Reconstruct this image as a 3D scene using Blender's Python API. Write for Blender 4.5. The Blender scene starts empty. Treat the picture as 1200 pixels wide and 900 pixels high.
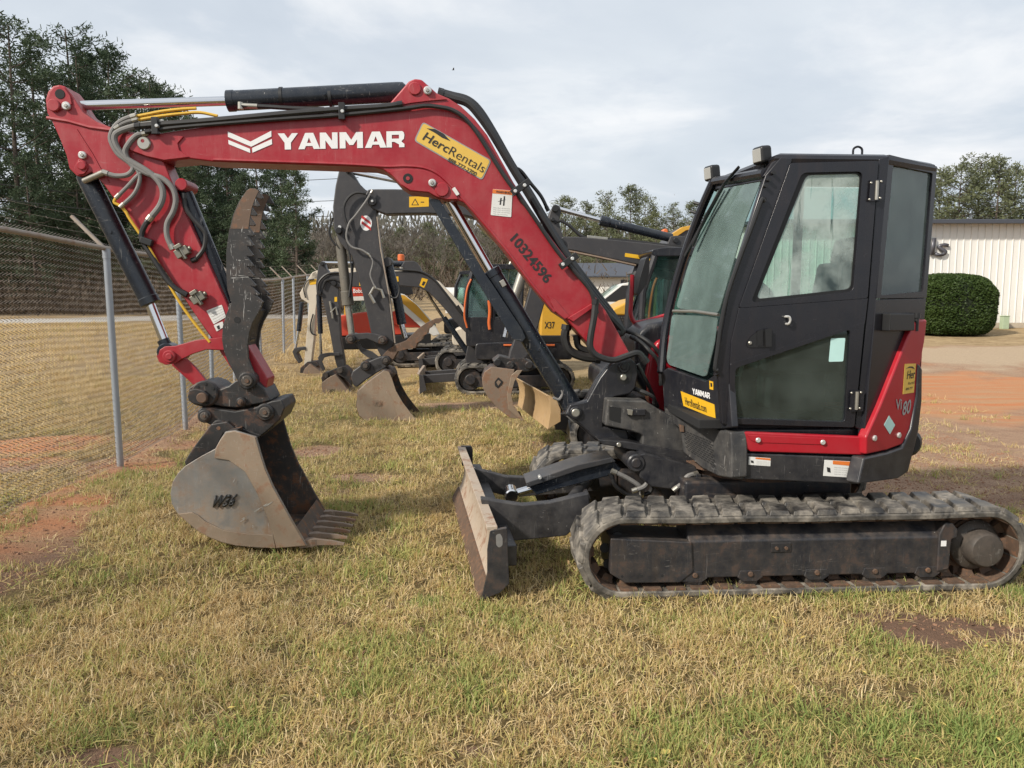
import bpy, bmesh, math, random
import numpy as np
from mathutils import Vector, Matrix, noise
rnd = random.Random(11)
PI = math.pi
scene = bpy.context.scene
col = scene.collection
rad = math.radians

# ------------------------------------------------------------------ camera
FPX, CAM_Z, HORIZON = 900.0, 1.87, 350.0
PITCH = math.atan((450 - HORIZON) / FPX)
cam_d = bpy.data.cameras.new('camera'); cam = bpy.data.objects.new('camera', cam_d); col.objects.link(cam)
cam.location = (0, 0, CAM_Z); cam.rotation_euler = (PI/2 - PITCH, 0, 0)
cam_d.sensor_width = 36; cam_d.lens = FPX/1200*36; cam_d.clip_end = 2000; cam_d.clip_start = .05
scene.camera = cam
CAM = Vector((0, 0, CAM_Z))
FW = Vector((0, math.cos(PITCH), -math.sin(PITCH))); UP = Vector((0, math.sin(PITCH), math.cos(PITCH)))

def sight(px, py):
    return Vector((1, 0, 0))*((px-600)/FPX) + UP*((450-py)/FPX) + FW
def at(px, py, Y):
    d = sight(px, py); return CAM + d*(Y/d.y)

# ------------------------------------------------------------------ terrain height
_ty = [0, 4.9, 6.9, 13, 17, 22, 30, 40, 55, 80, 120, 400]
_tz = [-.058, -.058, 0, 0, .10, .33, .74, .85, 1.45, 2.0, 3.0, 8.0]
def sm(a, b, x):
    t = min(1, max(0, (x-a)/(b-a))); return t*t*(3-2*t)
def terrain(x, y):
    z = float(np.interp(y, _ty, _tz))
    z += .02*noise.noise(Vector((x*.5, y*.5, 3)))*sm(2, 9, y)
    z += .012*noise.noise(Vector((x*1.7, y*1.7, 9)))
    z += .05*sm(-1.2, -2.4, x)*sm(4.6, 5.2, y)*(1-sm(6.6, 8.5, y))
    return z
def on_ground(px, py):
    Y = 8.0
    for _ in range(30):
        p = at(px, py, Y); z = terrain(p.x, p.y)
        d = sight(px, py)
        if d.z >= -1e-4: return p
        Yn = d.y*(z-CAM_Z)/d.z
        Y = Y*.4 + Yn*.6
    p = at(px, py, Y); p.z = terrain(p.x, p.y); return p

# ------------------------------------------------------------------ a local frame (thing's own axes: x ahead, y to its left, z up)
class Frame:
    def __init__(s, loc, yaw):
        s.loc = Vector(loc); s.yaw = yaw
        s.m = Matrix.Translation(s.loc) @ Matrix.Rotation(yaw, 4, 'Z'); s.i = s.m.inverted()
        s.c = s.i @ CAM
    def d(s, px, py): return s.i.to_3x3() @ sight(px, py)
    def T(s, px, py, y):
        d = s.d(px, py); return s.c + d*((y-s.c.y)/d.y)
    def plane(s, px, py, P, N):
        d = s.d(px, py); return s.c + d*((P-s.c).dot(N)/d.dot(N))

def round_poly(pts, r, k=4):
    out = []; n = len(pts)
    for i in range(n):
        p0, p, p1 = Vector(pts[i-1]), Vector(pts[i]), Vector(pts[(i+1) % n])
        a = (p0-p); b = (p1-p)
        rr = r[i] if isinstance(r, (list, tuple)) else r
        t = min(rr, a.length*.45, b.length*.45)
        A = p+a.normalized()*t; B = p+b.normalized()*t
        for j in range(k+1):
            u = j/k; out.append(tuple((1-u)**2*A + 2*u*(1-u)*p + u*u*B))
    return out
def smooth_path(pts, k=6):
    P = [Vector(p) for p in pts]
    if len(P) < 3: return P
    Q = [2*P[0]-P[1]] + P + [2*P[-1]-P[-2]]; out = []
    for i in range(1, len(Q)-2):
        a, b, c, d = Q[i-1:i+3]
        for j in range(k):
            t = j/k
            out.append(.5*((2*b) + (c-a)*t + (2*a-5*b+4*c-d)*t*t + (3*b-a-3*c+d)*t**3))
    return out + [P[-1]]

class MB:
    def __init__(s): s.v = []; s.f = []
    def add(s, vs, fs):
        o = len(s.v); s.v += [tuple(v) for v in vs]; s.f += [tuple(i+o for i in f) for f in fs]; return s
    def loft(s, A, B, capA=True, capB=True):
        n = len(A); fs = [(i, (i+1) % n, n+(i+1) % n, n+i) for i in range(n)]
        if capA: fs.append(tuple(range(n))[::-1])
        if capB: fs.append(tuple(range(n, 2*n)))
        return s.add(list(A)+list(B), fs)
    def prism(s, xz, y0, y1, inset=0):
        return s.loft([(x, y0, z) for x, z in xz], [(x, y1, z) for x, z in xz])
    def ring(s, outer, inner, off):        # a frame: outer and inner loops of the same length, 3-D, thickness vector off
        n = len(outer); off = Vector(off)
        A = [Vector(p) for p in outer]; B = [Vector(p) for p in inner]
        vs = A + B + [p+off for p in A] + [p+off for p in B]; fs = []
        for i in range(n):
            j = (i+1) % n
            fs += [(i, j, n+j, n+i), (2*n+i, 3*n+i, 3*n+j, 2*n+j), (i, 2*n+i, 2*n+j, j), (n+i, n+j, 3*n+j, 3*n+i)]
        return s.add(vs, fs)
    def box(s, c, size, rot=None):
        x, y, z = [h/2 for h in size]; c = Vector(c)
        vs = [Vector((sx*x, sy*y, sz*z)) for sx in (-1, 1) for sy in (-1, 1) for sz in (-1, 1)]
        if rot is not None: vs = [rot @ v for v in vs]
        return s.add([v+c for v in vs], [(0, 1, 3, 2), (4, 6, 7, 5), (0, 4, 5, 1), (2, 3, 7, 6), (0, 2, 6, 4), (1, 5, 7, 3)])
    def bar(s, a, b, w, h, up=(0, 0, 1)):
        a, b = Vector(a), Vector(b); d = (b-a).normalized(); u = Vector(up)
        sd = d.cross(u)
        if sd.length < 1e-4: sd = d.cross(Vector((0, 1, 0)))
        sd.normalize(); u = sd.cross(d)
        q = [(-1, -1), (1, -1), (1, 1), (-1, 1)]
        return s.loft([a+sd*w/2*i+u*h/2*j for i, j in q], [b+sd*w/2*i+u*h/2*j for i, j in q])
    def tube(s, path, r, n=10, caps=True):
        P = [Vector(p) for p in path]; rings = []
        t = (P[1]-P[0]).normalized(); u = t.cross(Vector((0, .3, 1)))
        if u.length < 1e-3: u = t.cross(Vector((1, 0, 0)))
        u.normalize(); o = len(s.v); m = len(P)
        for i, p in enumerate(P):
            t = (P[min(i+1, m-1)]-P[max(i-1, 0)])
            t = t.normalized() if t.length > 1e-9 else Vector((0, 0, 1))
            u = (u - t*u.dot(t)); u.normalize(); w = t.cross(u)
            rr = r[i] if isinstance(r, (list, tuple)) else r
            s.v += [tuple(p+(u*math.cos(2*PI*k/n)+w*math.sin(2*PI*k/n))*rr) for k in range(n)]
        for i in range(m-1):
            for k in range(n):
                a = o+i*n+k; b = o+i*n+(k+1) % n; s.f.append((a, b, b+n, a+n))
        if caps:
            s.f.append(tuple(range(o, o+n))[::-1]); s.f.append(tuple(range(o+(m-1)*n, o+m*n)))
        return s
    def lathe(s, a, b, prof, n=20):       # prof: (fraction along a-b in metres, radius)
        a, b = Vector(a), Vector(b); d = (b-a).normalized()
        return s.tube([a+d*t for t, _ in prof], [r for _, r in prof], n)
    def cyl(s, a, b, r, n=20, ch=0):
        a, b = Vector(a), Vector(b); L = (b-a).length
        if ch: return s.lathe(a, b, [(0, r-ch), (ch, r), (L-ch, r), (L, r-ch)], n)
        return s.tube([a, b], r, n)
    def build(s, name, mt, parent=None, bevel=0, ang=35, recalc=True, seg=2):
        me = bpy.data.meshes.new(name); me.from_pydata(s.v, [], s.f)
        if recalc:
            bm = bmesh.new(); bm.from_mesh(me); bmesh.ops.recalc_face_normals(bm, faces=bm.faces); bm.to_mesh(me); bm.free()
        o = bpy.data.objects.new(name, me); col.objects.link(o)
        if mt is not None: me.materials.append(mt)
        me.polygons.foreach_set('use_smooth', [True]*len(me.polygons))
        if bevel:
            m = o.modifiers.new('bevel', 'BEVEL'); m.width = bevel; m.segments = seg; m.limit_method = 'ANGLE'
            m.angle_limit = rad(28); m.harden_normals = True
        else:
            me.set_sharp_from_angle(angle=rad(ang))
        if parent is not None: o.parent = parent
        return o

def empty(name, frame_or_loc, label=None, cat=None, group=None, yaw=0):
    o = bpy.data.objects.new(name, None); col.objects.link(o); o.empty_display_size = .2
    if isinstance(frame_or_loc, Frame): o.location = frame_or_loc.loc; o.rotation_euler = (0, 0, frame_or_loc.yaw)
    else: o.location = frame_or_loc; o.rotation_euler = (0, 0, yaw)
    return tag(o, label, cat, group)
def tag(o, label=None, cat=None, group=None, kind=None):
    if label: o['label'] = label
    if cat: o['category'] = cat
    if group: o['group'] = group
    if kind: o['kind'] = kind
    return o
def copy_tree(o, parent=None):
    c = o.copy(); col.objects.link(c); c.parent = parent
    for ch in list(o.children): copy_tree(ch, c)
    return c

# ------------------------------------------------------------------ materials
class NT:
    def __init__(s, name):
        s.m = bpy.data.materials.new(name); s.m.use_nodes = True; s.t = s.m.node_tree; s.t.nodes.clear()
        s.out = s.n('ShaderNodeOutputMaterial')
    def n(s, t, **kw):
        nd = s.t.nodes.new(t)
        for k, v in kw.items():
            if k[0] == '_': setattr(nd, k[1:], v)
        return nd
    def l(s, a, b): s.t.links.new(a, b)
    def setv(s, sock, v):
        if isinstance(v, bpy.types.NodeSocket): s.l(v, sock)
        else:
            if isinstance(v, (tuple, list)) and len(v) == 3 and sock.type == 'RGBA': v = (*v, 1)
            sock.default_value = v
    def math(s, op, a, b=0.0, c=None, clamp=False):
        nd = s.n('ShaderNodeMath', _operation=op, _use_clamp=clamp); s.setv(nd.inputs[0], a); s.setv(nd.inputs[1], b)
        if c is not None: s.setv(nd.inputs[2], c)
        return nd.outputs[0]
    def mix(s, f, a, b, blend='MIX'):
        nd = s.n('ShaderNodeMix', _data_type='RGBA', _blend_type=blend); s.setv(nd.inputs[0], f); s.setv(nd.inputs[6], a); s.setv(nd.inputs[7], b)
        return nd.outputs[2]
    def ramp(s, f, a, b):
        nd = s.n('ShaderNodeMapRange'); nd.clamp = True; s.setv(nd.inputs[0], f); s.setv(nd.inputs[1], a); s.setv(nd.inputs[2], b)
        return nd.outputs[0]
    def noise(s, vec, scale, detail=5, rough=.55, dist=0.0):
        nd = s.n('ShaderNodeTexNoise'); s.l(vec, nd.inputs['Vector']); s.setv(nd.inputs['Scale'], scale)
        nd.inputs['Detail'].default_value = detail; nd.inputs['Roughness'].default_value = rough; nd.inputs['Distortion'].default_value = dist
        return nd.outputs['Fac']
    def coord(s, kind='Object'): return s.n('ShaderNodeTexCoord').outputs[kind]
    def scaled(s, vec, sc):
        nd = s.n('ShaderNodeMapping'); s.l(vec, nd.inputs['Vector']); nd.inputs['Scale'].default_value = sc; return nd.outputs[0]
    def sep(s, vec):
        nd = s.n('ShaderNodeSeparateXYZ'); s.l(vec, nd.inputs[0]); return nd.outputs
    def bsdf(s, color, rough=.5, metal=0.0, spec=.5, normal=None):
        b = s.n('ShaderNodeBsdfPrincipled'); s.setv(b.inputs['Base Color'], color); s.setv(b.inputs['Roughness'], rough)
        s.setv(b.inputs['Metallic'], metal); s.setv(b.inputs['Specular IOR Level'], spec)
        if normal is not None: s.l(normal, b.inputs['Normal'])
        return b
    def bump(s, h, strength=.2, dist=.01):
        nd = s.n('ShaderNodeBump'); nd.inputs['Strength'].default_value = strength; nd.inputs['Distance'].default_value = dist; s.l(h, nd.inputs['Height']); return nd.outputs[0]
    def done(s, sh): s.l(sh, s.out.inputs[0]); return s.m

def paint(name, c, rough=.4, metal=0.0, dust=.25, dustc=(.30, .23, .17), var=.2, scale=2.5, low=0.0, lowz=(.9, .2), streak=0.0, streakc=(.30, .22, .15),
          specks=0.0, speckc=(.6, .6, .58), scratch=0.0, scratchc=(.5, .48, .45), rust=0.0, rustc=(.22, .09, .04), bump=.03, spec=.5, upw=.6, wet=0.0):
    t = NT(name); co = t.coord()
    n1 = t.noise(co, scale, 6); n2 = t.noise(co, scale*3.1, 8, .65); n3 = t.noise(co, scale*14, 5, .7)
    k = t.math('MULTIPLY_ADD', n1, 2*var, 1-var)
    base = t.mix(1.0, c, t.mix(0.0, (1, 1, 1), (1, 1, 1)), 'MULTIPLY')
    cmb = t.n('ShaderNodeCombineColor'); [t.l(k, cmb.inputs[i]) for i in range(3)]
    base = t.mix(1.0, c, cmb.outputs[0], 'MULTIPLY')
    g = t.n('ShaderNodeNewGeometry'); nz = t.sep(g.outputs['Normal'])[2]
    upf = t.math('MULTIPLY_ADD', t.ramp(nz, 0.1, .95), upw, 1-upw)
    r = rough
    if dust:
        d = t.math('MULTIPLY', t.ramp(n2, .38, .75), t.math('MULTIPLY', upf, dust, clamp=True), clamp=True)
        if low:
            z = t.sep(co)[2]
            d = t.math('ADD', d, t.math('MULTIPLY', t.ramp(z, lowz[0], lowz[1]), t.math('MULTIPLY', t.ramp(n2, .3, .65), low)), clamp=True)
        base = t.mix(d, base, dustc); r = t.math('MULTIPLY_ADD', d, .5, rough, clamp=True)
    if streak:
        sc = t.noise(t.scaled(co, (14, 14, .9)), 1.0, 5, .6)
        f = t.math('MULTIPLY', t.ramp(sc, .48, .72), t.math('MULTIPLY', t.ramp(n1, .35, .62), streak), clamp=True)
        base = t.mix(f, base, streakc)
    if rust:
        f = t.math('MULTIPLY', t.ramp(t.math('MULTIPLY_ADD', n3, .35, n2), .70, .82), rust)
        base = t.mix(f, base, rustc); 
    if scratch:
        w = t.noise(t.scaled(co, (6, 6, 60)), 1.3, 3, .6, 1.6)
        w2 = t.noise(t.scaled(co, (70, 20, 5)), 1.1, 2, .6, 2.0)
        f = t.math('MAXIMUM', t.ramp(w, .66, .70), t.ramp(w2, .66, .70))
        f = t.math('MULTIPLY', f, t.math('MULTIPLY', t.ramp(n1, .42, .6), scratch))
        base = t.mix(f, base, scratchc)
    if wet:
        f = t.math('MULTIPLY', t.ramp(t.math('MULTIPLY_ADD', n3, .25, t.noise(co, 5.5, 3, .5, .6)), .60, .66), wet)
        base = t.mix(f, base, (.012, .012, .013)); r = t.math('MULTIPLY_ADD', f, -.25, r, clamp=True)
    if specks:
        v = t.n('ShaderNodeTexVoronoi'); t.l(co, v.inputs['Vector']); v.inputs['Scale'].default_value = 26
        f = t.math('LESS_THAN', v.outputs['Distance'], t.math('MULTIPLY', t.ramp(n3, .52, .75), .16*specks))
        base = t.mix(t.math('MULTIPLY', f, .8), base, speckc)
    hb = t.math('ADD', t.math('MULTIPLY', n2, .5), t.math('MULTIPLY', n3, .3))
    return t.done(t.bsdf(base, r, metal, spec, t.bump(hb, min(1, bump*8), .004)).outputs[0])
def flat(name, c, rough=.5, metal=0.0, var=.1):
    t = NT(name); co = t.coord(); n = t.noise(co, 9, 5); k = t.math('MULTIPLY_ADD', n, 2*var, 1-var)
    cmb = t.n('ShaderNodeCombineColor'); [t.l(k, cmb.inputs[i]) for i in range(3)]
    return t.done(t.bsdf(t.mix(1.0, c, cmb.outputs[0], 'MULTIPLY'), rough, metal).outputs[0])
def glass(name, tint=(.72, .86, .82), fog=.35, fogc=(.50, .58, .55), scale=1.6, lo=.4, hi=.7, drips=False, base=0.0):
    t = NT(name); co = t.coord()
    tr = t.n('ShaderNodeBsdfTransparent'); tr.inputs[0].default_value = (*tint, 1)
    gl = t.n('ShaderNodeBsdfGlossy'); gl.inputs['Color'].default_value = (.9, .95, .95, 1); gl.inputs['Roughness'].default_value = .04
    df = t.n('ShaderNodeBsdfDiffuse')
    n = t.noise(co, scale, 6, .6); n2 = t.noise(t.scaled(co, (22, 22, 1.6)), 1, 4, .6)
    f = t.math('MULTIPLY', t.math('MULTIPLY_ADD', t.ramp(n, lo, hi), 1-base, base), fog)
    df.inputs[0].default_value = (*fogc, 1)
    if drips:
        dr = t.math('MULTIPLY', t.ramp(n2, .60, .66), t.ramp(n, .4, .55)); f = t.math('MULTIPLY', f, t.math('SUBTRACT', 1.0, t.math('MULTIPLY', dr, .85)))
    m1 = t.n('ShaderNodeMixShader'); t.l(f, m1.inputs[0]); t.l(tr.outputs[0], m1.inputs[1]); t.l(df.outputs[0], m1.inputs[2])
    fr = t.n('ShaderNodeFresnel'); fr.inputs[0].default_value = 1.5
    m2 = t.n('ShaderNodeMixShader'); t.l(t.math('MULTIPLY', fr.outputs[0], 1.0), m2.inputs[0]); t.l(m1.outputs[0], m2.inputs[1]); t.l(gl.outputs[0], m2.inputs[2])
    return t.done(m2.outputs[0])

DUST = (.32, .25, .18)
M = {}
M['red'] = paint('red_paint', (.31, .012, .022), .34, dust=.6, dustc=(.37, .15, .14), var=.2, streak=.38, streakc=(.40, .12, .12), specks=.5, scratch=.22, scratchc=(.45, .30, .28), bump=.008)
M['red_bright'] = paint('red_cover_paint', (.36, .009, .02), .3, dust=.25, dustc=(.3, .12, .11), var=.06, specks=.3, bump=.005)
M['black'] = paint('black_paint', (.012, .013, .018), .30, dust=.28, dustc=(.13, .12, .11), var=.2, low=.25, lowz=(1.0, .5), specks=.9, scratch=.25, streak=.15, streakc=(.10, .085, .07), bump=.02)
M['cabblack'] = paint('cab_black_paint', (.011, .0115, .016), .26, dust=.10, dustc=(.15, .12, .10), var=.2, specks=.5, streak=.25, streakc=(.050, .034, .028), bump=.008)
M['dusty'] = paint('dusty_black_paint', (.028, .028, .030), .5, dust=.6, dustc=(.16, .15, .135), var=.3, specks=1.2, scratch=.4, streak=.4, streakc=(.13, .11, .09), bump=.02, upw=.2)
M['cylblue'] = paint('cylinder_paint', (.010, .014, .022), .25, dust=.32, dustc=(.11, .11, .10), var=.2, specks=.5, scratch=.5, bump=.01)
M['steelblack'] = paint('coupler_black_paint', (.017, .017, .018), .45, dust=.35, dustc=(.14, .11, .09), var=.3, scratch=.6, scratchc=(.30, .29, .27), rust=.25, specks=.8, bump=.03)
M['thumb'] = paint('thumb_worn_steel', (.026, .025, .025), .45, dust=.3, dustc=(.16, .12, .10), var=.4, scratch=1.0, scratchc=(.52, .51, .49), rust=.15, rustc=(.13, .072, .045), scale=3.2, bump=.05)
M['thumbtip'] = paint('thumb_rusty_tip', (.11, .068, .045), .65, dust=.4, dustc=(.2, .15, .11), var=.4, scratch=.7, scratchc=(.4, .37, .33), rust=.6, scale=5, bump=.06)
M['bucket'] = paint('bucket_worn_steel', (.25, .247, .24), .38, .4, dust=.6, dustc=(.34, .26, .185), var=.45, low=.9, lowz=(.50, .12), streak=.6, streakc=(.25, .14, .075), scratch=.9, scratchc=(.50, .49, .46), rust=.2, scale=3.4, bump=.05, upw=.2)
M['bucketrim'] = paint('bucket_wear_plate', (.265, .205, .15), .48, .25, dust=.6, dustc=(.32, .235, .165), var=.3, scratch=.5, streak=.4, rust=.5, scale=3, bump=.06, upw=.1)
M['bucketin'] = paint('bucket_inner_steel', (.045, .042, .042), .5, .2, dust=.6, dustc=(.18, .12, .08), var=.4, low=.5, lowz=(.45, .1), rust=.7, scratch=.5, scale=4, bump=.05)
M['blade'] = paint('blade_worn_steel', (.40, .33, .26), .55, .1, dust=.7, dustc=(.40, .30, .22), var=.3, scratch=.6, scratchc=(.5, .46, .4), rust=.7, rustc=(.20, .085, .045), streak=.3, scale=3, bump=.06, upw=.1)
M['rubber'] = paint('track_rubber', (.028, .027, .027), .5, dust=1.5, dustc=(.36, .32, .265), wet=.45, var=.35, low=.30, lowz=(.5, .1), scale=2.0, bump=.06, upw=.45)
M['rubberin'] = paint('track_inner_rubber', (.035, .03, .027), .75, dust=.8, dustc=(.14, .085, .05), var=.4, scale=6, bump=.06, upw=.2)
M['frame'] = paint('track_frame_paint', (.016, .017, .022), .40, dust=.7, dustc=(.135, .115, .095), var=.3, low=.05, lowz=(.4, .1), streak=.30, streakc=(.12, .08, .05), rust=.22, rustc=(.11, .05, .028), scratch=.55, scratchc=(.16,.15,.14), specks=.5, scale=3, bump=.05, upw=.65)
M['rustiron'] = paint('rusty_iron', (.085, .052, .035), .75, dust=.6, dustc=(.20, .13, .08), var=.4, rust=.5, scale=8, bump=.06)
M['hub'] = paint('drive_hub_metal', (.050, .043, .037), .55, .1, dust=.7, dustc=(.13, .10, .08), var=.35, scratch=.6, scale=5, bump=.04, upw=.2)
M['valve'] = flat('valve_metal', (.21, .20, .165), .45, .5, .25)
M['chrome'] = flat('chrome', (.72, .72, .73), .12, 1.0, .05)
M['zinc'] = flat('zinc_fitting', (.42, .40, .35), .35, .8, .2)
M['bolt'] = flat('bright_bolt', (.62, .62, .6), .35, .5, .1)
M['hose'] = paint('hose_rubber', (.014, .014, .015), .5, dust=.3, dustc=(.1, .09, .08), var=.2, bump=.02)
M['sleeve'] = paint('grey_hose_sleeve', (.165, .16, .155), .6, dust=.4, dustc=(.30, .27, .23), var=.3, scale=8, bump=.05)
M['yhose'] = flat('yellow_hose', (.60, .36, .03), .5)
M['white'] = flat('white_decal', (.74, .74, .74), .45, 0, .05)
M['stick'] = paint('paper_decal', (.66, .66, .64), .5, dust=.2, var=.1, specks=.4, bump=0)
M['yellow'] = flat('yellow_decal', (.70, .40, .02), .4, 0, .06)
M['yellow2'] = flat('pale_yellow_decal', (.66, .43, .08), .4, 0, .06)
M['orange'] = flat('orange_decal', (.65, .17, .03), .45)
M['ink'] = flat('black_ink', (.018, .018, .018), .5)
M['greyink'] = flat('grey_ink', (.28, .28, .28), .5)
M['teal'] = flat('pale_teal_decal', (.45, .68, .65), .4)
M['qr'] = flat('grey_decal', (.5, .48, .4), .5, 0, .4)
M['dark'] = flat('dark_interior', (.012, .012, .013), .8)  # near black for the cab inside; also painted as shade in holes and slots
M['seat'] = flat('seat_vinyl', (.03, .03, .032), .6, 0, .2)
M['plast'] = flat('black_plastic', (.013, .013, .014), .45, 0, .2)
M['gasket'] = flat('rubber_gasket', (.009, .009, .01), .55, 0, .1)
M['lens'] = flat('lamp_lens', (.34, .335, .31), .15, .1, .15)
M['glass_door'] = glass('fogged_door_glass', (.82, .95, .90), .50, (.60, .69, .65), 1.7, .42, .62, True)
M['glass_front'] = glass('fogged_windscreen_glass', (.70, .90, .86), .42, (.40, .56, .53), 1.1, .38, .66, False, .5)
M['glass_low'] = glass('dark_lower_glass', (.50, .64, .60), .20, (.33, .40, .37), 1.5, .32, .78)  # pale blotches stand in for light reflected in the lower pane
M['glass_rear'] = glass('green_rear_glass', (.72, .88, .83), .30, (.48, .58, .54), 1.3, .35, .62, False, .3)
M['glass_bg'] = glass('cab_glass', (.72, .84, .81), .22, (.3, .4, .38), 1.0)
M['greydark'] = paint('dark_grey_paint', (.038, .037, .040), .45, dust=.3, dustc=(.14, .12, .10), var=.2, specks=.4, scratch=.15, bump=.02)
M['cream'] = paint('cream_paint', (.55, .49, .40), .5, dust=.4, dustc=(.36, .29, .22), var=.15, streak=.3, bump=.02)
M['vyellow'] = paint('machine_yellow_paint', (.55, .30, .03), .4, dust=.2, var=.1, bump=.01)
M['mred'] = paint('machine_red_paint', (.50, .05, .025), .45, dust=.2, var=.1, bump=.01)
M['orangep'] = paint('orange_rail_paint', (.60, .13, .03), .45, dust=.2, var=.1, bump=.01)
M['whitep'] = paint('white_machine_paint', (.62, .61, .58), .4, dust=.25, var=.1, bump=.01)
M['brownb'] = paint('brown_bucket_steel', (.20, .145, .105), .6, .1, dust=.5, dustc=(.26, .2, .15), var=.3, rust=.6, scratch=.3, scale=3, bump=.05, upw=.2)

# ------------------------------------------------------------------ writing
def glyphs(text, bold=0.0, shear=0.0):
    cu = bpy.data.curves.new('lettering', 'FONT'); cu.body = text; cu.size = 1; cu.offset = bold; cu.shear = shear; cu.resolution_u = 3
    o = bpy.data.objects.new('lettering', cu); col.objects.link(o)
    dg = bpy.context.evaluated_depsgraph_get(); dg.update()
    me = bpy.data.meshes.new_from_object(o.evaluated_get(dg))
    bpy.data.objects.remove(o)
    v = [tuple(p.co) for p in me.vertices]; f = [tuple(p.vertices) for p in me.polygons]
    bpy.data.meshes.remove(me); bpy.data.curves.remove(cu)
    xs = [p[0] for p in v]; ys = [p[1] for p in v]; x0, x1, y0, y1 = min(xs), max(xs), min(ys), max(ys)
    return [((p[0]-x0)/(x1-x0), (p[1]-y0)/(y1-y0)) for p in v], f
def letters_on(text, A, B, C, mt, parent, off=.003, bold=0.0, shear=0.0, name='lettering', raw=None):
    """A bottom-left, B bottom-right, C top-left corner of the line of writing (3-D)."""
    g, f = raw if raw else glyphs(text, bold, shear)
    A, B, C = Vector(A), Vector(B), Vector(C); u = B-A; w = C-A; n = u.cross(w).normalized()*off
    mb = MB(); mb.add([A+u*x+w*y+n for x, y in g], f)
    return mb.build(name, mt, parent, recalc=False)
def sheet(pts, mt, parent, name='sticker', off=.002, thick=.0015):
    P = [Vector(p) for p in pts]; n = Vector((0, 0, 0))
    for i in range(len(P)): n += P[i].cross(P[(i+1) % len(P)])
    n.normalize()
    return P, n, MB().loft([p+n*off for p in P], [p+n*(off-thick) for p in P]).build(name, mt, parent)
# ================================================================== the red excavator
YAW = PI + rad(3.5)
_o = Vector((1.56, 5.93, 0))
FR = Frame(_o, YAW)
def P2(F, pts, y): return [((p := F.T(a, b, y)).x, p.z) for a, b in pts]
def tr(F, pts, y0, y1, name, mt, parent, bevel=.008, r=0, ang=35):
    if r: pts = round_poly(pts, r)
    return MB().prism(P2(F, pts, y0), y0, y1).build(name, mt, parent, bevel, ang)
def T3(F, pts, y): return [F.T(a, b, y) for a, b in pts]
def pinboss(F, px, y0, y1, rpx, name, mt, parent, ch=.006, n=24):
    c = F.T(px[0], px[1], y0); rr = rpx*(F.m @ c).y/FPX
    return MB().cyl((c.x, y0, c.z), (c.x, y1, c.z), rr, n, min(ch, rr*.3)).build(name, mt, parent)
def ram(F, y, head, mid, tail, rb, rr, parent, name, mt, split=None):
    """hydraulic ram: eye at head, rod to mid, barrel on to tail (all pixels of its axis, in the plane y)"""
    a, b, c = F.T(*head, y), F.T(*mid, y), F.T(*tail, y); d = (c-b).normalized(); L = (c-b).length
    o = MB().lathe(b, c, [(0, rb*.82), (.006, rb*1.06), (.055, rb*1.06), (.06, rb), (L-.06, rb), (L-.02, rb*.96), (L, rb*.7)], 26)
    o.cyl(b+d*L*.55-Vector((0, rb+.012, 0)) + Vector((0, 2*rb+.02, 0)), b+d*L*.55, .013, 10)
    ob = o.build(name, mt, parent)
    MB().tube([a+d*.02, b+d*.05], rr, 20).build('rod', M['chrome'], ob)
    MB().cyl((a.x, y-.07, a.z), (a.x, y+.07, a.z), rr*1.9, 20, .008).tube([a, a+d*.10], rr*1.25, 16).build('rod_eye', mt, ob)
    return ob
def hose(F, pts, y, r, mt, parent, n=8, ends=True, k=6):
    P = [F.T(p[0], p[1], p[2] if len(p) > 2 else y) for p in pts]; S = smooth_path(P, k)
    o = MB().tube(S, r, n).build('hose', mt, parent)
    if ends:
        for a, b in ((S[0], S[1]), (S[-1], S[-2])):
            d = (b-a).normalized(); MB().tube([a-d*.01, a+d*.03], r*1.16, 10).build('hose_fitting', M['zinc' if mt is M['sleeve'] else 'plast'], o)
    return o

ex = empty('excavator', FR, 'large red excavator with black enclosed cab and its boom stretched over the lawn', 'excavator')
YC, YN, YF = -.20, -.06, -.34        # the boom's middle and its two side plates

# ---- boom
boom_px = [(149,156),(190,155.5),(250,146.5),(300,142),(405,135),(447,128),(458,119),(472,103),(479,95),(486,92),(494,93),(502,100),(512,109),(526,115),(540,124),
  (556,139),(571,158),(602,214),(638,268),(665,304),(710,364),(735,408),(738,414),(732,420),(716,424),(702,417),(665,376),(650,366),(620,330),(590,291),(560,256),(545,238),(537,235),
  (522,235),(510,231),(502,226),(480,224),(469,217),(459,206),(449,199),(438,196),(400,194.5),(250,189.5),(222,186),(192,189),(172,184),(152,177),(146,168)]
boom = tr(FR, boom_px, YN, YF, 'boom', M['red'], ex, .012)
# weld seam flange along the top and bottom of the plate, raised doublers
def strip(F, pts, y, r, mt, parent, name): return MB().tube([F.T(a, b, y) for a, b in pts], r, 6).build(name, mt, parent)
strip(FR, [(v.x, v.y) for v in smooth_path([Vector((a, b, 0)) for a, b in [(250,187),(400,192),(450,195),(475,194.5),(496,196.5),(512,203),(528,217),(546,237),(562,255),(592,291),(622,331),(650,365)]], 5)], YN, .011, M['red'], boom, 'weld_seam')
tr(FR, [(147,158),(150,156.5),(200,157),(215,160),(208,168),(210,176),(222,184),(192,187.5),(172,183),(153,176),(147,168)], YN+.012, YN-.002, 'doubler_plate', M['red'], boom, .004)
tr(FR, [(449,128.5),(459,120),(473,104),(480,96),(486,93.5),(493,94.5),(501,101),(511,110),(524,116.5),(505,118),(480,121)], YN+.013, YN-.002, 'doubler_plate', M['red'], boom, .004)
tr(FR, [(455,200.5),(470,216),(481,223),(502,225),(511,230),(523,233.5),(537,233.5),(531,222),(515,207),(498,199.5),(476,197.5)], YN+.013, YN-.002, 'doubler_plate', M['red'], boom, .004)
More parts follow.
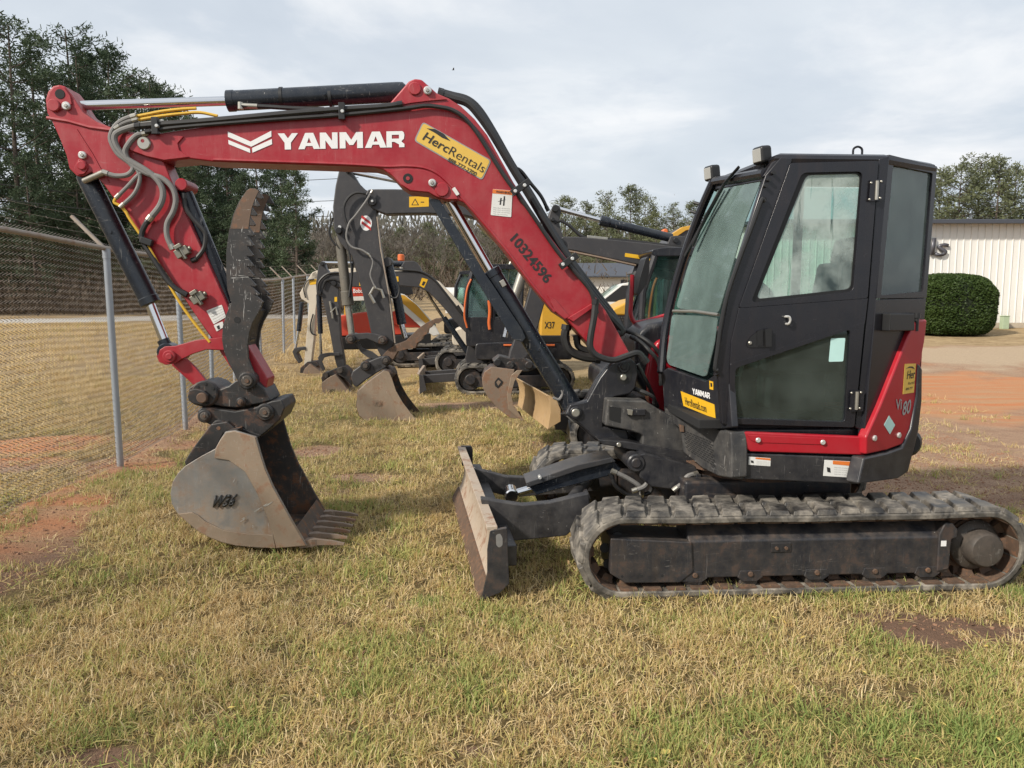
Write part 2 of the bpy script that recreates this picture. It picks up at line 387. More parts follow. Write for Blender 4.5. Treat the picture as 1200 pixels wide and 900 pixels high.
tr(FR, [(641,345),(652,352),(668,371),(662,374),(650,364)], YN+.012, YN-.002, 'doubler_plate', M['red'], boom, .004)
tr(FR, [(665,373),(700,352),(703,355),(672,377)], YN+.03, YN-.002, 'rib', M['red'], boom, .004)
for c, r, m in (((486,103.5),7.2,'red'),((501,105.5),4.6,'bolt'),((518,222),8,'red'),((506.5,214),4.4,'bolt'),((167,165),3,'red'),((168,167.5),7.5,'zinc')):
    pinboss(FR, c, YN+.028 if m != 'bolt' else YN+.036, YN-.002, r, 'pin', M[m], boom)
for c in ((501,105.5),(506.5,214)): pinboss(FR, c, YN+.046, YN, 2.1, 'pin', M['zinc'], boom)
pinboss(FR, (478,209), YN+.017, YN-.002, 5.6, 'pin_hole_shade', M['dark'], boom, .001)  # flat dark disc painted as the shade inside the hole
pinboss(FR, (478,209), YN+.020, YN-.002, 2.2, 'pin', M['red'], boom, .001)
# ---- writing on the boom
YT = YN+.001
GL = {'Y': [[(0,1),(.32,1),(.5,.69),(.70,1),(1,1),(.64,.42),(.64,0),(.33,0),(.33,.42)]],
 'A': [[(0,0),(.29,0),(.347,.19),(.404,.38),(.5,.72),(.5,1),(.33,1)],[(.5,.72),(.596,.38),(.653,.19),(.71,0),(1,0),(.70,1),(.5,1)],[(.347,.19),(.653,.19),(.596,.38),(.404,.38)]],
 'N': [[(0,0),(.31,0),(.31,.52),(.66,0),(1,0),(1,1),(.69,1),(.69,.48),(.34,1),(0,1)]],
 'M': [[(0,0),(.25,0),(.25,.55),(.42,.2),(.58,.2),(.75,.55),(.75,0),(1,0),(1,1),(.72,1),(.5,.52),(.28,1),(0,1)]],
 'R': [[(0,0),(.3,0),(.3,1),(0,1)],[(.3,.78),(.7,.78),(.88,1),(.3,1)],[(.7,.78),(.7,.54),(.86,.42),(.97,.52),(1,.75),(.97,.92),(.88,1)],[(.3,.54),(.7,.54),(.86,.42),(.84,.34),(.3,.34)],[(.44,.34),(.84,.34),(1,.2),(1,0),(.7,0),(.7,.18)]]}
def yanmar_raw():
    v = []; f = []; x = 0
    for ch, w in zip('YANMAR', (1, 1.08, .88, 1.16, 1.08, .90)):
        for poly in GL[ch]:
            o = len(v); v += [(x+a*w, b) for a, b in poly]; f.append(tuple(range(o, o+len(poly))))
        x += w + (.0 if ch in 'YA' else .10)
    x -= .1
    return [(a/x, b) for a, b in v], f
letters_on('', FR.T(326,175.5,YT), FR.T(474,172.5,YT), FR.T(325.5,156.5,YT), M['white'], boom, raw=yanmar_raw())
for px in ([(267,154.2),(293.7,166),(318,153.3),(318.2,160),(294.5,172),(267.3,160.5)][::-1], [(267.6,164),(293,174.5),(293.3,179.2),(268,169)][::-1], [(295.6,173.5),(318.6,163),(319,169),(296,179)][::-1]):
    sheet(T3(FR, px, YT), M['white'], boom, 'emblem', .003)
def badge(F, px, y, mt, parent, r=3, off=.002, name='sticker'):
    q = round_poly(px, r) if r else px
    P = T3(F, q, y); n = Vector((0, 0, 0))
    for i in range(len(P)): n += P[i].cross(P[(i+1) % len(P)])
    if n.y < 0: P = P[::-1]
    return sheet(P, mt, parent, name, off)[2]
q = [(495.5,142.5),(576,188),(565,211.5),(485,165)]
badge(FR, q, YT, M['greyink'], boom, 4, .0022)
s_ = badge(FR, [(496.3,144.3),(574.3,188.4),(564.2,209.6),(487,164.6)], YT, M['yellow2'], boom, 3.5, .0038)
letters_on('Herc', FR.T(494.5,163.5,YT), FR.T(524,180,YT), FR.T(499,154,YT), M['ink'], s_, .0065, .012, .15)
letters_on('Rentals', FR.T(525,180.5,YT), FR.T(566,203,YT), FR.T(529,171,YT), M['ink'], s_, .0065, -.006, .12)
letters_on('888-777-2700', FR.T(524,189,YT), FR.T(557,207,YT), FR.T(526.4,184.3,YT), M['ink'], s_, .0065, .012)
badge(FR, [(500,150.5),(510,151.5),(520,157),(528,165.5),(518,161.5),(510,156)][::-1], YT, M['ink'], s_, 0, .0055, 'swoosh')
w_ = badge(FR, [(577.5,221.5),(600.5,223.5),(599,254.5),(575,252)], YT, M['stick'], boom, 1, .003)
badge(FR, [(577.5,221.8),(600.3,223.8),(600,228.6),(577.1,226.6)], YT, M['orange'], w_, 0, .0045)
letters_on('WARNING', FR.T(581,226.1,YT), FR.T(598,227.6,YT), FR.T(581.1,223.3,YT), M['ink'], w_, .006, .02)
for a, b in (((587,232),(586,240)), ((584,236),(592,234)), ((591,230),(590,241))):
    badge(FR, [(a[0]-.7,a[1]),(a[0]+.9,a[1]),(b[0]+.9,b[1]),(b[0]-.7,b[1])], YT, M['ink'], w_, 0, .0045, 'symbol')
for i in range(4): letters_on('Stay clear of machine', FR.T(578,244+2.4*i,YT), FR.T(597.6-3*(i==3),245.6+2.4*i,YT), FR.T(578.1,242.6+2.4*i,YT), M['greyink'], w_, .0045)
letters_on('10324596', FR.T(597,281.5,YT), FR.T(639,333,YT), FR.T(606,272.5,YT), M['ink'], boom, .003, .022)
badge(FR, [(533,219),(538.5,227.5),(535,229.5),(529.5,221.5)], YT+.013, M['stick'], boom, 1, .003)

# ---- arm
arm_px = [(56,107),(62,100.5),(69,99),(76,101),(84,111),(97,131),(112,142),(132,150),(170,158),(192,190),(205,222),(227,271),(268,360),(290,404),(314,444),(312,455),(303,460),(288,456),(270,431),(247,396),(212,345),(160,270),(122,217),(107,201.5),(99,206),(90,206.5),(81,197.5),(77.5,182),(70,163),(62,145),(55,132),(53,117)]
AN, AF = -.09, -.31
arm = tr(FR, arm_px, AN, AF, 'arm', M['red'], ex, .010)
tr(FR, [(55,117),(58,108),(63,102),(69,100.5),(75,102.5),(82,112),(84,122),(76,127),(64,130),(57,127)], AN+.012, AN-.002, 'doubler_plate', M['red'], arm, .004)
tr(FR, [(92,186),(100,188),(103,197),(99,204),(91,204.5),(86,197)], AN+.012, AN-.002, 'doubler_plate', M['red'], arm, .004, r=3)
strip(FR, [(55,138),(80,142),(105,149),(135,153)], AN+.002, .013, M['red'], arm, 'weld_seam')
strip(FR, [(90,152),(108,180),(121,204),(128,214)], AN+.0, .007, M['red'], arm, 'weld_seam')
for c, r, m in (((62,123),7,'red'),((76.5,123.5),4.6,'bolt'),((95,193.5),5.2,'red'),((95.5,181.5),4.4,'bolt')):
    pinboss(FR, c, AN+.028, AN-.002, r, 'pin', M[m], arm)
for c in ((76.5,123.5),(95.5,181.5)): pinboss(FR, c, AN+.038, AN, 2.0, 'pin', M['zinc'], arm)
pinboss(FR, (70,110), AN+.016, AN-.002, 5.4, 'pin_hole_shade', M['dark'], arm, .001)  # no bore cut; a dark disc stands in for its shade
a_ = badge(FR, [(242,364),(260,357),(265,371.5),(250.5,380)], AN+.001, M['stick'], arm, 1, .003)
for i in range(5): letters_on('lifting capacity chart', FR.T(245+1.7*i,366+3*i,AN+.001), FR.T(260.5+1.0*i,360+2.6*i,AN+.001), FR.T(244.6+1.7*i,364.6+3*i,AN+.001), M['greyink'], a_, .0045)
badge(FR, [(250.5,381),(261,376.5),(262.5,383),(254,388.5)], AN+.001, M['stick'], arm, 1, .003)
badge(FR, [(254,382.5),(257,381),(258,385),(255.5,386)], AN+.001, M['ink'], arm, 0, .005, 'symbol')
# grab hooks and valve blocks on the arm
for c, ang in (((214,295.5), .5), ((232.5,349), .55)):
    p = FR.T(*c, AN+.03); rm = Matrix.Rotation(ang, 3, 'Y')
    mb = MB().box((0,0,0), (.10,.06,.065), rm).box(rm @ Vector((.0,.02,.045)), (.055,.05,.03), rm)
    mb.tube([rm @ Vector((.055,0,0)), rm @ Vector((-.07,0,0))], .017, 10).tube([rm @ Vector((-.0,.02,-.06)), rm @ Vector((0,.02,.05))], .016, 10)
    mb.v = [tuple(Vector(v)+p) for v in mb.v]; mb.build('valve_block', M['valve'], arm, .006)

# ---- arm ram on top of the boom
ar = ram(FR, YC, (77,124.5), (266,118.5), (476,107.5), .073, .034, ex, 'arm_cylinder', M['cylblue'])
for t in (329, 386):
    p, q = FR.T(t, 115, YC), FR.T(t+3.5, 114.8, YC); MB().cyl(p, q, .079, 26).build('clamp_band', M['plast'], ar)
MB().tube(smooth_path([FR.T(*c, YC+.085) for c in ((282,124),(300,124.5),(312,125),(345,127),(380,128))], 5), .016, 8).build('hose', M['hose'], ar)
MB().tube([FR.T(280,123.5,YC+.08), FR.T(302,124.5,YC+.085)], .019, 12).cyl(FR.T(282,120,YC+.08), FR.T(282,128,YC+.08), .022, 12).build('hose_fitting', M['zinc'], ar)
# ---- bucket ram beside the arm
br = ram(FR, YC, (198,412), (177,357), (99,202), .072, .036, ex, 'bucket_cylinder', M['cylblue'])
# ---- thumb ram on the far side of the arm
ram(FR, YC, (287,396), (271,360), (214,222), .062, .033, ex, 'thumb_cylinder', M['cylblue'])
pinboss(FR, (212,216), AN+.02, AF, 7, 'thumb_cylinder_pin', M['red'], ex)
# ---- guide link (two plates) and tip link
for y in (YN+.01, YF-.01):
    tr(FR, [(185,417),(187,410),(193,406),(205,405.5),(230,398.5),(262,395),(276,398),(276,411),(262,410.5),(242,409.5),(225,415),(212,421.5),(205,426),(196,427.5),(188,424)], y, y+.03*(1 if y < -.2 else -1), 'guide_link', M['red'], ex, .005)
    tr(FR, [(203,427.5),(207,420),(217,420),(229,431),(242,447),(238,456),(228,450),(214,437)], y+.035*(1 if y < -.2 else -1), y+.075*(1 if y < -.2 else -1), 'tip_link', M['red'], ex, .005)
pinboss(FR, (197.5,418), YN+.045, YF, 7.4, 'link_pin', M['red'], ex)
pinboss(FR, (197.5,418), YN+.058, YN, 4.0, 'link_pin', M['red'], ex)

# ---- thumb: two toothed plates
tl = [(304,223.5),(299,231),(295,241),(292.5,252),(291,264),(290.3,276),(289.6,288),(289.2,300),(289.6,312),(291,324),(294,335),(298,345),(303,353)]
teeth = []
for i in range(len(tl)-1):
    a, b = tl[i], tl[i+1]
    p2 = (a[0]+(b[0]-a[0])*.62 + 7.5, a[1]+(b[1]-a[1])*.62+3.5)
    teeth += [a, (a[0]+(b[0]-a[0])*.22+1.2, a[1]+(b[1]-a[1])*.22), p2, (p2[0]-1.2, p2[1]+1.8)]
th_px = [(289,223),(293,220.5),(299,220.5)] + teeth + [(306,360),(303,366),(296,378),(292,390),(290,404),(291,420),(296,433),(301,444),(298,455),(290,459),(282,455),(276,441),(267,424),(262,410),(260,398),(261,382),(265,368),(271,355),(266.5,340),(265,320),(265,295),(268,272),(273,252),(280,236)]
for y0, nm in ((YN+.035, 0), (YF-.005, 1)):
    tp = tr(FR, th_px if nm == 0 else th_px, YN+.035 if nm == 0 else YN+.035, YN+.005, 'thumb_plate', M['thumb'], ex, .004)
    if nm: tp.location = (0, -.31, 0)
    MB().prism(P2(FR, [(289,223.5),(293,221),(299,221),(303,224),(299,232),(295,243),(292.5,256),(291,268),(270,268),(274,252),(281,236)], YN+.037), YN+.037, YN+.036).build('rust_patch', M['thumbtip'], tp)
tr(FR, [(268,356),(282,352),(300,364),(292,382),(288,410),(292,436),(286,446),(272,430),(262,402)], YN+.012, YF-.0, 'thumb_web', M['thumb'], ex, .006)
pinboss(FR, (278,375), YN+.037, YN+.03, 3.8, 'pin_hole_shade', M['dark'], ex, .0005)  # dark disc for the shade in the thumb's hole
# ---- coupler
tr(FR, [(220,462),(222,454),(230,448.5),(240,447),(250,450),(258,456),(268,452),(276,446),(284,444),(300,446),(310,456),(317,470),(300,474),(277,478),(262,477),(250,475),(240,478),(226,474)], YN+.03, YF-.03, 'coupler_link', M['steelblack'], ex, .012)
pinboss(FR, (239.5,461.5), YN+.055, YN, 15.5, 'coupler_flange', M['steelblack'], ex, .01)
for k in range(7):
    a = 2*PI*k/7+.3; pinboss(FR, (239.5+11.6*math.cos(a), 461.5+11.6*math.sin(a)), YN+.060, YN+.05, 2.1, 'pin_hole_shade', M['dark'], ex, .0005, 12)  # dark discs for the shade in the flange holes
tr(FR, [(219.5,464),(222,457),(229,455.5),(239,458),(244,463),(243,472),(236,474.5),(226,473),(221,470)], YN+.09, YN+.05, 'coupler_lever', M['steelblack'], ex, .008)
pinboss(FR, (236,466.5), YN+.115, YN+.08, 6.2, 'link_pin', M['rustiron'], ex)
tr(FR, [(231,482),(236,477),(248,478),(275,482),(300,477),(318,470),(330,468),(334,478),(328,492),(316,503),(305,512),(290,510),(277,507),(265,502),(246,498),(234,492)], YN+.06, YF-.06, 'quick_coupler', M['steelblack'], ex, .012)
for c, r in (((289,446.5),10.5),((310,483.5),10.5),((256,502),10),((239,488),8),((281.5,471.5),5.5)):
    pinboss(FR, c, YN+.085, YF-.08, r, 'coupler_pin', M['steelblack'], ex, .01)
    pinboss(FR, c, YN+.105, YN+.08, r*.62, 'coupler_pin', M['rustiron' if r < 8 else 'hub'], ex, .006)
    pinboss(FR, c, YN+.112, YN+.08, r*.25, 'bolt', M['rustiron'], ex, .002, 10)
tr(FR, [(322,470),(329,468),(334,476),(333,490),(326,490),(320,480)], YF-.05, YF-.1, 'coupler_hook', M['steelblack'], ex, .01)
# ---- bucket
BN, BF = .21, -.66
bside = [(264,506),(275,504.5),(300,512),(305,530),(311,549),(320,570),(342,610),(360,640),(322,643),(300,642),(277,640),(260,636),(245,630),(231,622),(220,613),(207,601),(201,590),(199.5,578),(202,565),(208,555),(217,546),(235,535),(252,526),(258,515)]
bk = tr(FR, bside, BN, BN-.028, 'bucket', M['bucket'], ex, .005)
fs = MB().prism(P2(FR, bside, BN), BF, BF+.028).build('side_plate', M['bucketin'], bk, .005)
sb = P2(FR, bside, BN)
def xs(i): return sb[i % len(sb)]
cx, cz = sum(p[0] for p in sb)/len(sb), sum(p[1] for p in sb)/len(sb)
shell_o = [sb[i] for i in list(range(8, len(sb))) + [0, 1]]
shell_o = shell_o[:]
def inn(p, t): 
    d = Vector((cx-p[0], cz-p[1])); d.normalize(); return (p[0]+d.x*t, p[1]+d.y*t)
so = [sb[7]] + shell_o
out_l = [inn(p, .004) for p in so]; in_l = [inn(p, .028) for p in so]
mb = MB(); n = len(so)
vs = [(x, BN-.029, z) for x, z in out_l] + [(x, BF+.029, z) for x, z in out_l] + [(x, BN-.029, z) for x, z in in_l] + [(x, BF+.029, z) for x, z in in_l]
fc = []
for i in range(n-1):
    fc += [(i, i+1, n+i+1, n+i), (2*n+i, 3*n+i, 3*n+i+1, 2*n+i+1)]
fc += [(0, n, 3*n, 2*n), (n-1, 3*n-1, 4*n-1, 2*n-1)]
mb.add(vs, fc).build('shell', M['bucketin'], bk, ang=30)
tr(FR, [(208,602.5),(225,600.5),(232,604),(240,611),(262,621.5),(290,625.5),(320,627),(323,642.6),(300,641.6),(277,639.4),(260,635.5),(245,629.5),(231,621.5),(220,612.5)], BN+.014, BN-.002, 'wear_plate', M['bucketrim'], bk, .004)
tr(FR, [(265,507),(275,505.5),(299,512.5),(304,530),(310,549),(319,570),(341,610),(358.5,639.5),(323.5,642.4),(320,627),(312,604),(301,578),(287,553),(268,539.5),(251,537),(252.5,527),(258,516)], BN+.013, BN-.002, 'cheek_plate', M['bucketrim'], bk, .004)
tr(FR, [(247,497),(266,494),(278,504),(276,512),(262,508),(252,528),(234,536),(217,547),(216,541),(224,528)], .05, -.47, 'hanger', M['steelblack'], bk, .01)
tr(FR, [(262,508),(276,499),(306,510),(300,516)], .02, -.44, 'hanger_cap', M['steelblack'], bk, .008)
logo = letters_on('W36', FR.T(248.5,594.5,BN), FR.T(274.5,593,BN), FR.T(252.5,580,BN), M['ink'], bk, .016, .03, .25, 'cast_lettering')
m_ = logo.modifiers.new('solid', 'SOLIDIFY'); m_.thickness = .016; m_.offset = -1
qs = random.Random(4)
M['scrape'] = flat('scraped_steel', (.46,.45,.42), .4, .4, .4)
for a, b, k in (((295,602),(321,586),7), ((277,612),(291,605),4), ((292,620),(298,615),2), ((268,574),(277,558),1)):
    for _ in range(k):
        u0 = qs.uniform(0,.6); u1 = u0+qs.uniform(.2,.45); o = qs.uniform(-1.6,1.6)*(k > 1); L2 = lambda u: (a[0]+(b[0]-a[0])*u, a[1]+(b[1]-a[1])*u+o)
        p, q2 = L2(u0), L2(u1); m2 = L2((u0+u1)/2)
        badge(FR, [p,(m2[0],m2[1]-.5),q2,(m2[0]+.5,m2[1]+.6)], BN+.0130, M['scrape'], bk, 0, .0015+.0002*_, 'scrape_mark')
# lip and teeth
lip = P2(FR, [(346,619),(360,640.5),(352,641.5),(338,641)], BN)
MB().prism(lip, BN-.03, BF+.03).build('lip', M['bucketin'], bk, .004)
ta, tb = FR.T(350,640,BN), FR.T(402,638.5,BN)
L = (ta-tb).length
for k in range(6):
    y = BN-.05-(BN-BF-.10)*k/5
    a = Vector((ta.x, y, ta.z)); d = Vector((tb.x-ta.x, 0, 0)); ln = d.length; d.normalize()
    secs = [(0, .070, .055, .010), (.28, .062, .055, .018), (.40, .034, .042, .02), (.75, .028, .03, .012), (1.0, .030, .012, .0)]
    rings = []
    for t, w, h, dz in secs:
        c = a + d*(t*ln) + Vector((0, 0, dz-.005)); rings.append([c+Vector((0, sy*w/2, sz*h/2)) for sy, sz in ((-1,-1),(1,-1),(1,1),(-1,1))])
    t_ = MB()
    for i in range(len(rings)-1): t_.loft(rings[i], rings[i+1], i == 0, i == len(rings)-2)
    t_.build('tooth', M['brownb'], bk, 0, 30)

# ---- boom ram and its guard
bc = ram(FR, YC, (519,222), (573,317), (674,482), .080, .040, ex, 'boom_cylinder', M['cylblue'])
tr(FR, [(502,234.5),(508,232.5),(515,234),(566,317),(575,330),(612,386),(616,396),(612,401),(600,397)], YC+.100, YC+.088, 'ram_guard', M['cylblue'], bc, .004)
tr(FR, [(585,330),(590,327),(594,334),(589,337)], YC+.10, YC+.05, 'hose_port', M['zinc'], bc, .004)
MB().tube(smooth_path([FR.T(*c, YC+.07) for c in ((666,486),(674,493),(684,491),(691,482),(692,472))], 6), .020, 10).build('hose', M['sleeve'], bc)
MB().tube(smooth_path([FR.T(*c, YC+.07) for c in ((648,466),(655,468),(659,462),(658,457))], 6), .012, 8).build('hose', M['sleeve'], bc)
# ---- swing bracket
sw_px = [(724,421),(731,418.5),(739,420),(746,426),(748,438),(745,455),(738,462),(722,465),(711,470),(708,478),(707,500),(735,503.5),(738,517),(716,518),(700,516),(688,505),(676,494),(662,486),(668,474),(688,470),(695,457),(703,443),(713,430)]
for y0, y1 in ((-.02, -.10), (-.30, -.38)):
    swb = tr(FR, sw_px, y0, y1, 'swing_bracket', M['black'], ex, .014)
    if y0 < -.1: swb.location.x = .02
tr(FR, [(690,500),(700,486),(735,503.5),(738,517),(716,518),(700,516)], -.09, -.31, 'swing_pivot', M['black'], ex, .012)
tr(FR, [(722,438),(740,440),(742,458),(712,466)], -.09, -.31, 'swing_pivot', M['black'], ex, .012)
pinboss(FR, (731.5,430), -.0, -.4, 7, 'boom_pin', M['black'], ex); pinboss(FR, (731.5,430), .012, -.05, 4, 'boom_pin', M['plast'], ex)
pinboss(FR, (731,442.5), .005, -.05, 3.8, 'bolt', M['zinc'], ex)
pinboss(FR, (675,484), .0, -.4, 7.5, 'ram_pin', M['black'], ex); pinboss(FR, (675,484), .012, -.02, 5, 'ram_pin', M['zinc'], ex)
badge(FR, [(722,432),(741,432),(739,447),(731,451),(723,446)], -.02, M['plast'], ex, 4, .004, 'pin_keeper')

# ---- hoses along boom and arm
YH = YN+.03
hose(FR, [(160,148),(190,145.5),(250,141),(337,133),(400,128),(448,125),(470,122)], YH, .022, M['hose'], ex)
hose(FR, [(172,154.5),(200,150),(250,145.5),(320,140),(400,134.5),(475,127),(498,124),(515,125.5),(530,129),(545,139),(562,160),(590,205),(620,246),(652,293),(675,320),(692,341),(697,358),(699,366)], YH, .016, M['hose'], ex)
YB = YC+.03
for dy, off in ((.05, 0), (-.03, 5), (-.11, 9)):
    hose(FR, [(515,110-off*.3),(530,115-off*.4),(548,121-off*.5),(562,136-off*.8),(578,159-off*.6),(600,196-off*.4),(622,232-off*.5),(648,276-off*.5),(670,311-off*.6),(690,341-off),(708,364-off),(721,378-off*.6),(729,388),(722,392)], YB+dy, .030 if dy > 0 else .026, M['hose'], ex)
hose(FR, [(600,196),(610,200),(622,215),(634,230),(642,246)], YC-.05, .014, M['hose'], ex)
for c in ((610,220),(666,306)):
    p = FR.T(*c, YH); rm = Matrix.Rotation(-.98, 3, 'Y')
    mb = MB().box((0,0,0), (.05,.035,.16), Matrix.Rotation(rad(125), 3, 'Y')); mb.v = [tuple(Vector(v)+p+Vector((0,.02,0))) for v in mb.v]
    mb.build('hose_clamp', M['plast'], ex, .004)
    for s in (-6, 5): pinboss(FR, (c[0]+s, c[1]-s*.62), YH+.05, YH, 2.1, 'bolt', M['bolt'], ex, .003, 12)
for c in ((401,131),(183,148)):
    p = FR.T(*c, YH); MB().box(p+Vector((0,.015,0)), (.045,.04,.12)).build('hose_clamp', M['plast'], ex, .004); pinboss(FR, (c[0],c[1]-1), YH+.045, YH, 2, 'bolt', M['bolt'], ex, .003, 12)
hose(FR, [(698,352),(696,372),(692,395),(692,408),(700,417),(718,422),(735,417),(748,414),(757,424)], .04, .026, M['hose'], ex)
hose(FR, [(664,382,-.2),(662,396,-.2),(668,411,-.2),(684,418,-.2),(702,420,-.2)], -.2, .036, M['hose'], ex)
hose(FR, [(676,394,-.26),(678,406,-.26),(692,412,-.26),(706,414,-.26)], -.2, .028, M['hose'], ex)
for q in ([(740,395,-.3),(752,402,-.25),(762,412,-.2),(772,425,-.2),(775,450,-.2)], [(735,388,-.35),(750,394,-.3),(764,404,-.25),(778,420,-.25)], [(748,428,-.1),(757,446,-.1),(764,460,-.15),(770,476,-.2)], [(742,455,-.1),(756,460,-.05),(766,466,-.05),(767,474,-.1)]):
    hose(FR, q, -.2, .016, M['hose'], ex)
YA = AN+.045
for pts, r in (([(190,144),(172,146),(158,148),(140,154),(134,161),(138,174),(150,187),(170,199),(184,210),(191,224),(188,240),(175,257)], .027),
   ([(172,156),(160,159),(150,170),(147,180),(155,193),(172,203),(190,209),(202,220),(206,234),(203,248),(196,262),(196,277),(202,291)], .024),
   ([(158,136),(148,139),(138,145),(131,155),(130,165),(138,180),(152,191),(156,198),(149,205),(135,206),(122,202)], .022),
   ([(170,199),(160,207),(150,218),(137,231)], .017), ([(158,194),(164,208),(158,226),(142,242)], .017), ([(136,150),(146,144),(160,140)], .020)):
    hose(FR, pts, YA, r*.84, M['sleeve'], ex, 10)
hose(FR, [(175,257),(170,264),(166,274),(168,284),(181,305),(196,328),(206,338),(218,345)], YA-.01, .02, M['hose'], ex)
hose(FR, [(216,228),(217,242),(226,256),(237,268),(241,276),(239,291),(230,303),(226,305)], YA-.03, .017, M['hose'], ex)
for pts in ([(230,127),(212,128),(190,130.5),(172,134),(156,137)], [(255,136),(235,132),(215,133),(192,135.5),(170,139),(156,142)], [(137,231),(134,237),(142,242),(148,249),(153,258),(175,291),(205,345),(226,376),(246,401)]):
    hose(FR, pts, YA-.01, .011, M['yhose'], ex, 8, False)
MB().box(FR.T(172,283,YA)+Vector((0,0,0)), (.09,.05,.05), Matrix.Rotation(-.35, 3, 'Y')).build('hose_clamp', M['plast'], ex, .008)
MB().cyl(FR.T(122,202,YA), FR.T(99,212,YC+.08), .023, 12).build('hose_fitting', M['zinc'], ex)
# ------------------------------------------------------------------ cab and house of the red excavator
YS = .88
cab = ex
def on_z(F, px, py, z): return F.plane(px, py, Vector((0, 0, z)), Vector((0, 0, 1)))
ZR = (FR.T(915,184,YS).z + FR.T(1041,181,YS).z)/2
A0 = FR.T(1028,345,YS); B0 = on_z(FR, 1097, 194, ZR)
CH = Vector((B0.x-A0.x, B0.y-A0.y, 0)).normalized(); CN = Vector((-CH.y, CH.x, 0))
if CN.dot(FR.c-A0) < 0: CN = -CN
def panel(F, pts, P, N, thick, name, mt, parent, off=0.0, bevel=.005, r=0):
    if r: pts = round_poly(pts, r)
    Q = [F.plane(a, b, P+N*off, N) for a, b in pts]
    return MB().loft(Q, [p-N*thick for p in Q]).build(name, mt, parent, bevel)
def panel_ring(F, outer, inner, P, N, thick, name, mt, parent, off=0.0, ro=2, ri=4, bevel=.003):
    o = [F.plane(a, b, P+N*off, N) for a, b in round_poly(outer, ro, 4)]; i = [F.plane(a, b, P+N*off, N) for a, b in round_poly(inner, ri, 4)]
    return MB().ring(o, i, N*-thick).build(name, mt, parent, bevel)
SP = Vector((0, YS, 0)); SN = Vector((0, 1, 0))
# roof
FFr = on_z(FR, 838, 210, ZR); RF = FR.T(915,184,YS); RR = FR.T(1041,181,YS)
xr = min(B0.x, RR.x-.25)
plan = [(RF.x+.03, YS-.01), (RR.x, YS-.01), (B0.x, B0.y), (B0.x-.03, FFr.y-.02), (FFr.x, FFr.y)]
ins = lambda k: [((x-sum(p[0] for p in plan)/5)*k+sum(p[0] for p in plan)/5, (y-sum(p[1] for p in plan)/5)*k+sum(p[1] for p in plan)/5) for x, y in plan]
mb = MB(); lv = [(1.0, ZR-.05), (1.015, ZR-.02), (.99, ZR+.004), (.93, ZR+.02)]
for k in range(3):
    mb.loft([(x, y, lv[k][1]) for x, y in ins(lv[k][0])], [(x, y, lv[k+1][1]) for x, y in ins(lv[k+1][0])], k == 0, k == 2)
mb.build('roof', M['cabblack'], cab, .006)
lf = FR.T(1005,178,.4); MB().tube(smooth_path([lf+Vector((dx, 0, dz)) for dx, dz in ((.033,-.02),(.03,.02),(0,.036),(-.03,.02),(-.033,-.02))], 5), .008, 8).build('lifting_eye', M['cabblack'], cab)
# windscreen plane
NB, NT_, FB = FR.T(843,440,YS-.03), FR.T(895,206,YS-.03), FR.T(776,433,FFr.y+.02)
WN = (NT_-NB).cross(FB-NB).normalized()
if WN.dot(FR.c-NB) < 0: WN = -WN
panel(FR, [(892,211),(840,222.5),(823,266),(805,315),(792,361),(842,367),(858,312),(872,262)], NB, WN, .006, 'windscreen', M['glass_front'], cab, -.012, 0, 5)
panel(FR, [(787.5,368.5),(841,371),(837,402),(828,440),(824,441),(783,427),(781,420)], NB, WN, .006, 'lower_windscreen', M['glass_front'], cab, -.012, 0, 4)
MB().tube([FR.plane(a, b, NB, WN) for a, b in ((789,364.5),(815,365),(842,369))], .012, 8).build('windscreen_rail', M['zinc'], cab)
MB().tube(smooth_path([FR.plane(a, b, NB+WN*.0, WN) for a, b in ((836,213),(820,250),(803,297),(788,348),(779,392),(775,437))], 4), .034, 10).build('front_pillar', M['cabblack'], cab)
MB().tube(smooth_path([FR.plane(a, b, NB+WN*-.005, WN) for a, b in ((838,213),(868,208),(897,203))], 4), .035, 10).build('roof_header', M['cabblack'], cab)
panel(FR, [(838,211),(896,202),(893,212),(838,222)], NB, WN, .03, 'roof_header', M['cabblack'], cab, -.006)
# near front pillar: swept plate on the cab's side plus its bead
pil = [(897,205),(915,184),(929,185),(927.5,192),(909,243),(890,298),(869,355),(861,386),(857.5,430),(857,500),(846,497),(842,440),(838,441),(845,395),(853,350),(862,315),(880,258)]
panel(FR, pil, SP, SN, .05, 'front_pillar', M['cabblack'], cab, 0, .010)
MB().tube(smooth_path([FR.T(a, b, YS+.02) for a, b in ((897,236),(893,234),(884,258),(868,300),(853,344),(845,380),(841,410),(838,432),(841,434))], 5), .015, 8).build('grab_rail', M['plast'], cab)
hd = FR.T(896,196,YS-.03)
panel(FR, [(893,208),(905,190),(917,183),(930,183),(926,192),(912,197),(899,206)], SP, SN, .08, 'roof_corner', M['cabblack'], cab, -.004, .012)
for c in ((900,211),(896,218),(905,203)): 
    p = FR.T(*c, YS+.005); MB().cyl(p, p+Vector((0,.03,0)), .012, 10).build('bolt', M['plast'], cab)
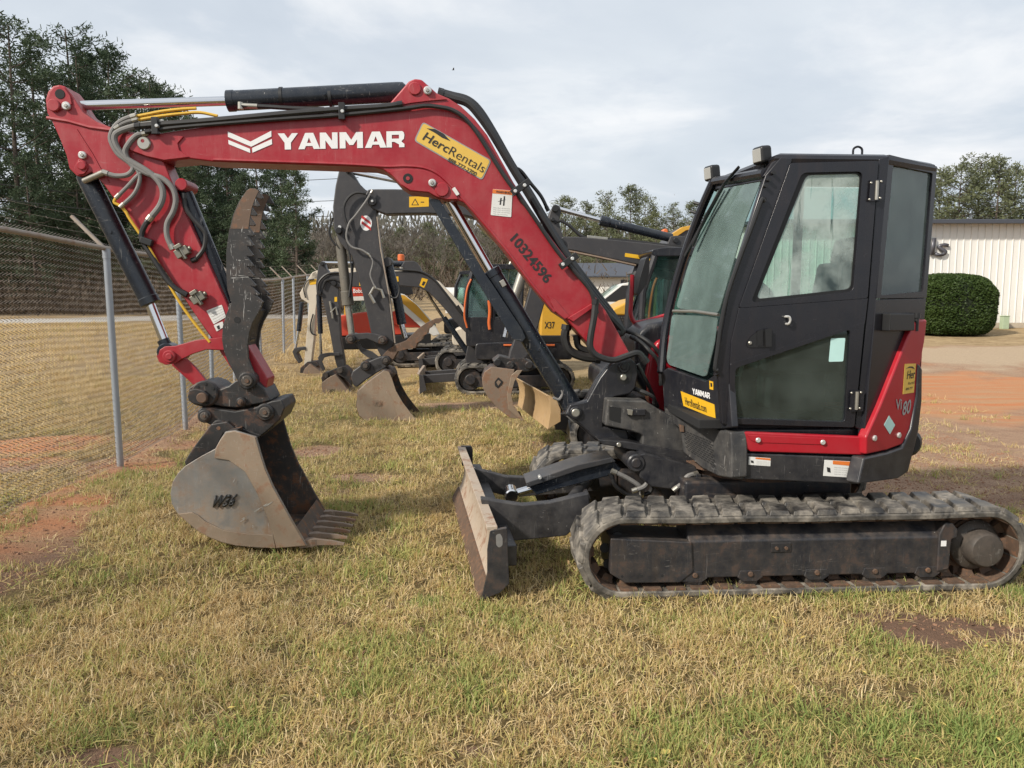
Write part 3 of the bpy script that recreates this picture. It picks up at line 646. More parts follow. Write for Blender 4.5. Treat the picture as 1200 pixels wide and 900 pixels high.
# door
DP = Vector((0, YS+.012, 0))
wo = [(926.5,191),(1030,188.5),(1017,349.5),(866,361)]; wi = [(940,202.5),(1011,201),(1000,341.5),(880,355)]
dr = panel_ring(FR, wo, wi, DP, SN, .035, 'door', M['cabblack'], cab, 0, 3, 7)
panel(FR, [(866,361),(1017.5,349.5),(1014,379.5),(1004,382),(855.5,428),(857,400)], DP, SN, .035, 'door_panel', M['cabblack'], cab, -.0015, .004)
panel_ring(FR, [(855.5,426),(1013.5,377.5),(1001.5,501),(856,497)], [(862,431.5),(996.5,386),(990,494.5),(860.5,490)], DP, SN, .035, 'door_frame', M['cabblack'], cab, 0, 3, 5)
panel_ring(FR, [(938.5,201),(1012.5,199.5),(1001.5,343),(878,356.5)], [(945,205),(1008,203.5),(997,338.5),(886,350.5)], DP, SN, .004, 'window_gasket', M['gasket'], dr, -.018, 6, 7, 0)
panel(FR, [(937,200),(1013.5,199),(1002,343.5),(876,357)], DP, SN, .005, 'window_pane', M['glass_door'], dr, -.024, 0, 6)
panel(FR, [(861,430.5),(997.5,385),(991,495.5),(859.5,491)], DP, SN, .005, 'window_pane', M['glass_low'], dr, -.022, 0, 3)
badge(FR, [(973.5,396.5),(990.5,396),(988,423.5),(971,424)][::-1], YS-.010, M['teal'], dr, 1.5, .002)
# hinges, latch, handle
for px in ([(1019,211),(1036,209.5),(1034.5,235),(1017,236.5)], [(996,457.5),(1012,457),(1010.5,481.5),(994.5,482)]):
    h = badge(FR, px, YS+.016, M['cabblack'], dr, 1, .012, 'hinge'); c = FR.T((px[0][0]+px[1][0])/2, (px[0][1]+px[2][1])/2, YS+.03)
    MB().cyl(c-Vector((0,0,.06)), c+Vector((0,0,.06)), .012, 12).build('hinge_pin', M['zinc'], dr)
    for a in px: pinboss(FR, (a[0]+(2.5 if a[0] < (px[0][0]+px[1][0])/2 else -2.5), a[1]+(3 if a[1] < (px[0][1]+px[2][1])/2 else -3)), YS+.035, YS+.02, 1.3, 'bolt', M['zinc'], dr, .002, 10)
badge(FR, [(874.5,402),(880,394),(890,387),(904,384.5),(905,406.5),(876,407)], YS+.012, M['plast'], dr, 3, .006, 'handle_recess')
badge(FR, [(887,388),(894,386),(894,405),(887,405.5)], YS+.018, M['gasket'], dr, 1, .004, 'handle_recess')
badge(FR, [(895.5,385.5),(903,384.5),(903,406),(896,406)], YS+.018, M['plast'], dr, 1.5, .018, 'handle')
pinboss(FR, (879.5,402), YS+.026, YS+.01, 2.2, 'lock', M['zinc'], dr)
MB().tube(smooth_path([FR.T(a, b, YS+y) for a, b, y in ((920,371.5,.015),(921,371,.035),(925,371.5,.04),(926,376,.04),(924,379.5,.035),(921,379.5,.012))], 4), .008, 8).build('latch', M['bolt'], dr)
# rear post, rear quarter panel with window
panel(FR, [(1030,186),(1043,182),(1028,345),(1014,507),(1002,501),(1018,349)], SP, SN, .06, 'rear_pillar', M['cabblack'], cab, 0, .008)
panel_ring(FR, [(1042,181),(1098.5,195),(1086,349),(1027,350)], [(1047,193.5),(1093,203),(1082,341.5),(1032.5,346)], A0, CN, .05, 'rear_frame', M['cabblack'], cab, .002, 1, 2)
panel(FR, [(1046,192.5),(1094,202.5),(1083,342.5),(1031.5,347)], A0, CN, .005, 'rear_window', M['glass_rear'], cab, -.015, 0, 2)
panel(FR, [(1027,351),(1085.5,349.5),(1083,380),(1066,384),(1034,509),(1013,509)], A0, CN, .05, 'rear_panel', M['cabblack'], cab, 0, .004)
panel(FR, [(1044,367.5),(1072,367.5),(1072,387.5),(1043,388)], A0, CN, .06, 'stay_box', M['plast'], cab, .06, .006)
c_ = FR.plane(1074,376,A0+CN*.03,CN); MB().cyl(c_-CN*.0-Vector((0,0,.07)), c_+Vector((0,0,.03)), .016, 12).cyl(c_+CN*.0+Vector((0,0,.02)), c_+Vector((0,0,.055)), .024, 12).build('stay_knob', M['plast'], cab)
# far side and rear of the cab, floor, seat
ZF = 1.08; yf = FFr.y+.02
xf = FB.x-.05; xb = B0.x
FT2 = FR.plane(836, 214, NB, WN); xt = FT2.x-.03; xbm = FB.x-.02
for (x, y) in ((xb+.05, yf), (xb+.05, B0.y-.03), ((xf*.4+xb*.6), yf)):
    MB().box((x, y, (ZF+ZR)/2), (.06, .05, ZR-ZF-.08)).build('pillar', M['cabblack'], cab, .008)
MB().prism([(xb+.08,1.55),(xbm-.06,1.55),(xt-.02,ZR-.06),(xb+.08,ZR-.06)], yf-.01, yf-.016).build('side_window', M['glass_bg'], cab)
MB().box((xb+.03, (yf+B0.y)/2, (1.6+ZR)/2-.03), (.006, abs(B0.y-yf)-.08, ZR-1.6-.1)).build('rear_window', M['glass_bg'], cab)
MB().box(((xf-.06+xb)/2, yf, 1.3), (abs(xf-.06-xb), .04, .5)).build('side_panel', M['cabblack'], cab, .005)
MB().box((xb+.05, (yf+B0.y)/2, 1.33), (.04, abs(B0.y-yf), .55)).build('rear_wall', M['dark'], cab, .005)
MB().prism([(FB.x-.02,1.0),(NB.x-.06,1.0),(A0.x,1.0),(A0.x,1.06),(FB.x-.02,1.06)], YS-.07, yf).build('cab_floor', M['dark'], cab, .004)
sx = (NB.x*.35+A0.x*.65); sy = (YS+yf)/2+.03
st = MB().box((sx, sy, 1.42), (.50, .50, .14)).box((sx, sy, 1.22), (.36, .4, .3)).build('seat', M['seat'], cab, .03)
MB().box((sx-.27, sy, 1.80), (.12, .48, .66), Matrix.Rotation(-.16, 3, 'Y')).box((sx-.36, sy, 2.20), (.09, .27, .20), Matrix.Rotation(-.16, 3, 'Y')).build('backrest', M['seat'], st, .04)
for s in (-1, 1):
    MB().box((sx+.10, sy+s*.33, 1.52), (.42, .11, .10)).tube([(sx+.26, sy+s*.33, 1.55), (sx+.30, sy+s*.33, 1.74)], .018, 8).build('armrest', M['seat'], st, .01)
MB().box((NB.x-.22, sy-.05, 1.20), (.10, .4, .25), Matrix.Rotation(.25, 3, 'Y')).tube([(NB.x-.2, sy+.1, 1.1), (NB.x-.34, sy+.1, 1.62)], .02, 8).tube([(NB.x-.2, sy-.12, 1.1), (NB.x-.34, sy-.12, 1.62)], .02, 8).build('pedal_levers', M['plast'], cab)
# grab handle seen through the door glass
MB().tube(smooth_path([FR.T(a, b, .66) for a, b in ((998,291),(988,294),(984,303),(983,330),(985,345))], 5), .016, 8).build('inner_handle', M['plast'], cab)
# work lamps, wiper
for (px, py, y, s) in ((893,182,YS-.14,1.0), (834.5,203,FFr.y+.10,1.0)):
    c = FR.T(px, py, y)
    lm = MB().box((0,0,0), (.085,.115,.115)).build('work_lamp', M['plast'], cab, .022, seg=3); lm.location = c; lm.rotation_euler = (0, .12, .25)
    MB().box((.041,0,0), (.010,.085,.085)).build('lens', M['lens'], lm, .008)
    MB().tube([(0,0,-.06),(-.01,0,-.12),(-.06,0,-.14)], .014, 8).build('lamp_bracket', M['plast'], lm)
wp = [FR.plane(a, b, NB+WN*.04, WN) for a, b in ((866,196),(850,214),(829,250),(812,288))]
MB().tube(wp, .009, 6).tube([p+WN*.01+Vector((0,.02,0)) for p in wp], .007, 6).bar(FR.plane(846,220,NB+WN*.02,WN), FR.plane(803,300,NB+WN*.02,WN), .02, .02).build('wiper', M['plast'], cab)
for c in ((822,240),(818,250)):
    p = FR.plane(*c, NB+WN*.0, WN); MB().cyl(p, p+Vector((.05,-.03,.02)), .012, 8).build('bolt', M['plast'], cab)
# front lower panel with its writing
LP = FR.T(853,470,YS); LQ = FR.T(777,455,FFr.y+.05); LD = Vector((LQ.x-LP.x, LQ.y-LP.y, 0)).normalized(); LN = Vector((-LD.y, LD.x, 0))
if LN.dot(FR.c-LP) < 0: LN = -LN
fp = panel(FR, [(775,436),(782,431),(826,446.5),(836,440),(841,425),(852,432),(855,460),(858,501),(843,503),(812,489),(778,476.5)], LP, LN, .05, 'front_panel', M['black'], ex, 0, .010)
def lp(a, b, off=0): return FR.plane(a, b, LP+LN*off, LN)
sheet([lp(*c) for c in ((798,458.3),(837.5,474),(839,491),(801.3,475.5))][::-1], M['yellow'], fp, 'sticker', .003)
letters_on('HercRentals.com', lp(803.5,474,.003), lp(828.5,483.6,.003), lp(802.6,465,.003), M['ink'], fp, .003, .0, .1)
letters_on('YANMAR', lp(812,461.5), lp(832.5,467.5), lp(811.6,454.8), M['white'], fp, .003, raw=yanmar_raw())
sheet([lp(*c) for c in ((831.5,446),(836,447.3),(836.3,457),(832,456))][::-1], M['yellow'], fp, 'sticker', .003)
sheet([lp(*c) for c in ((833,448.5),(835,449),(835.2,453.5),(833.3,453))][::-1], M['ink'], fp, 'symbol', .0045)
# house: lower front corner with grille, side skirt, red covers, bumper
hs = panel(FR, [(778,478),(812,490.5),(843,504),(856,506),(857.5,530),(857,560.5),(841,558),(823,549),(800,530),(797,503),(779,490)], LP, LN, .12, 'front_corner', M['dusty'], ex, .004, .014)
MB().loft(*[[p-SN*k for p in [FR.plane(a, b, Vector((0,YS+.026,0)), SN) for a, b in round_poly([(853,505.5),(865,507),(872.5,528),(871,562),(853,560)], 2)]] for k in (0, .08)]).build('side_corner', M['dusty'], ex, .012)
g = MB(); gd = MB()
gq = [(800,503),(836,518),(839,549),(803.5,527)]
def bil(u, v): 
    a = [(1-u)*gq[0][i]+u*gq[1][i] for i in (0, 1)]; b = [(1-u)*gq[3][i]+u*gq[2][i] for i in (0, 1)]
    return lp((1-v)*a[0]+v*b[0], (1-v)*a[1]+v*b[1], .0065)
for i in range(9):
    for j in range(10):
        u, v = (i+.15+.5*(j % 2))/9.6, (j+.2)/10.2
        if u+.06 > 1: continue
        g.add([bil(u, v), bil(u+.076, v), bil(u+.076, v+.058), bil(u, v+.058)], [(0, 1, 2, 3)])
g.build('grille', M['dark'], hs)  # flat dark quads stand in for the shade inside the grille slots
panel(FR, [(795,497),(801,499),(801,506),(797,506)], LP, LN, .005, 'chip', M['rustiron'], hs, .018, 0)
SK = Vector((0, YS+.03, 0))
panel(FR, [(872,531),(1013,536.5),(1006,567.5),(872,561.5)], SK, SN, .06, 'side_skirt', M['black'], ex, -.004, .010)
rc = panel(FR, [(866,506),(1016,512),(1014,533.5),(880,529.5),(873,525),(868,514)], SK, SN, .05, 'red_cover', M['red_bright'], ex, .004, .010)
panel(FR, [(876,509.8),(967,513.6),(970,521.5),(886,518.6),(880,516)], SK, SN, .006, 'groove', M['red_bright'], rc, .009, .003)
for c in ((889,516),(965,518.6)): pinboss(FR, c, YS+.050, YS+.03, 3.0, 'bolt', M['bolt'], rc, .003, 14)
for px, hdr in (([(877.5,535),(903,536.8),(902.5,546.3),(877,544.5)], 1), ([(966,538.8),(998.5,540.8),(996.5,559.5),(964.3,557.5)], 1)):
    s = badge(FR, px, YS+.026, M['stick'], ex, .5, .003); w = px[1][0]-px[0][0]; hh = px[3][1]-px[0][1]
    badge(FR, [(px[0][0]+w*.3,px[0][1]+.9),(px[1][0]-.5,px[1][1]+.3),(px[1][0]-.6,px[1][1]+hh*.27),(px[0][0]+w*.3,px[0][1]+hh*.27)], YS+.026, M['orange'], s, 0, .0045)
    for i in range(4): letters_on('keep clear of swing area', FR.T(px[0][0]+w*.35,px[0][1]+hh*(.45+.14*i)+1,YS+.026), FR.T(px[1][0]-w*.06,px[1][1]+hh*(.42+.14*i)+1,YS+.026), FR.T(px[0][0]+w*.35,px[0][1]+hh*(.38+.14*i)+1,YS+.026), M['greyink'], s, .0045)
    badge(FR, [(px[0][0]+w*.08,px[0][1]+hh*.45),(px[0][0]+w*.2,px[0][1]+hh*.5),(px[0][0]+w*.22,px[0][1]+hh*.8),(px[0][0]+w*.1,px[0][1]+hh*.75)], YS+.026, M['ink'], s, 0, .0045, 'symbol')
fin = panel(FR, [(1070,380),(1076,374.5),(1087,374.5),(1084,400),(1078,432),(1074,470),(1066,504),(1058,521),(1040,527.5),(1015,533),(1015.5,512),(1032,475),(1050,430)], A0, CN, .07, 'red_fin', M['red_bright'], ex, .035, .014)
def cp(a, b, off=.036): return FR.plane(a, b, A0+CN*off, CN)
def cbadge(px, mt, off=.038, nm='sticker'):
    P = [cp(a, b, off) for a, b in px]; return MB().loft(P, [p-CN*.0015 for p in P]).build(nm, mt, fin)
cbadge([(1060.5,426.5),(1073.5,426),(1071,460),(1058,462)], M['yellow2'])
letters_on('Her', cp(1062.5,444.5,.038), cp(1071.5,443,.038), cp(1063.5,434.5,.038), M['ink'], fin, .003, .012)
cbadge([(1062,432),(1066,429.5),(1070,429.5),(1072,432.5),(1069,431.2),(1066,431)], M['ink'], .0405, 'swoosh')
letters_on('Rental', cp(1064,451,.038), cp(1071,449.5,.038), cp(1064.3,447.6,.038), M['ink'], fin, .003)
letters_on('888-777', cp(1061,457.5,.038), cp(1069,456,.038), cp(1061.3,454.5,.038), M['ink'], fin, .003, .01)
letters_on('Vi', cp(1049,480.5), cp(1056,479.5), cp(1049.5,468), M['greyink'], fin, .003, .02)
letters_on('80', cp(1056.5,487.5), cp(1066,484), cp(1058.5,470.5), M['greyink'], fin, .003, .02)
cbadge([(1042,487),(1049,498),(1043,509),(1036,498)], M['teal'])
for c in ((1024.5,513.5),(1053,510)):
    p = cp(*c, .035); MB().cyl(p-CN*.01, p+CN*.012, .02, 14, .004).build('bolt', M['bolt'], fin)
panel(FR, [(1013,536.5),(1040,530.5),(1058,524),(1068,503),(1075,465),(1077,426),(1081.5,432),(1081,470),(1077,505),(1065,553),(1053,561),(1006,567.5)], A0, CN, .10, 'rear_bumper', M['black'], ex, .05, .014)
bodyplan = [(LP.x-.06, YS-.05), (A0.x, YS-.05), (B0.x+.06, B0.y-.02), (B0.x+.0, -.35), (B0.x+.25, -.85), (A0.x+.2, -1.05), (LP.x-.1, -1.05), (LP.x+.1, -.30)]
mb = MB().loft([(x, y, .70) for x, y in bodyplan], [(x, y, 1.0) for x, y in bodyplan]); mb.build('house_body', M['black'], ex, .02)
hoodplan = [(B0.x-.0, B0.y-.06), (B0.x-.06, -.4), (B0.x+.2, -.88), (A0.x+.2, -1.06), (LP.x-.2, -1.06), (LP.x-.2, yf-.07), (xb-.02, yf-.07), (xb-.02, B0.y-.06)]
MB().loft([(x, y, 1.0) for x, y in hoodplan], [(x, y, 1.62) for x, y in hoodplan]).build('engine_hood', M['red_bright'], ex, .04)
MB().cyl(cp(1068,520,-.05), cp(1068,520,-.05)+Vector((0,-.15,0)), .10, 20, .03).build('rear_duct', M['plast'], ex)
# far front cover, handrail and mirror
tr(FR, [(742,440),(744,398),(751,387),(760,380),(775,376),(800,372),(800,470),(762,470)], -.46, -.98, 'tank_cover', M['black'], ex, .05)
tr(FR, [(757,440),(762,415),(770,400),(790,392),(800,392),(800,490),(775,490),(762,470)], -.40, -.60, 'red_side_cover', M['red_bright'], ex, .03)
MB().tube(smooth_path([FR.T(a, b, -.95) for a, b in ((741,322),(740,350),(739,366),(742,376),(747,378),(765,374),(785,368))], 5), .019, 10).tube(smooth_path([FR.T(a, b, -.95) for a, b in ((746,378),(741,386),(736,400))], 4), .019, 10).build('handrail', M['red_bright'], ex)
MB().prism(P2(FR, round_poly([(757,302),(761,300),(761,318),(758,333),(748,347),(746,344),(750,325)], 3), -.90), -.90, -1.12).build('mirror', M['plast'], ex, .01)
# revolving-frame nose
nose = tr(FR, [(712,468),(757,470),(779,484),(803,495),(803,530),(752,524),(753,511),(748,508),(736,504.5),(709,499)], .12, -.55, 'swing_frame', M['dusty'], ex, .014)
tr(FR, [(701,515),(737,517.5),(760,522),(810,531),(860,551),(860,566),(800,546),(745,528),(706,521)], .14, -.55, 'frame_plate', M['black'], ex, .008)
pinboss(FR, (725.5,521.5), .155, .1, 2.8, 'bolt', M['zinc'], ex, .003, 12)
panel(FR, [(735,480.5),(757,479.5),(757,487),(735,487)], Vector((0,.12,0)), SN, .03, 'frame_lug', M['black'], ex, .03, .005)
panel(FR, [(735,479.5),(742,480.5),(741,487),(736,486)], Vector((0,.12,0)), SN, .02, 'lug_end', M['zinc'], ex, .036, .003)
panel(FR, [(714,476),(728,478),(727,496),(714,492)], Vector((0,.12,0)), SN, .004, 'recess', M['plast'], ex, .002, 0)
# ------------------------------------------------------------------ undercarriage
def stadium(xr, xf, zt, zb, sag=.0):
    R = (zt-zb)/2; zc = (zt+zb)/2; Lf = xf-xr; A = PI*R; tot = 2*Lf+2*A
    def P(s):
        s %= tot
        if s < Lf: t = s/Lf; return Vector((xr+s, 0, zt - sag*math.sin(PI*t)**.7*(.6+.4*math.sin(3*PI*t)**2))), Vector((0, 0, 1)), Vector((1, 0, 0))
        s -= Lf
        if s < A: a = PI/2 - s/R; return Vector((xf+R*math.cos(a), 0, zc+R*math.sin(a))), Vector((math.cos(a), 0, math.sin(a))), Vector((math.sin(a), 0, -math.cos(a)))
        s -= A
        if s < Lf: return Vector((xf-s, 0, zb)), Vector((0, 0, -1)), Vector((-1, 0, 0))
        s -= Lf; a = -PI/2 - s/R; return Vector((xr+R*math.cos(a), 0, zc+R*math.sin(a))), Vector((math.cos(a), 0, math.sin(a))), Vector((math.sin(a), 0, -math.cos(a)))
    return P, tot
def track(parent, xr, xf, zt, zb, y0, y1, th=.05, lug=.026, npitch=42, nseg=120, sag=.012, name='track', rub=None, rubin=None, detail=True):
    P, tot = stadium(xr, xf, zt, zb, sag)
    mb = MB(); ed = .018
    prof = [(y0, -th), (y0, -ed), (y0-.012*(1 if y0 > y1 else -1), 0), (y1+.012*(1 if y0 > y1 else -1), 0), (y1, -ed), (y1, -th)]
    rings = []
    for i in range(nseg):
        p, nr, t = P(tot*i/nseg); rings.append([p+nr*h+Vector((0, y, 0)) for y, h in prof])
    m = len(prof); vs = [v for r in rings for v in r]; fs = []
    for i in range(nseg):
        j = (i+1) % nseg
        for k in range(m): fs.append((i*m+k, i*m+(k+1) % m, j*m+(k+1) % m, j*m+k))
    mb.add(vs, fs)
    pitch = tot/npitch; w = y1-y0; q = random.Random(3)
    for i in range(npitch):
        for row, (a, b) in enumerate(((.005, .53), (.47, .995))):
            s0 = pitch*(i+.5*row); ya, yb = y0+w*a, y0+w*b; sk = pitch*.34*(1 if row else -1)
            base = []; top = []
            for (y, ds) in ((ya, -.44), (ya, .44), (yb, .40), (yb, -.40)):
                off = sk*((y-ya)/(yb-ya)) if row == 0 else sk*((y-yb)/(ya-yb))*-1*-1
                for lst, h, sh in ((base, -.004, 1), (top, lug*q.uniform(.85, 1.05), .86)):
                    p, nr, t = P(s0 + ds*pitch*sh + off); yy = (ya+yb)/2 + (y-(ya+yb)/2)*(1 if sh == 1 else .90)
                    lst.append(p+nr*h+Vector((0, yy, 0)))
            mb.loft(base, top, False, True)
    o = mb.build(name, rub or M['rubber'], parent, .007 if detail else 0, 30)
    if detail:
        g = MB(); n2 = npitch
        for i in range(n2):
            p, nr, t = P(pitch*(i+.25)); yc = (y0+y1)/2
            b = [p-nr*th+t*sx*pitch*.28+Vector((0, yc+sy*.10, 0)) for sx, sy in ((-1,-1),(1,-1),(1,1),(-1,1))]
            tp = [p-nr*(th+.055)+t*sx*pitch*.17+Vector((0, yc+sy*.07, 0)) for sx, sy in ((-1,-1),(1,-1),(1,1),(-1,1))]
            g.loft(b, tp, False, True)
            b = [p-nr*th+t*sx*pitch*.36+Vector((0, yc+sy*abs(w)*.46, 0)) for sx, sy in ((-1,-1),(1,-1),(1,1),(-1,1))]
            g.loft(b, [v-nr*.012 for v in b], False, True)
        g.build('drive_lugs', M['rustiron'], o)
    return o
Y1, Y0 = 1.13, .69
fl = FR.T(692,650,Y1); fr_ = FR.T(1192,645,Y1)
ZB = FR.T(900,700,Y1).z; ZT = FR.T(900,600,Y1).z
Rr = (ZT-ZB)/2
xF = FR.T(680,650,Y1).x-Rr; xR = FR.T(1206,650,Y1).x+Rr
dz = -.0
TZT, TZB = ZT-.012, ZB+.004
for k, (ya, yb, dx) in enumerate(((Y1, Y0, 0), (-Y0, -Y1, .13))):
    if k: TZT += .04; TZB += .04; dz += .04
    tk = track(ex, xR+dx, xF+dx, TZT, TZB, ya, yb)
    yo = ya if k == 0 else ya  # face nearer the camera
    zc = (TZT+TZB)/2; RI = Rr-.052
    # idler (front) and sprocket (rear)
    idl = MB().lathe((xF+dx, ya-.12, zc), (xF+dx, yb+.12, zc), [(0, RI-.075), (.0, RI-.01), (.05, RI), (abs(ya-yb)-.29, RI), (abs(ya-yb)-.24, RI-.01), (abs(ya-yb)-.24, RI-.08)], 40)
    idl = idl.build('idler_wheel', M['frame'], tk)
    for j in range(6):
        a = j*PI/3+.3; MB().cyl((xF+dx+.11*math.cos(a), ya-.119, zc+.11*math.sin(a)), (xF+dx+.11*math.cos(a), ya-.125, zc+.11*math.sin(a)), .033, 14).build('wheel_hole_shade', M['dark'], idl)  # dark discs painted as shade in the wheel's openings
    MB().cyl((xF+dx, ya-.08, zc), (xF+dx, yb+.08, zc), .07, 20, .01).build('idler_hub', M['frame'], idl)
    sp = MB(); nt = 15
    pts = []
    for j in range(nt*4):
        a = 2*PI*j/(nt*4); r = RI+(.012 if j % 4 in (0, 1) else -.035); pts.append((xR+dx+r*math.cos(a), zc+r*math.sin(a)))
    sp.prism(pts, (ya+yb)/2+.03, (ya+yb)/2-.03); sp.cyl((xR+dx, ya-.16, zc), (xR+dx, yb+.1, zc), RI-.06, 36, .01)
    sp = sp.build('drive_sprocket', M['rustiron'], tk)
    MB().lathe((xR+dx, ya+.005, zc), (xR+dx, yb+.1, zc), [(0, .085), (.004, .105), (.02, .117), (.11, .121), (.12, .15), (.14, .17)], 36).build('drive_hub', M['hub'], sp)
    # track frame: box with sloping shoulders
    z = lambda py: FR.T(900, py, Y1-.05).z+dz
    X = lambda px: FR.T(px, 650, Y1-.05).x+dx
    ys, yi = ya-.05, yb+.07
    zt_, zb_ = z(633), z(676)
    sec = [(ys, zb_), (ys, zt_), (ys-.13, z(614)), (yi+.05, z(614)), (yi, zt_), (yi, zb_)]
    mb = MB(); xa, xb_ = X(812), X(1113)
    mb.loft([(xa+.03, y, zz) for y, zz in sec], [(xb_, y, zz) for y, zz in sec])
    tf = mb.build('track_frame', M['frame'], tk, .012)
    MB().prism([(X(a), z(b)) for a, b in [(715,627),(810,633),(812.5,668),(797,680),(733,679),(715,668)]], ys+.012, yi-.012).build('frame_cover', M['frame'], tf, .008)
    MB().prism([(X(a), z(b)) for a, b in [(812.5,662),(820,679),(790,680),(800,676)]], ys+.004, ys-.02).build('roller_guard', M['frame'], tf, .004)
    for a in (815, 880, 958, 1026, 1088):
        MB().prism([(X(a-15),z(676)),(X(a-8),z(681)),(X(a+8),z(681)),(X(a+15),z(676)),(X(a+12),z(668)),(X(a-12),z(668))], ys+.002, ys-.03).build('roller_guard', M['frame'], tf, .005)
        MB().cyl((X(a), ys-.02, z(682)), (X(a), yi+.02, z(682)), .062, 24, .01).build('track_roller', M['hub'], tf)
        MB().cyl((X(a), ys+.014, z(672)), (X(a), ys-.01, z(672)), .018, 8, .004).build('bolt', M['rustiron'], tf)
    for a in (729, 752, 776): MB().cyl((X(a), ys+.0135, z(671)), (X(a), ys, z(671)), .009, 10).build('bolt_hole_shade', M['dark'], tf)  # shade of the small holes as dark discs
    MB().prism([(X(903),z(636)),(X(926),z(636)),(X(926),z(647)),(X(903),z(647))], ys+.008, ys-.01).build('grease_cover', M['frame'], tf, .004)
    for a in (909, 920): MB().cyl((X(a), ys+.02, z(642)), (X(a), ys, z(642)), .011, 8).build('bolt', M['rustiron'], tf)
    MB().prism([(X(1104),z(616)),(X(1113),z(616)),(X(1120),z(625)),(X(1119),z(634)),(X(1113),z(636)),(X(1112),z(671)),(X(1098),z(674)),(X(1098),z(630))], ys+.012, yi).build('frame_end', M['frame'], tf, .01)
    MB().prism([(X(1100.5),z(637)),(X(1106.5),z(637)),(X(1106.5),z(643.5)),(X(1100.5),z(643.5))], ys+.015, ys+.011).build('sticker', M['white'], tf)
    MB().cyl((X(942), ys-.05, z(607)), (X(942), yi+.05, z(607)), .055, 22, .01).build('carrier_roller', M['hub'], tf)
    MB().box((X(942), (ys+yi)/2, z(614)), (.12, .12, .1)).build('roller_bracket', M['frame'], tf, .01)
# centre frame and slewing ring
zc = (TZT+TZB)/2; xm = (xR+xF)/2
MB().box((xm, 0, .42), (1.25, .9, .26)).box((xm+.35, 0, .36), (.30, 1.5, .20)).box((xm-.40, 0, .36), (.30, 1.5, .20)).build('centre_frame', M['frame'], ex, .02)
MB().lathe((xm, 0, .54), (xm, 0, .72), [(0, .48), (.06, .48), (.061, .55), (.10, .55), (.101, .50), (.18, .50)], 40).build('slewing_ring', M['rustiron'], ex)
tr(FR, [(748,533),(756,531),(815,546),(823,560),(815,577),(764,571),(750,560)], .26, -.26, 'blade_bracket', M['black'], ex, .012)
pinboss(FR, (746,543), .27, -.27, 11, 'blade_pivot', M['black'], ex, .01); pinboss(FR, (746,543), .285, .2, 6, 'pivot_pin', M['frame'], ex, .006)
for q in ([(718,552,.18),(735,560,.18),(751,571,.18),(752,580,.1)], [(790,574,.3),(800,566,.3),(806,558,.3),(816,555,.28)], [(742,575,.2),(755,570,.2),(762,560,.2)]):
    hose(FR, q, .2, .018, M['sleeve'], ex)
hose(FR, [(716,556,.12),(722,570,.12),(738,580,.1),(760,578,.1),(765,566,.1)], .1, .017, M['hose'], ex)
tr(FR, [(816,556),(822,556),(822,570),(815,575)], .32, .25, 'hose_guard', M['frame'], ex, .006)
# ---- dozer blade
yb0, yb1 = 1.10, -1.22
nt = FR.T(573,620,yb0); nb = FR.T(563,703,yb0); ft = FR.T(538,524.5,yb1); fb = FR.T(531.5,586,yb1)
nb.z = max(nb.z, -.03); fb.z = max(fb.z, .03)
def bl(v, h, bulge=0.0):   # point on the mould-board: v along the width, h up
    a = nb.lerp(fb, v); b = nt.lerp(ft, v); p = a.lerp(b, h); p.x -= .075*math.sin(PI*h)*(1 if h < 1 else 0); return p
mb = MB(); hs_ = [0, .12, .3, .5, .7, .85, 1.0]; nv = 14
F0 = [[bl(i/nv, h) for h in hs_] for i in range(nv+1)]
vs = [p for r in F0 for p in r] + [p+Vector((-.028, 0, 0)) for r in F0 for p in r]; m = len(hs_); N = (nv+1)*m; fs = []
for i in range(nv):
    for k in range(m-1):
        a = i*m+k; fs += [(a, a+m, a+m+1, a+1), (N+a, N+a+1, N+a+m+1, N+a+m)]
    fs += [(i*m, N+i*m, N+(i+1)*m, (i+1)*m), (i*m+m-1, (i+1)*m+m-1, N+(i+1)*m+m-1, N+i*m+m-1)]
for k in range(m-1):
    for i in (0, nv): a = i*m+k; fs.append((a, a+1, N+a+1, N+a))
bd = mb.add(vs, fs).build('dozer_blade', M['blade'], ex, 0, 40)
ce = MB()
for i in range(nv):
    a, b = bl(i/nv, .0)+Vector((.016, 0, -.01)), bl((i+1)/nv, .0)+Vector((.016, 0, -.01)); c, d = bl((i+1)/nv, .2)+Vector((.016, 0, 0)), bl(i/nv, .2)+Vector((.016, 0, 0))
    ce.loft([a, b, c, d], [p-Vector((.014, 0, 0)) for p in (a, b, c, d)], True, True)
ce.build('cutting_edge', M['rustiron'], bd)
MB().bar(bl(0, 1)+Vector((-.02, 0, .005)), bl(1, 1)+Vector((-.02, 0, .005)), .07, .022).build('top_rail', M['blade'], bd, .004)
tr(FR, [(574.5,622),(594,618.5),(597,684),(586,695),(563.5,704),(571,672),(571,645)], yb0+.004, yb0-.03, 'end_plate', M['frame'], bd, .005)
badge(FR, [(581,627),(586,625),(589,630),(589,639),(585,642),(581.5,639)], yb0+.004, M['sleeve'], bd, 2, .002, 'reflector')
tr(FR, [(540,523),(552,523),(554,527),(554,546),(541,546)], yb1+.05, yb1, 'lifting_lug', M['frame'], bd, .006)
rbk = MB()
for y in (.55, -.6):
    v = (yb0-y)/(yb0-yb1); p = bl(v, .5); rbk.box((p.x-.10, y, p.z), (.16, .05, .34))
rbk.bar(bl(.03,.55)-Vector((.09,0,0)), bl(.97,.55)-Vector((.09,0,0)), .10, .14)
rbk.build('blade_stiffener', M['black'], bd, .008)
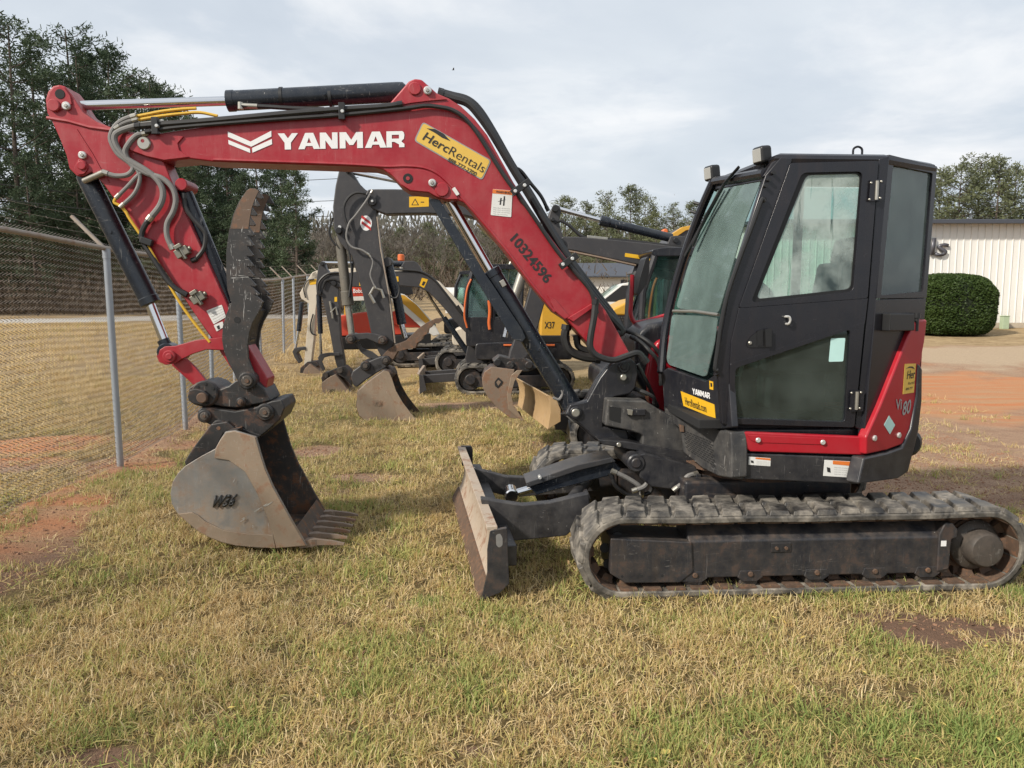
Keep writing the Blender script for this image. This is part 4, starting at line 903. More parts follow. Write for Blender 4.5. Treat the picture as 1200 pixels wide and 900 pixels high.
for pts, ya, yb in (([(563,584),(585,588),(612,592),(645,589),(690,578),(692,600),(664,628),(597,634.5),(570,615)], .62, .54), ([(551,548),(572,553),(592,558.5),(616,559.5),(645,557),(700,546),(704,575),(600,583),(556,572)], -.50, -.58)):
    tr(FR, pts, ya, yb, 'push_arm', M['black'], bd, .008)
MB().tube([FR.T(668,590,.5), FR.T(690,560,-.5)], .05, 14).build('cross_tube', M['black'], bd)
dc = tr(FR, [(617,567),(677,546.5),(716,537.5),(728.5,549.5),(722,556),(697,562),(629,580.5)], .10, -.12, 'blade_cylinder', M['cylblue'], bd, .01)
M['guard'] = paint('grey_guard_paint', (.045,.047,.052), .3, .3, dust=.25, var=.2, scratch=.4, scratchc=(.5,.5,.5), specks=.4, bump=.01)
dcp = tr(FR, [(616,566),(676,545),(717,536),(722,541),(678,551.5),(620,571)], .14, -.16, 'cylinder_guard', M['guard'], dc, .006)
MB().tube([FR.T(598,580,0), FR.T(632,570,0)], .032, 16).cyl(FR.T(600,582,.09), FR.T(600,582,.09)-Vector((0,.18,0)), .055, 18, .01).build('rod', M['chrome'], dc)
MB().tube([FR.T(640,600,.15), FR.T(690,580,.15)], .05, 14).build('torque_tube', M['frame'], bd)
pinboss(FR, (633,560), .16, .1, 2, 'bolt', M['bolt'], dc, .002, 10)
# ================================================================== ground, grass
def blob(x, y, cx, cy, rx, ry, ang=0, soft=.5):
    dx, dy = x-cx, y-cy; c, s = math.cos(ang), math.sin(ang); u = (dx*c+dy*s)/rx; v = (-dx*s+dy*c)/ry
    d = math.sqrt(u*u+v*v); return 1-sm(1-soft, 1+soft, d)
FENCE = [(-3.9,1.6),(-4.02,3.9),(-4.22,6.2),(-4.36,8.4),(-4.69,10.9),(-5.35,13.6),(-5.95,16.4),(-6.25,19.1),(-6.48,21.8),(-6.9,24.4),(-7.15,27.2),(-7.5,30.2),(-7.9,33.2)]
def fence_x(y): return float(np.interp(y, [p[1] for p in FENCE], [p[0] for p in FENCE]))
_b = []
for px, py, rx, ry, ang, amt in ((28,645,.42,.9,.25,1.0),(85,595,.35,.6,.3,.8),(150,545,.55,.55,0,.9),(185,520,.6,.45,0,.8),(225,500,.5,.6,0,.6),(40,522,1.0,.7,.2,1.0),(10,545,.7,.5,.2,.8),
   (367,529,.33,.32,0,1.0),(425,560,.45,.22,0,.75),(385,575,.35,.25,0,.5),(560,475,1.3,.35,0,.9),(640,478,.9,.4,0,.8),(1115,738,.50,.24,-.1,1.0),(1045,722,.25,.12,0,.8),(130,505,.6,.5,0,.4),
   (110,890,.22,.10,0,.8),(560,880,.12,.06,0,.7),(650,520,.5,.8,0,.5),(840,720,.10,.08,0,.6),(700,790,.12,.06,0,.5),(250,845,.10,.05,0,.5),(930,780,.12,.05,0,.5),(330,765,.1,.05,0,.4)):
    p = on_ground(px, py); _b.append((p.x, p.y, rx, ry, ang, amt))
def masks(x, y):
    """bare earth, pale gravel, reddish earth, road"""
    n = noise.noise(Vector((x*.9, y*.9, 1)))*.5 + noise.noise(Vector((x*2.7, y*2.7, 4)))*.35
    d = 0
    for cx, cy, rx, ry, ang, amt in _b:
        if abs(x-cx) < 2.5*rx+1 and abs(y-cy) < 2.5*ry+1:
            d = max(d, amt*blob(x, y, cx, cy, rx*(1+.5*n), ry*(1+.5*n), ang, .45))
    fx = fence_x(y); d = max(d, .75*(1-sm(.06, .26, abs(x-fx+.02)))*(1 if y < 14 else .4))
    # the trafficked yard on the right
    yard = sm(1.9, 3.6, x+.9*n-.02*(y-8))*sm(5.7, 6.9, y+.6*n)
    d = max(d, yard*(.82+.4*n)*(1-sm(22.8, 24.8, y+1.2*n)))
    grav = .8*yard*sm(17, 21, y+3*n)*(1-sm(22.5, 24.5, y+1.5*n))
    redm = yard*sm(10.5, 14, y+3*n)*(1-sm(16, 19.5, y+n*3.5))*.95
    redm = max(redm, .9*blob(x, y, -6.2, 9.6, 1.5, 1.0, 0, .5), .55*blob(x, y, -4.0, 7.6, .8, 2.6, 0, .5))
    road = (1-sm(2.9, 3.8, abs(y-(36.5+.55*(x+24))+.6*n)))*(1-sm(-9, -7, x))
    return max(0, min(1, d)), max(0, min(1, grav)), max(0, min(1, redm)), max(0, min(1, road))
def axis(parts):
    out = []
    for a, b, st in parts: out += list(np.arange(a, b, st))
    return out
gx = axis([(-300,-80,20),(-80,-30,4),(-30,-9,1.0),(-9,-5.5,.25),(-5.5,7,.10),(7,14,.3),(14,40,1.3),(40,80,5),(80,301,20)])
gy = axis([(-30,0,5),(0,2.4,.4),(2.4,9.5,.10),(9.5,16,.2),(16,30,.5),(30,60,1.5),(60,130,6),(130,401,30)])
V = []; A = []
for y in gy:
    for x in gx:
        V.append((x, y, terrain(x, y))); A.append(masks(x, y) if 2 < y < 45 and -40 < x < 45 else (0, 0, 0, 0))
nx = len(gx); Fc = [(j*nx+i, j*nx+i+1, (j+1)*nx+i+1, (j+1)*nx+i) for j in range(len(gy)-1) for i in range(nx-1)]
me = bpy.data.meshes.new('ground'); me.from_pydata(V, [], Fc)
at_ = me.attributes.new('mask', 'FLOAT_COLOR', 'POINT'); at_.data.foreach_set('color', [c for a in A for c in a])
me.polygons.foreach_set('use_smooth', [True]*len(me.polygons))
ground = bpy.data.objects.new('ground', me); col.objects.link(ground); tag(ground, kind='structure')
t = NT('lawn_and_earth'); co = t.coord()
mk = t.n('ShaderNodeAttribute'); mk.attribute_name = 'mask'
sc = t.n('ShaderNodeSeparateColor'); t.l(mk.outputs['Color'], sc.inputs[0]); al = mk.outputs['Alpha']
nf = t.noise(co, 30, 8, .7); nm_ = t.noise(co, 3.2, 6, .6); nl = t.noise(co, .55, 4, .55); ng = t.noise(t.scaled(co, (90, 40, 40)), 1, 4, .7)
grass = t.mix(t.ramp(nm_, .35, .68), (.25, .18, .08), (.19, .17, .065))
grass = t.mix(t.ramp(nl, .42, .66), grass, (.27, .19, .085))
grass = t.mix(t.math('MULTIPLY', t.ramp(nf, .35, .75), .55), grass, (.055, .038, .017))
yv = t.sep(co)[1]
straw = t.mix(t.ramp(t.noise(t.scaled(co, (.5, .9, 1)), 1.0, 8, .7), .35, .65), (.43, .315, .18), (.33, .24, .135))
straw = t.mix(t.ramp(t.noise(t.scaled(co, (3, 4, 3)), 1.0, 8, .75), .42, .7), straw, (.20, .135, .07))
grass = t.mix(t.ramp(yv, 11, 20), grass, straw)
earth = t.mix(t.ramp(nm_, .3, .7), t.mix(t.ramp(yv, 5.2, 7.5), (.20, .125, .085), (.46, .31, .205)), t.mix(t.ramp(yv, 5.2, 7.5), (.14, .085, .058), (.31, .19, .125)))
earth = t.mix(t.math('MULTIPLY', t.ramp(ng, .42, .64), .75), earth, (.12, .075, .05))
rede = t.mix(t.ramp(t.noise(t.scaled(co, (.5, 3, 1)), 1.0, 6, .65), .35, .65), (.46, .175, .075), (.40, .25, .14))
grv = t.mix(t.ramp(nf, .3, .7), (.46, .36, .25), (.33, .24, .16))
dmk = t.ramp(t.math('ADD', sc.outputs[0], t.math('MULTIPLY_ADD', nf, .7, -.35)), .35, .62)
c = t.mix(dmk, grass, earth)
c = t.mix(t.math('MULTIPLY', t.ramp(sc.outputs[2], .15, .7), dmk), c, rede)
c = t.mix(t.ramp(t.math('ADD', sc.outputs[1], t.math('MULTIPLY_ADD', nm_, .8, -.4)), .3, .6), c, grv)
c = t.mix(t.ramp(al, .3, .7), c, t.mix(nf, (.50, .47, .43), (.40, .37, .33)))
bh = t.math('ADD', t.math('MULTIPLY', nf, .6), t.math('ADD', nm_, t.math('MULTIPLY', ng, .5)))
nearf = t.math('MULTIPLY', t.math('SUBTRACT', 1.0, t.ramp(yv, 8, 13)), t.math('SUBTRACT', 1.0, dmk)); c = t.mix(t.math('MULTIPLY', nearf, .45), c, (.045, .030, .017))  # soil under near blades darkened: shade of the gaps put into its colour
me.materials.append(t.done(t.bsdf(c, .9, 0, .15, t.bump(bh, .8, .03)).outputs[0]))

# grass blades, one object of scattered tufts
t = NT('grass_blades'); co = t.coord('Generated')
ta_ = t.n('ShaderNodeAttribute'); ta_.attribute_name = 'tone'; tv = ta_.outputs['Fac']
ti = t.n('ShaderNodeAttribute'); ti.attribute_type = 'INSTANCER'; ti.attribute_name = 'green'
f = t.math('ADD', t.math('MULTIPLY', tv, .75), t.math('MULTIPLY_ADD', ti.outputs['Fac'], 1.1, -.55), clamp=True)
cr = t.n('ShaderNodeValToRGB'); t.l(f, cr.inputs[0]); e = cr.color_ramp.elements
e[0].position = 0; e[0].color = (.64, .48, .24, 1); e[1].position = 1; e[1].color = (.24, .31, .09, 1)
for p_, c_ in ((.16, (.80, .66, .40, 1)), (.34, (.50, .34, .15, 1)), (.50, (.60, .48, .21, 1)), (.70, (.43, .42, .14, 1))):
    x_ = e.new(p_); x_.color = c_
bs = t.bsdf(cr.outputs[0], .6, 0, .25); tl_ = t.n('ShaderNodeBsdfTranslucent'); t.l(cr.outputs[0], tl_.inputs[0])
ms = t.n('ShaderNodeMixShader'); ms.inputs[0].default_value = .38; t.l(bs.outputs[0], ms.inputs[1]); t.l(tl_.outputs[0], ms.inputs[2])
M['grass'] = t.done(ms.outputs[0])
def tuft(seed, nb, spread, hmin, hmax, lie, wid):
    q = random.Random(seed); vs = []; fs = []; tone = []
    for _ in range(nb):
        a = q.uniform(0, 2*PI); r = spread*math.sqrt(q.random()); b = Vector((r*math.cos(a), r*math.sin(a), -.004))
        h = q.uniform(hmin, hmax); az = q.uniform(0, 2*PI); le = abs(q.gauss(0, lie)); le = min(le, 1.45)
        d = Vector((math.cos(az)*math.sin(le), math.sin(az)*math.sin(le), math.cos(le))); sd = Vector((-math.sin(az), math.cos(az), 0))
        tw = q.uniform(-.8, .8); sd = (sd*math.cos(tw)+d.cross(sd)*math.sin(tw))
        bend = Vector((math.cos(az), math.sin(az), -.35))*q.uniform(.1, .6)*h
        w = wid*q.uniform(.6, 1.3); o = len(vs); tn = q.random()
        m_ = b+d*h*.55+bend*.25; e_ = b+d*h+bend
        for p in (b-sd*w/2, b+sd*w/2, m_-sd*w*.42, m_+sd*w*.42, e_): vs.append((p.x, p.y, max(p.z, -.004)))
        fs += [(o, o+1, o+3, o+2), (o+2, o+3, o+4)]; tone += [tn]*5
    me = bpy.data.meshes.new('tuft'); me.from_pydata(vs, [], fs)
    me.attributes.new('tone', 'FLOAT', 'POINT').data.foreach_set('value', tone)
    me.materials.append(M['grass']); return bpy.data.objects.new('tuft', me)
tufts = [tuft(1, 30, .09, .035, .075, 1.25, .0050), tuft(2, 30, .10, .035, .07, 1.45, .0046), tuft(3, 26, .08, .035, .085, .85, .0048), tuft(4, 34, .11, .03, .065, 1.5, .0046), tuft(5, 20, .05, .05, .105, .65, .0052)]
q = random.Random(5); pts = []; rot = []; scl = []; grn = []; var = []
def scatter(x0, x1, y0, y1, dens, s0, s1):
    n = int((x1-x0)*(y1-y0)*dens)
    for _ in range(n):
        x, y = q.uniform(x0, x1), q.uniform(y0, y1)
        if abs(x) > y*.72+.9: continue
        d, g, r, ro = masks(x, y)
        if q.random() < max(d*1.15, g, ro): 
            if q.random() > .06: continue
        g1 = noise.noise(Vector((x*.8, y*.8, 7))); g2 = noise.noise(Vector((x*2.6, y*2.6, 2))); g3 = noise.noise(Vector((x*6, y*6, 5)))
        if q.random() < .45*sm(.18, .55, g3): continue
        right = .10*sm(.3, 2.0, x)*(1-sm(5, 7, y))
        gr = .52 + .30*g1 + .36*g2 + right + q.uniform(-.15, .15)
        if x < -4.4 and y > 4: gr -= .25
        gr -= .12*sm(9, 14, y)
        pts.append((x, y, terrain(x, y))); rot.append((q.uniform(-.15, .15), q.uniform(-.15, .15), q.uniform(0, 2*PI)))
        scl.append(q.uniform(s0, s1)*(1+.25*g2)); grn.append(max(0, min(1, gr)))
        k = q.random(); tall = sm(.1, .5, g2)
        var.append(4 if k < .03+.10*tall else 2 if k < .30 else 0 if k < .55 else 1 if k < .8 else 3)
scatter(-3.6, 4.0, 2.3, 4.6, 400, .8, 1.15)
scatter(-5.2, 5.2, 4.6, 7.5, 240, .85, 1.25)
scatter(-7.5, 6.5, 7.5, 11, 105, 1.0, 1.5)
scatter(-10, 8, 11, 17, 42, 1.2, 1.9)
scatter(-24, -4, 15, 33, 7, 2.0, 3.4)
for px, py, n, s in ((505,708,10,1.0),(112,678,8,.9),(770,895,6,1.1),(1120,600,14,1.2),(1195,700,20,1.1),(240,880,8,1.)):
    p = on_ground(px, py)
    for _ in range(n):
        x, y = p.x+q.gauss(0, .05), p.y+q.gauss(0, .04); pts.append((x, y, terrain(x, y))); rot.append((0, 0, q.uniform(0, 6.3))); scl.append(s*q.uniform(.6, 1.)); grn.append(1.0); var.append(2)
me = bpy.data.meshes.new('grass'); me.from_pydata(pts, [], [])
me.attributes.new('rot', 'FLOAT_VECTOR', 'POINT').data.foreach_set('vector', [c for r in rot for c in r])
me.attributes.new('scl', 'FLOAT', 'POINT').data.foreach_set('value', scl)
me.attributes.new('green', 'FLOAT', 'POINT').data.foreach_set('value', grn)
me.attributes.new('var', 'INT', 'POINT').data.foreach_set('value', var)
go = bpy.data.objects.new('grass', me); col.objects.link(go); tag(go, 'short dry straw and green lawn grass over the whole yard', 'grass', kind='stuff')
gn = bpy.data.node_groups.new('scatter_grass', 'GeometryNodeTree')
gn.interface.new_socket('Geometry', in_out='INPUT', socket_type='NodeSocketGeometry'); gn.interface.new_socket('Geometry', in_out='OUTPUT', socket_type='NodeSocketGeometry')
gi = gn.nodes.new('NodeGroupInput'); gout = gn.nodes.new('NodeGroupOutput'); jn = gn.nodes.new('GeometryNodeJoinGeometry')
def na(name, tp):
    n = gn.nodes.new('GeometryNodeInputNamedAttribute'); n.data_type = tp; n.inputs[0].default_value = name; return n.outputs[0]
rv, sv, vv = na('rot', 'FLOAT_VECTOR'), na('scl', 'FLOAT'), na('var', 'INT')
for k, tb_ in enumerate(tufts):
    oi = gn.nodes.new('GeometryNodeObjectInfo'); oi.inputs['Object'].default_value = tb_
    ip = gn.nodes.new('GeometryNodeInstanceOnPoints'); cm = gn.nodes.new('FunctionNodeCompare'); cm.data_type = 'INT'; cm.operation = 'EQUAL'
    ii = [s for s in cm.inputs if s.type == 'INT']; gn.links.new(vv, ii[0]); ii[1].default_value = k
    gn.links.new(gi.outputs[0], ip.inputs['Points']); gn.links.new(cm.outputs[0], ip.inputs['Selection']); gn.links.new(oi.outputs['Geometry'], ip.inputs['Instance'])
    gn.links.new(rv, ip.inputs['Rotation']); gn.links.new(sv, ip.inputs['Scale']); gn.links.new(ip.outputs[0], jn.inputs[0])
gn.links.new(jn.outputs[0], gout.inputs[0])
mo = go.modifiers.new('scatter', 'NODES'); mo.node_group = gn

# fallen leaves, a clod by the post
def leaf(px, py, s, mt, label, ang):
    p = on_ground(px, py); mb = MB()
    o = [(-1,0),(-.55,.38),(0,.5),(.55,.33),(1,0),(.5,-.35),(0,-.48),(-.55,-.36)]
    mb.add([(x*s, y*s, .035+.25*s*abs(y)+.12*s*x*x) for x, y in o]+[(0, 0, .035)], [(i, (i+1) % 8, 8) for i in range(8)])
    lo = mb.build('fallen_leaf', mt, None, recalc=False); lo.location = p; lo.rotation_euler = (.3, .1, ang); tag(lo, label, 'leaf')
M['leafy'] = flat('dry_yellow_leaf', (.55, .42, .12), .6); M['leafb'] = flat('dry_brown_leaf', (.22, .11, .05), .7)
leaf(777, 889, .030, M['leafy'], 'single yellow fallen leaf on the grass at the bottom edge of the photo', .6)
# crumbs of earth and dry litter
def scat(name, label, variants, P, kind):
    me = bpy.data.meshes.new(name); me.from_pydata([p[0] for p in P], [], [])
    me.attributes.new('rot', 'FLOAT_VECTOR', 'POINT').data.foreach_set('vector', [c for p in P for c in p[1]])
    me.attributes.new('scl', 'FLOAT', 'POINT').data.foreach_set('value', [p[2] for p in P]); me.attributes.new('green', 'FLOAT', 'POINT').data.foreach_set('value', [0.5]*len(P))
    me.attributes.new('var', 'INT', 'POINT').data.foreach_set('value', [p[3] for p in P])
    o = bpy.data.objects.new(name, me); col.objects.link(o); tag(o, label, name, kind='stuff')
    g = gn.copy(); k = 0
    for nd in g.nodes:
        if nd.bl_idname == 'GeometryNodeObjectInfo': nd.inputs['Object'].default_value = variants[k % len(variants)]; k += 1
    m = o.modifiers.new('scatter', 'NODES'); m.node_group = g
M['earthm'] = paint('red_earth', (.26, .14, .085), .9, dust=.4, dustc=(.36, .23, .15), var=.3, scale=9, bump=.2)
M['litter'] = flat('dry_litter', (.30, .19, .09), .8, 0, .5); M['litter2'] = flat('brown_litter', (.14, .075, .04), .8, 0, .4)
def crumb(seed):
    bm = bmesh.new(); bmesh.ops.create_icosphere(bm, subdivisions=1, radius=1)
    for v in bm.verts: v.co *= .75+.5*noise.noise(v.co*1.7+Vector((seed, 0, 0))); v.co.z *= .6
    m = bpy.data.meshes.new('crumb'); bm.to_mesh(m); bm.free(); m.materials.append(M['earthm']); return bpy.data.objects.new('crumb', m)
def bit(mt, l, w):
    m = bpy.data.meshes.new('bit'); m.from_pydata([(-l,0,0),(-.3*l,w,.25*l),(l,.1*l,.1*l),(.2*l,-w,.2*l)], [], [(0,1,2,3)]); m.materials.append(mt); return bpy.data.objects.new('bit', m)
cr_v = [crumb(s) for s in range(5)]; P_ = []
for _ in range(60000):
    x, y = q.uniform(-6, 6), q.uniform(2.6, 13)
    if abs(x) > y*.72+.5: continue
    d = masks(x, y)[0]
    if q.random() > d*d: continue
    P_.append(((x, y, terrain(x, y)), (q.uniform(0,6), q.uniform(0,6), q.uniform(0,6)), .004+.016*q.random()**4+.0006*y, q.randrange(5)))
scat('crumbs', 'crumbs and small stones of reddish earth on the bare patches', cr_v, P_, 'stuff')
bt_v = [bit(M['litter'], 1, .12), bit(M['litter2'], 1, .5), bit(M['litter'], 1, .45), bit(M['litter2'], 1, .10), bit(M['leafy'] if 'leafy' in M else M['litter'], 1, .3)]; P_ = []
for _ in range(5200):
    x, y = q.uniform(-5, 5), 2.6+9*q.random()**1.4
    if abs(x) > y*.72+.5: continue
    P_.append(((x, y, terrain(x, y)+.03*q.random()), (q.uniform(-.5,.5), q.uniform(-.5,.5), q.uniform(0,6)), q.uniform(.010,.024), q.choice((0,0,1,2,3,3,4))))
scat('litter', 'dry leaf scraps and stalks lying in the lawn', bt_v, P_, 'stuff')
pk = on_ground(140, 553)
def clod(c, s, seed, mt, label):
    bm = bmesh.new(); bmesh.ops.create_icosphere(bm, subdivisions=3, radius=1)
    for v in bm.verts:
        k = 1+.35*noise.noise(v.co*1.3+Vector((seed, 0, 0)))+.15*noise.noise(v.co*4+Vector((seed, 5, 0))); v.co = Vector((v.co.x*s[0]*k, v.co.y*s[1]*k, v.co.z*s[2]*k))
    m = bpy.data.meshes.new('clod'); bm.to_mesh(m); bm.free(); m.materials.append(mt); m.polygons.foreach_set('use_smooth', [True]*len(m.polygons))
    o = bpy.data.objects.new('clod', m); col.objects.link(o); o.location = c; tag(o, label, 'clod'); return o
M['earthm'] = paint('red_earth', (.26, .13, .075), .9, dust=.4, dustc=(.35, .22, .14), var=.3, scale=9, bump=.2)
clod(pk+Vector((.0, -.02, .01)), (.15, .09, .05), 2, M['earthm'], 'reddish clod of earth at the foot of the nearest fence post')
# ================================================================== chain-link fence
M['galv'] = paint('galvanised_pipe', (.36, .40, .45), .45, .35, dust=.3, dustc=(.30, .22, .15), var=.15, low=.7, lowz=(.35, .0), streak=.2, bump=.02)
M['rail'] = paint('weathered_rail', (.34, .29, .24), .55, .2, dust=.5, dustc=(.26, .16, .10), var=.2, rust=.4, bump=.03)
M['wire'] = flat('fence_wire', (.24, .20, .165), .5, .4, .3)
fe = empty('chain_link_fence', (FENCE[3][0], FENCE[3][1], terrain(*FENCE[3])), 'tall galvanised chain link fence with barbed wire arms along the lawn', 'fence')
F0_ = Vector(fe.location)
def fl_(p): return Vector(p)-F0_
HT = 2.42
def fh(y): return HT - .32*sm(14, 20, y)
for i, (x, y) in enumerate(FENCE):
    z = terrain(x, y); h = fh(y)
    if i == 2: continue
    lean = Vector((.035*math.sin(i*2.1), .04*math.cos(i*1.7), 0)) if i > 4 else Vector((.02, 0, 0))
    a = Vector((x, y, z-.1)); b = Vector((x, y, z+h-.03))-lean
    p = MB().tube([fl_(a), fl_(b)], .036, 14).cyl(fl_(b)-Vector((0,0,.09)), fl_(b)+Vector((0,0,.015)), .041, 14)
    for t in (.35, .62): p.cyl(fl_(a.lerp(b, t)), fl_(a.lerp(b, t))+Vector((0,0,.012)), .039, 12)
    po = p.build('post', M['galv'], fe)
    e = b+Vector((-.34, -.02, .36)); am = MB().bar(fl_(b+Vector((0,0,.0))), fl_(e), .045, .03)
    am.build('barbed_wire_arm', M['rail'], po)
dens = [(p, q_) for p, q_ in zip(FENCE[:-1], FENCE[1:])]
rl = []
for (x, y) in FENCE: rl.append(fl_((x-.03, y, terrain(x, y)+fh(y)+.012*math.sin(y*2))))
MB().tube(smooth_path(rl, 5), .026, 10).build('top_rail', M['rail'], fe)
wr = MB()
for k in range(3):
    t = .38+.3*k
    pts_ = []
    for i, (x, y) in enumerate(FENCE):
        pts_.append(fl_((x-.34*t-.0, y, terrain(x, y)+fh(y)+.36*t)))
    S = []
    for a, b in zip(pts_[:-1], pts_[1:]):
        for u in (0, .25, .5, .75): p = a.lerp(b, u); p.z -= .015*math.sin(PI*u)*(1+k*.4); S.append(p)
    wr.tube(S, .0015, 4)
    for a, b in zip(S[:-1], S[1:]):
        for u in (.6,):
            p = a.lerp(b, u); wr.tube([p+Vector((-.012,.006,.012)), p+Vector((.012,-.006,-.012))], .002, 3)
wr.build('barbed_wire', M['rail'], fe)
# woven mesh: bent wires, each a zigzag that hooks its neighbours
cum = [0]
for a, b in dens: cum.append(cum[-1]+math.dist(a, b))
def along(s):
    i = min(max(int(np.searchsorted(cum, s))-1, 0), len(cum)-2); u = (s-cum[i])/(cum[i+1]-cum[i])
    a, b = FENCE[i], FENCE[i+1]; return a[0]+(b[0]-a[0])*u, a[1]+(b[1]-a[1])*u
wv = []; wf = []
def wire(P, r):
    o = len(wv); m = len(P)
    for p in P:
        for k in range(3): a = 2*PI*k/3; wv.append((p[0]+r*math.cos(a), p[1]+r*.6*math.sin(a), p[2]+r*math.sin(a)))
    for i in range(m-1):
        for k in range(3): a = o+3*i+k; b = o+3*i+(k+1) % 3; wf.append((a, b, b+3, a+3))
s = 0.0
while s < cum[-1]:
    x_, y_ = along(s)
    w_ = .062 if y_ < 14 else .085 if y_ < 22 else .12
    hh = w_*.95; r = .0027 if y_ < 8 else .0032 if y_ < 14 else .0040
    P = []; k = 0; z0 = terrain(x_, y_)+.02; top = fh(y_)+.05; z = 0
    ph = int(round(s/w_)) % 2
    while z < top:
        ss = min(max(s + (.5*w_+.004 if (k+0) % 2 else -.5*w_-.004), 0), cum[-1]-.001); X, Y = along(ss)
        P.append((X-.045+(.006 if k % 2 else -.006)+.015*math.sin(z*2+s), Y, z0+z)); z += hh*.5*1.0; k += 1
    P = [(p[0]-F0_.x, p[1]-F0_.y, p[2]-F0_.z) for p in P]
    wire(P, r); s += w_
me = bpy.data.meshes.new('wire_mesh'); me.from_pydata(wv, [], wf); me.materials.append(M['wire'])
wo_ = bpy.data.objects.new('wire_mesh', me); col.objects.link(wo_); wo_.parent = fe

# ================================================================== machines parked behind
def P2o(F, pts, y): return [((p := F.T(a, b, y)).x, p.z) for a, b in pts]
def small_track(root, xc, L, R, y0, y1, npitch=30):
    tk = track(root, xc-L/2, xc+L/2, 2*R+.02, .02, y0, y1, .045, .03, npitch, 64, .01, 'track', M['rubber'], None, False)
    w = (y0+y1)/2; d = .06 if y0 > y1 else -.06
    MB().prism([(xc-L/2+.1,.14),(xc+L/2-.12,.14),(xc+L/2-.05,.2),(xc+L/2-.05,R+.07),(xc-L/2+.1,R+.1)], y0-.05, y1+.05).build('track_frame', M['frame'], tk, .01)
    for x in (xc-L/2, xc+L/2): MB().cyl((x, y0-.06, R+.02), (x, y1+.06, R+.02), R-.055, 24, .02).cyl((x, y0-.0, R+.02), (x, y1, R+.02), .10, 18, .01).build('wheel', M['frame'], tk)
    for k in range(3):
        x = xc-L/2+.4+k*(L-.8)/2; MB().cyl((x, y0-.07, .11), (x, y1+.07, .11), .05, 14).build('roller', M['hub'], tk)
    return tk
def small_cab(root, x0, x1, y0, y1, z0, z1, mt, rail, rounded=.25):
    """x0 rear, x1 front"""
    c = MB().prism(round_poly([(x0,z0),(x1,z0),(x1+.02,z0+.55),(x0,z0+.55)], .06, 3), y0, y1).build('cab_base', mt, root, .02)
    MB().prism(round_poly([(x0-.03,z1-.09),(x1-.12,z1-.10),(x1-.10,z1-.03),(x1-.25,z1),(x0,z1)], .04, 3), y0+.01, y1-.01).build('cab_roof', mt, root, .02)
    for y in (y0-.03, y1+.03):
        for pts in ([(x1-.0,z0+.5),(x1-.02,z0+1.0),(x1-.16,z1-.07)], [(x0+.04,z0+.5),(x0+.0,z1-.07)], [(x0+.52*(x1-x0),z0+.5),(x0+.5*(x1-x0),z1-.07)]):
            MB().tube([(x, y, z) for x, z in pts], .04, 8).build('cab_pillar', mt, root)
        MB().prism([(x0+.05,z0+.54),(x1-.03,z0+.54),(x1-.04,z0+1.0),(x1-.18,z1-.1),(x0+.05,z1-.1)], y, y+.006).build('side_window', M['glass_bg'], root)
    MB().add([(x1-.015,y0-.05,z0+.54),(x1-.015,y1+.05,z0+.54),(x1-.16,y1+.05,z1-.1),(x1-.16,y0-.05,z1-.1)], [(0,1,2,3)]).build('windscreen', M['glass_bg'], root)
    MB().box(((x0+x1)/2-.1, (y0+y1)/2, z0+.62), (.45,.45,.12)).box(((x0+x1)/2-.33, (y0+y1)/2, z0+.9), (.12,.45,.55)).build('seat', M['seat'], root, .04)
    if rail:
        MB().tube(smooth_path([Vector(p) for p in ((x1-.02,y0+.03,z0+.35),(x1+.03,y0+.05,z0+.6),(x1-.02,y0+.05,z0+1.05),(x1-.10,y0+.02,z0+1.25))], 4), .018, 8).build('grab_rail', rail, root)
    return c
def blade_unit(root, xb, y0, y1, h, xt, mt):
    pr = [(xb-.06,.04),(xb-.02,.02),(xb+.0,.1),(xb-.05,h*.5),(xb-.02,h*.9),(xb+.02,h),(xb-.03,h),(xb-.09,h*.5)]
    b = MB().prism(pr, y0, y1).build('dozer_blade', M['blade'], root, .008)
    MB().prism([(xb-.16,.10),(xb-.03,.03),(xb-.02,h*.95),(xb-.10,h*.9)], y0+.003, y0-.02).build('end_plate', M['greydark'], b, .004)
    for y in (y0*.45, y1*.45):
        MB().prism([(xb-.06,.18),(xb-.06,.34),(xt,.42),(xt,.26)], y+.05, y-.05).build('push_arm', M['greydark'], b, .01)
    return b
def wheel(name, root, x, y0, y1, z, r):
    w = MB().lathe((x,y0,z), (x,y1,z), [(0,r*.62),(.0,r*.9),(.04,r),(abs(y0-y1)-.04,r),(abs(y0-y1),r*.9),(abs(y0-y1),r*.62)], 28).build(name, M['rubber'], root)
    MB().cyl((x,y0+.01*(1 if y0>y1 else -1),z), (x,y1,z), r*.6, 20, .02).cyl((x,y0+.03*(1 if y0>y1 else -1),z), (x,y1,z), r*.22, 14).build('rim', M['hub'], w)

def teeth_row(F, root, px, y0, y1, n, ln=.14):
    a = F.T(*px, y0); 
    for k in range(n):
        y = y0-.06-(y0-y1-.12)*k/(n-1)
        MB().loft([Vector((a.x-.05,y-.03,a.z-.02)),Vector((a.x-.05,y+.03,a.z-.02)),Vector((a.x-.05,y+.03,a.z+.04)),Vector((a.x-.05,y-.03,a.z+.04))],
                  [Vector((a.x-ln,y-.02,a.z-.005)),Vector((a.x-ln,y+.02,a.z-.005)),Vector((a.x-ln,y+.02,a.z+.01)),Vector((a.x-ln,y-.02,a.z+.01))]).build('tooth', M['brownb'], root)

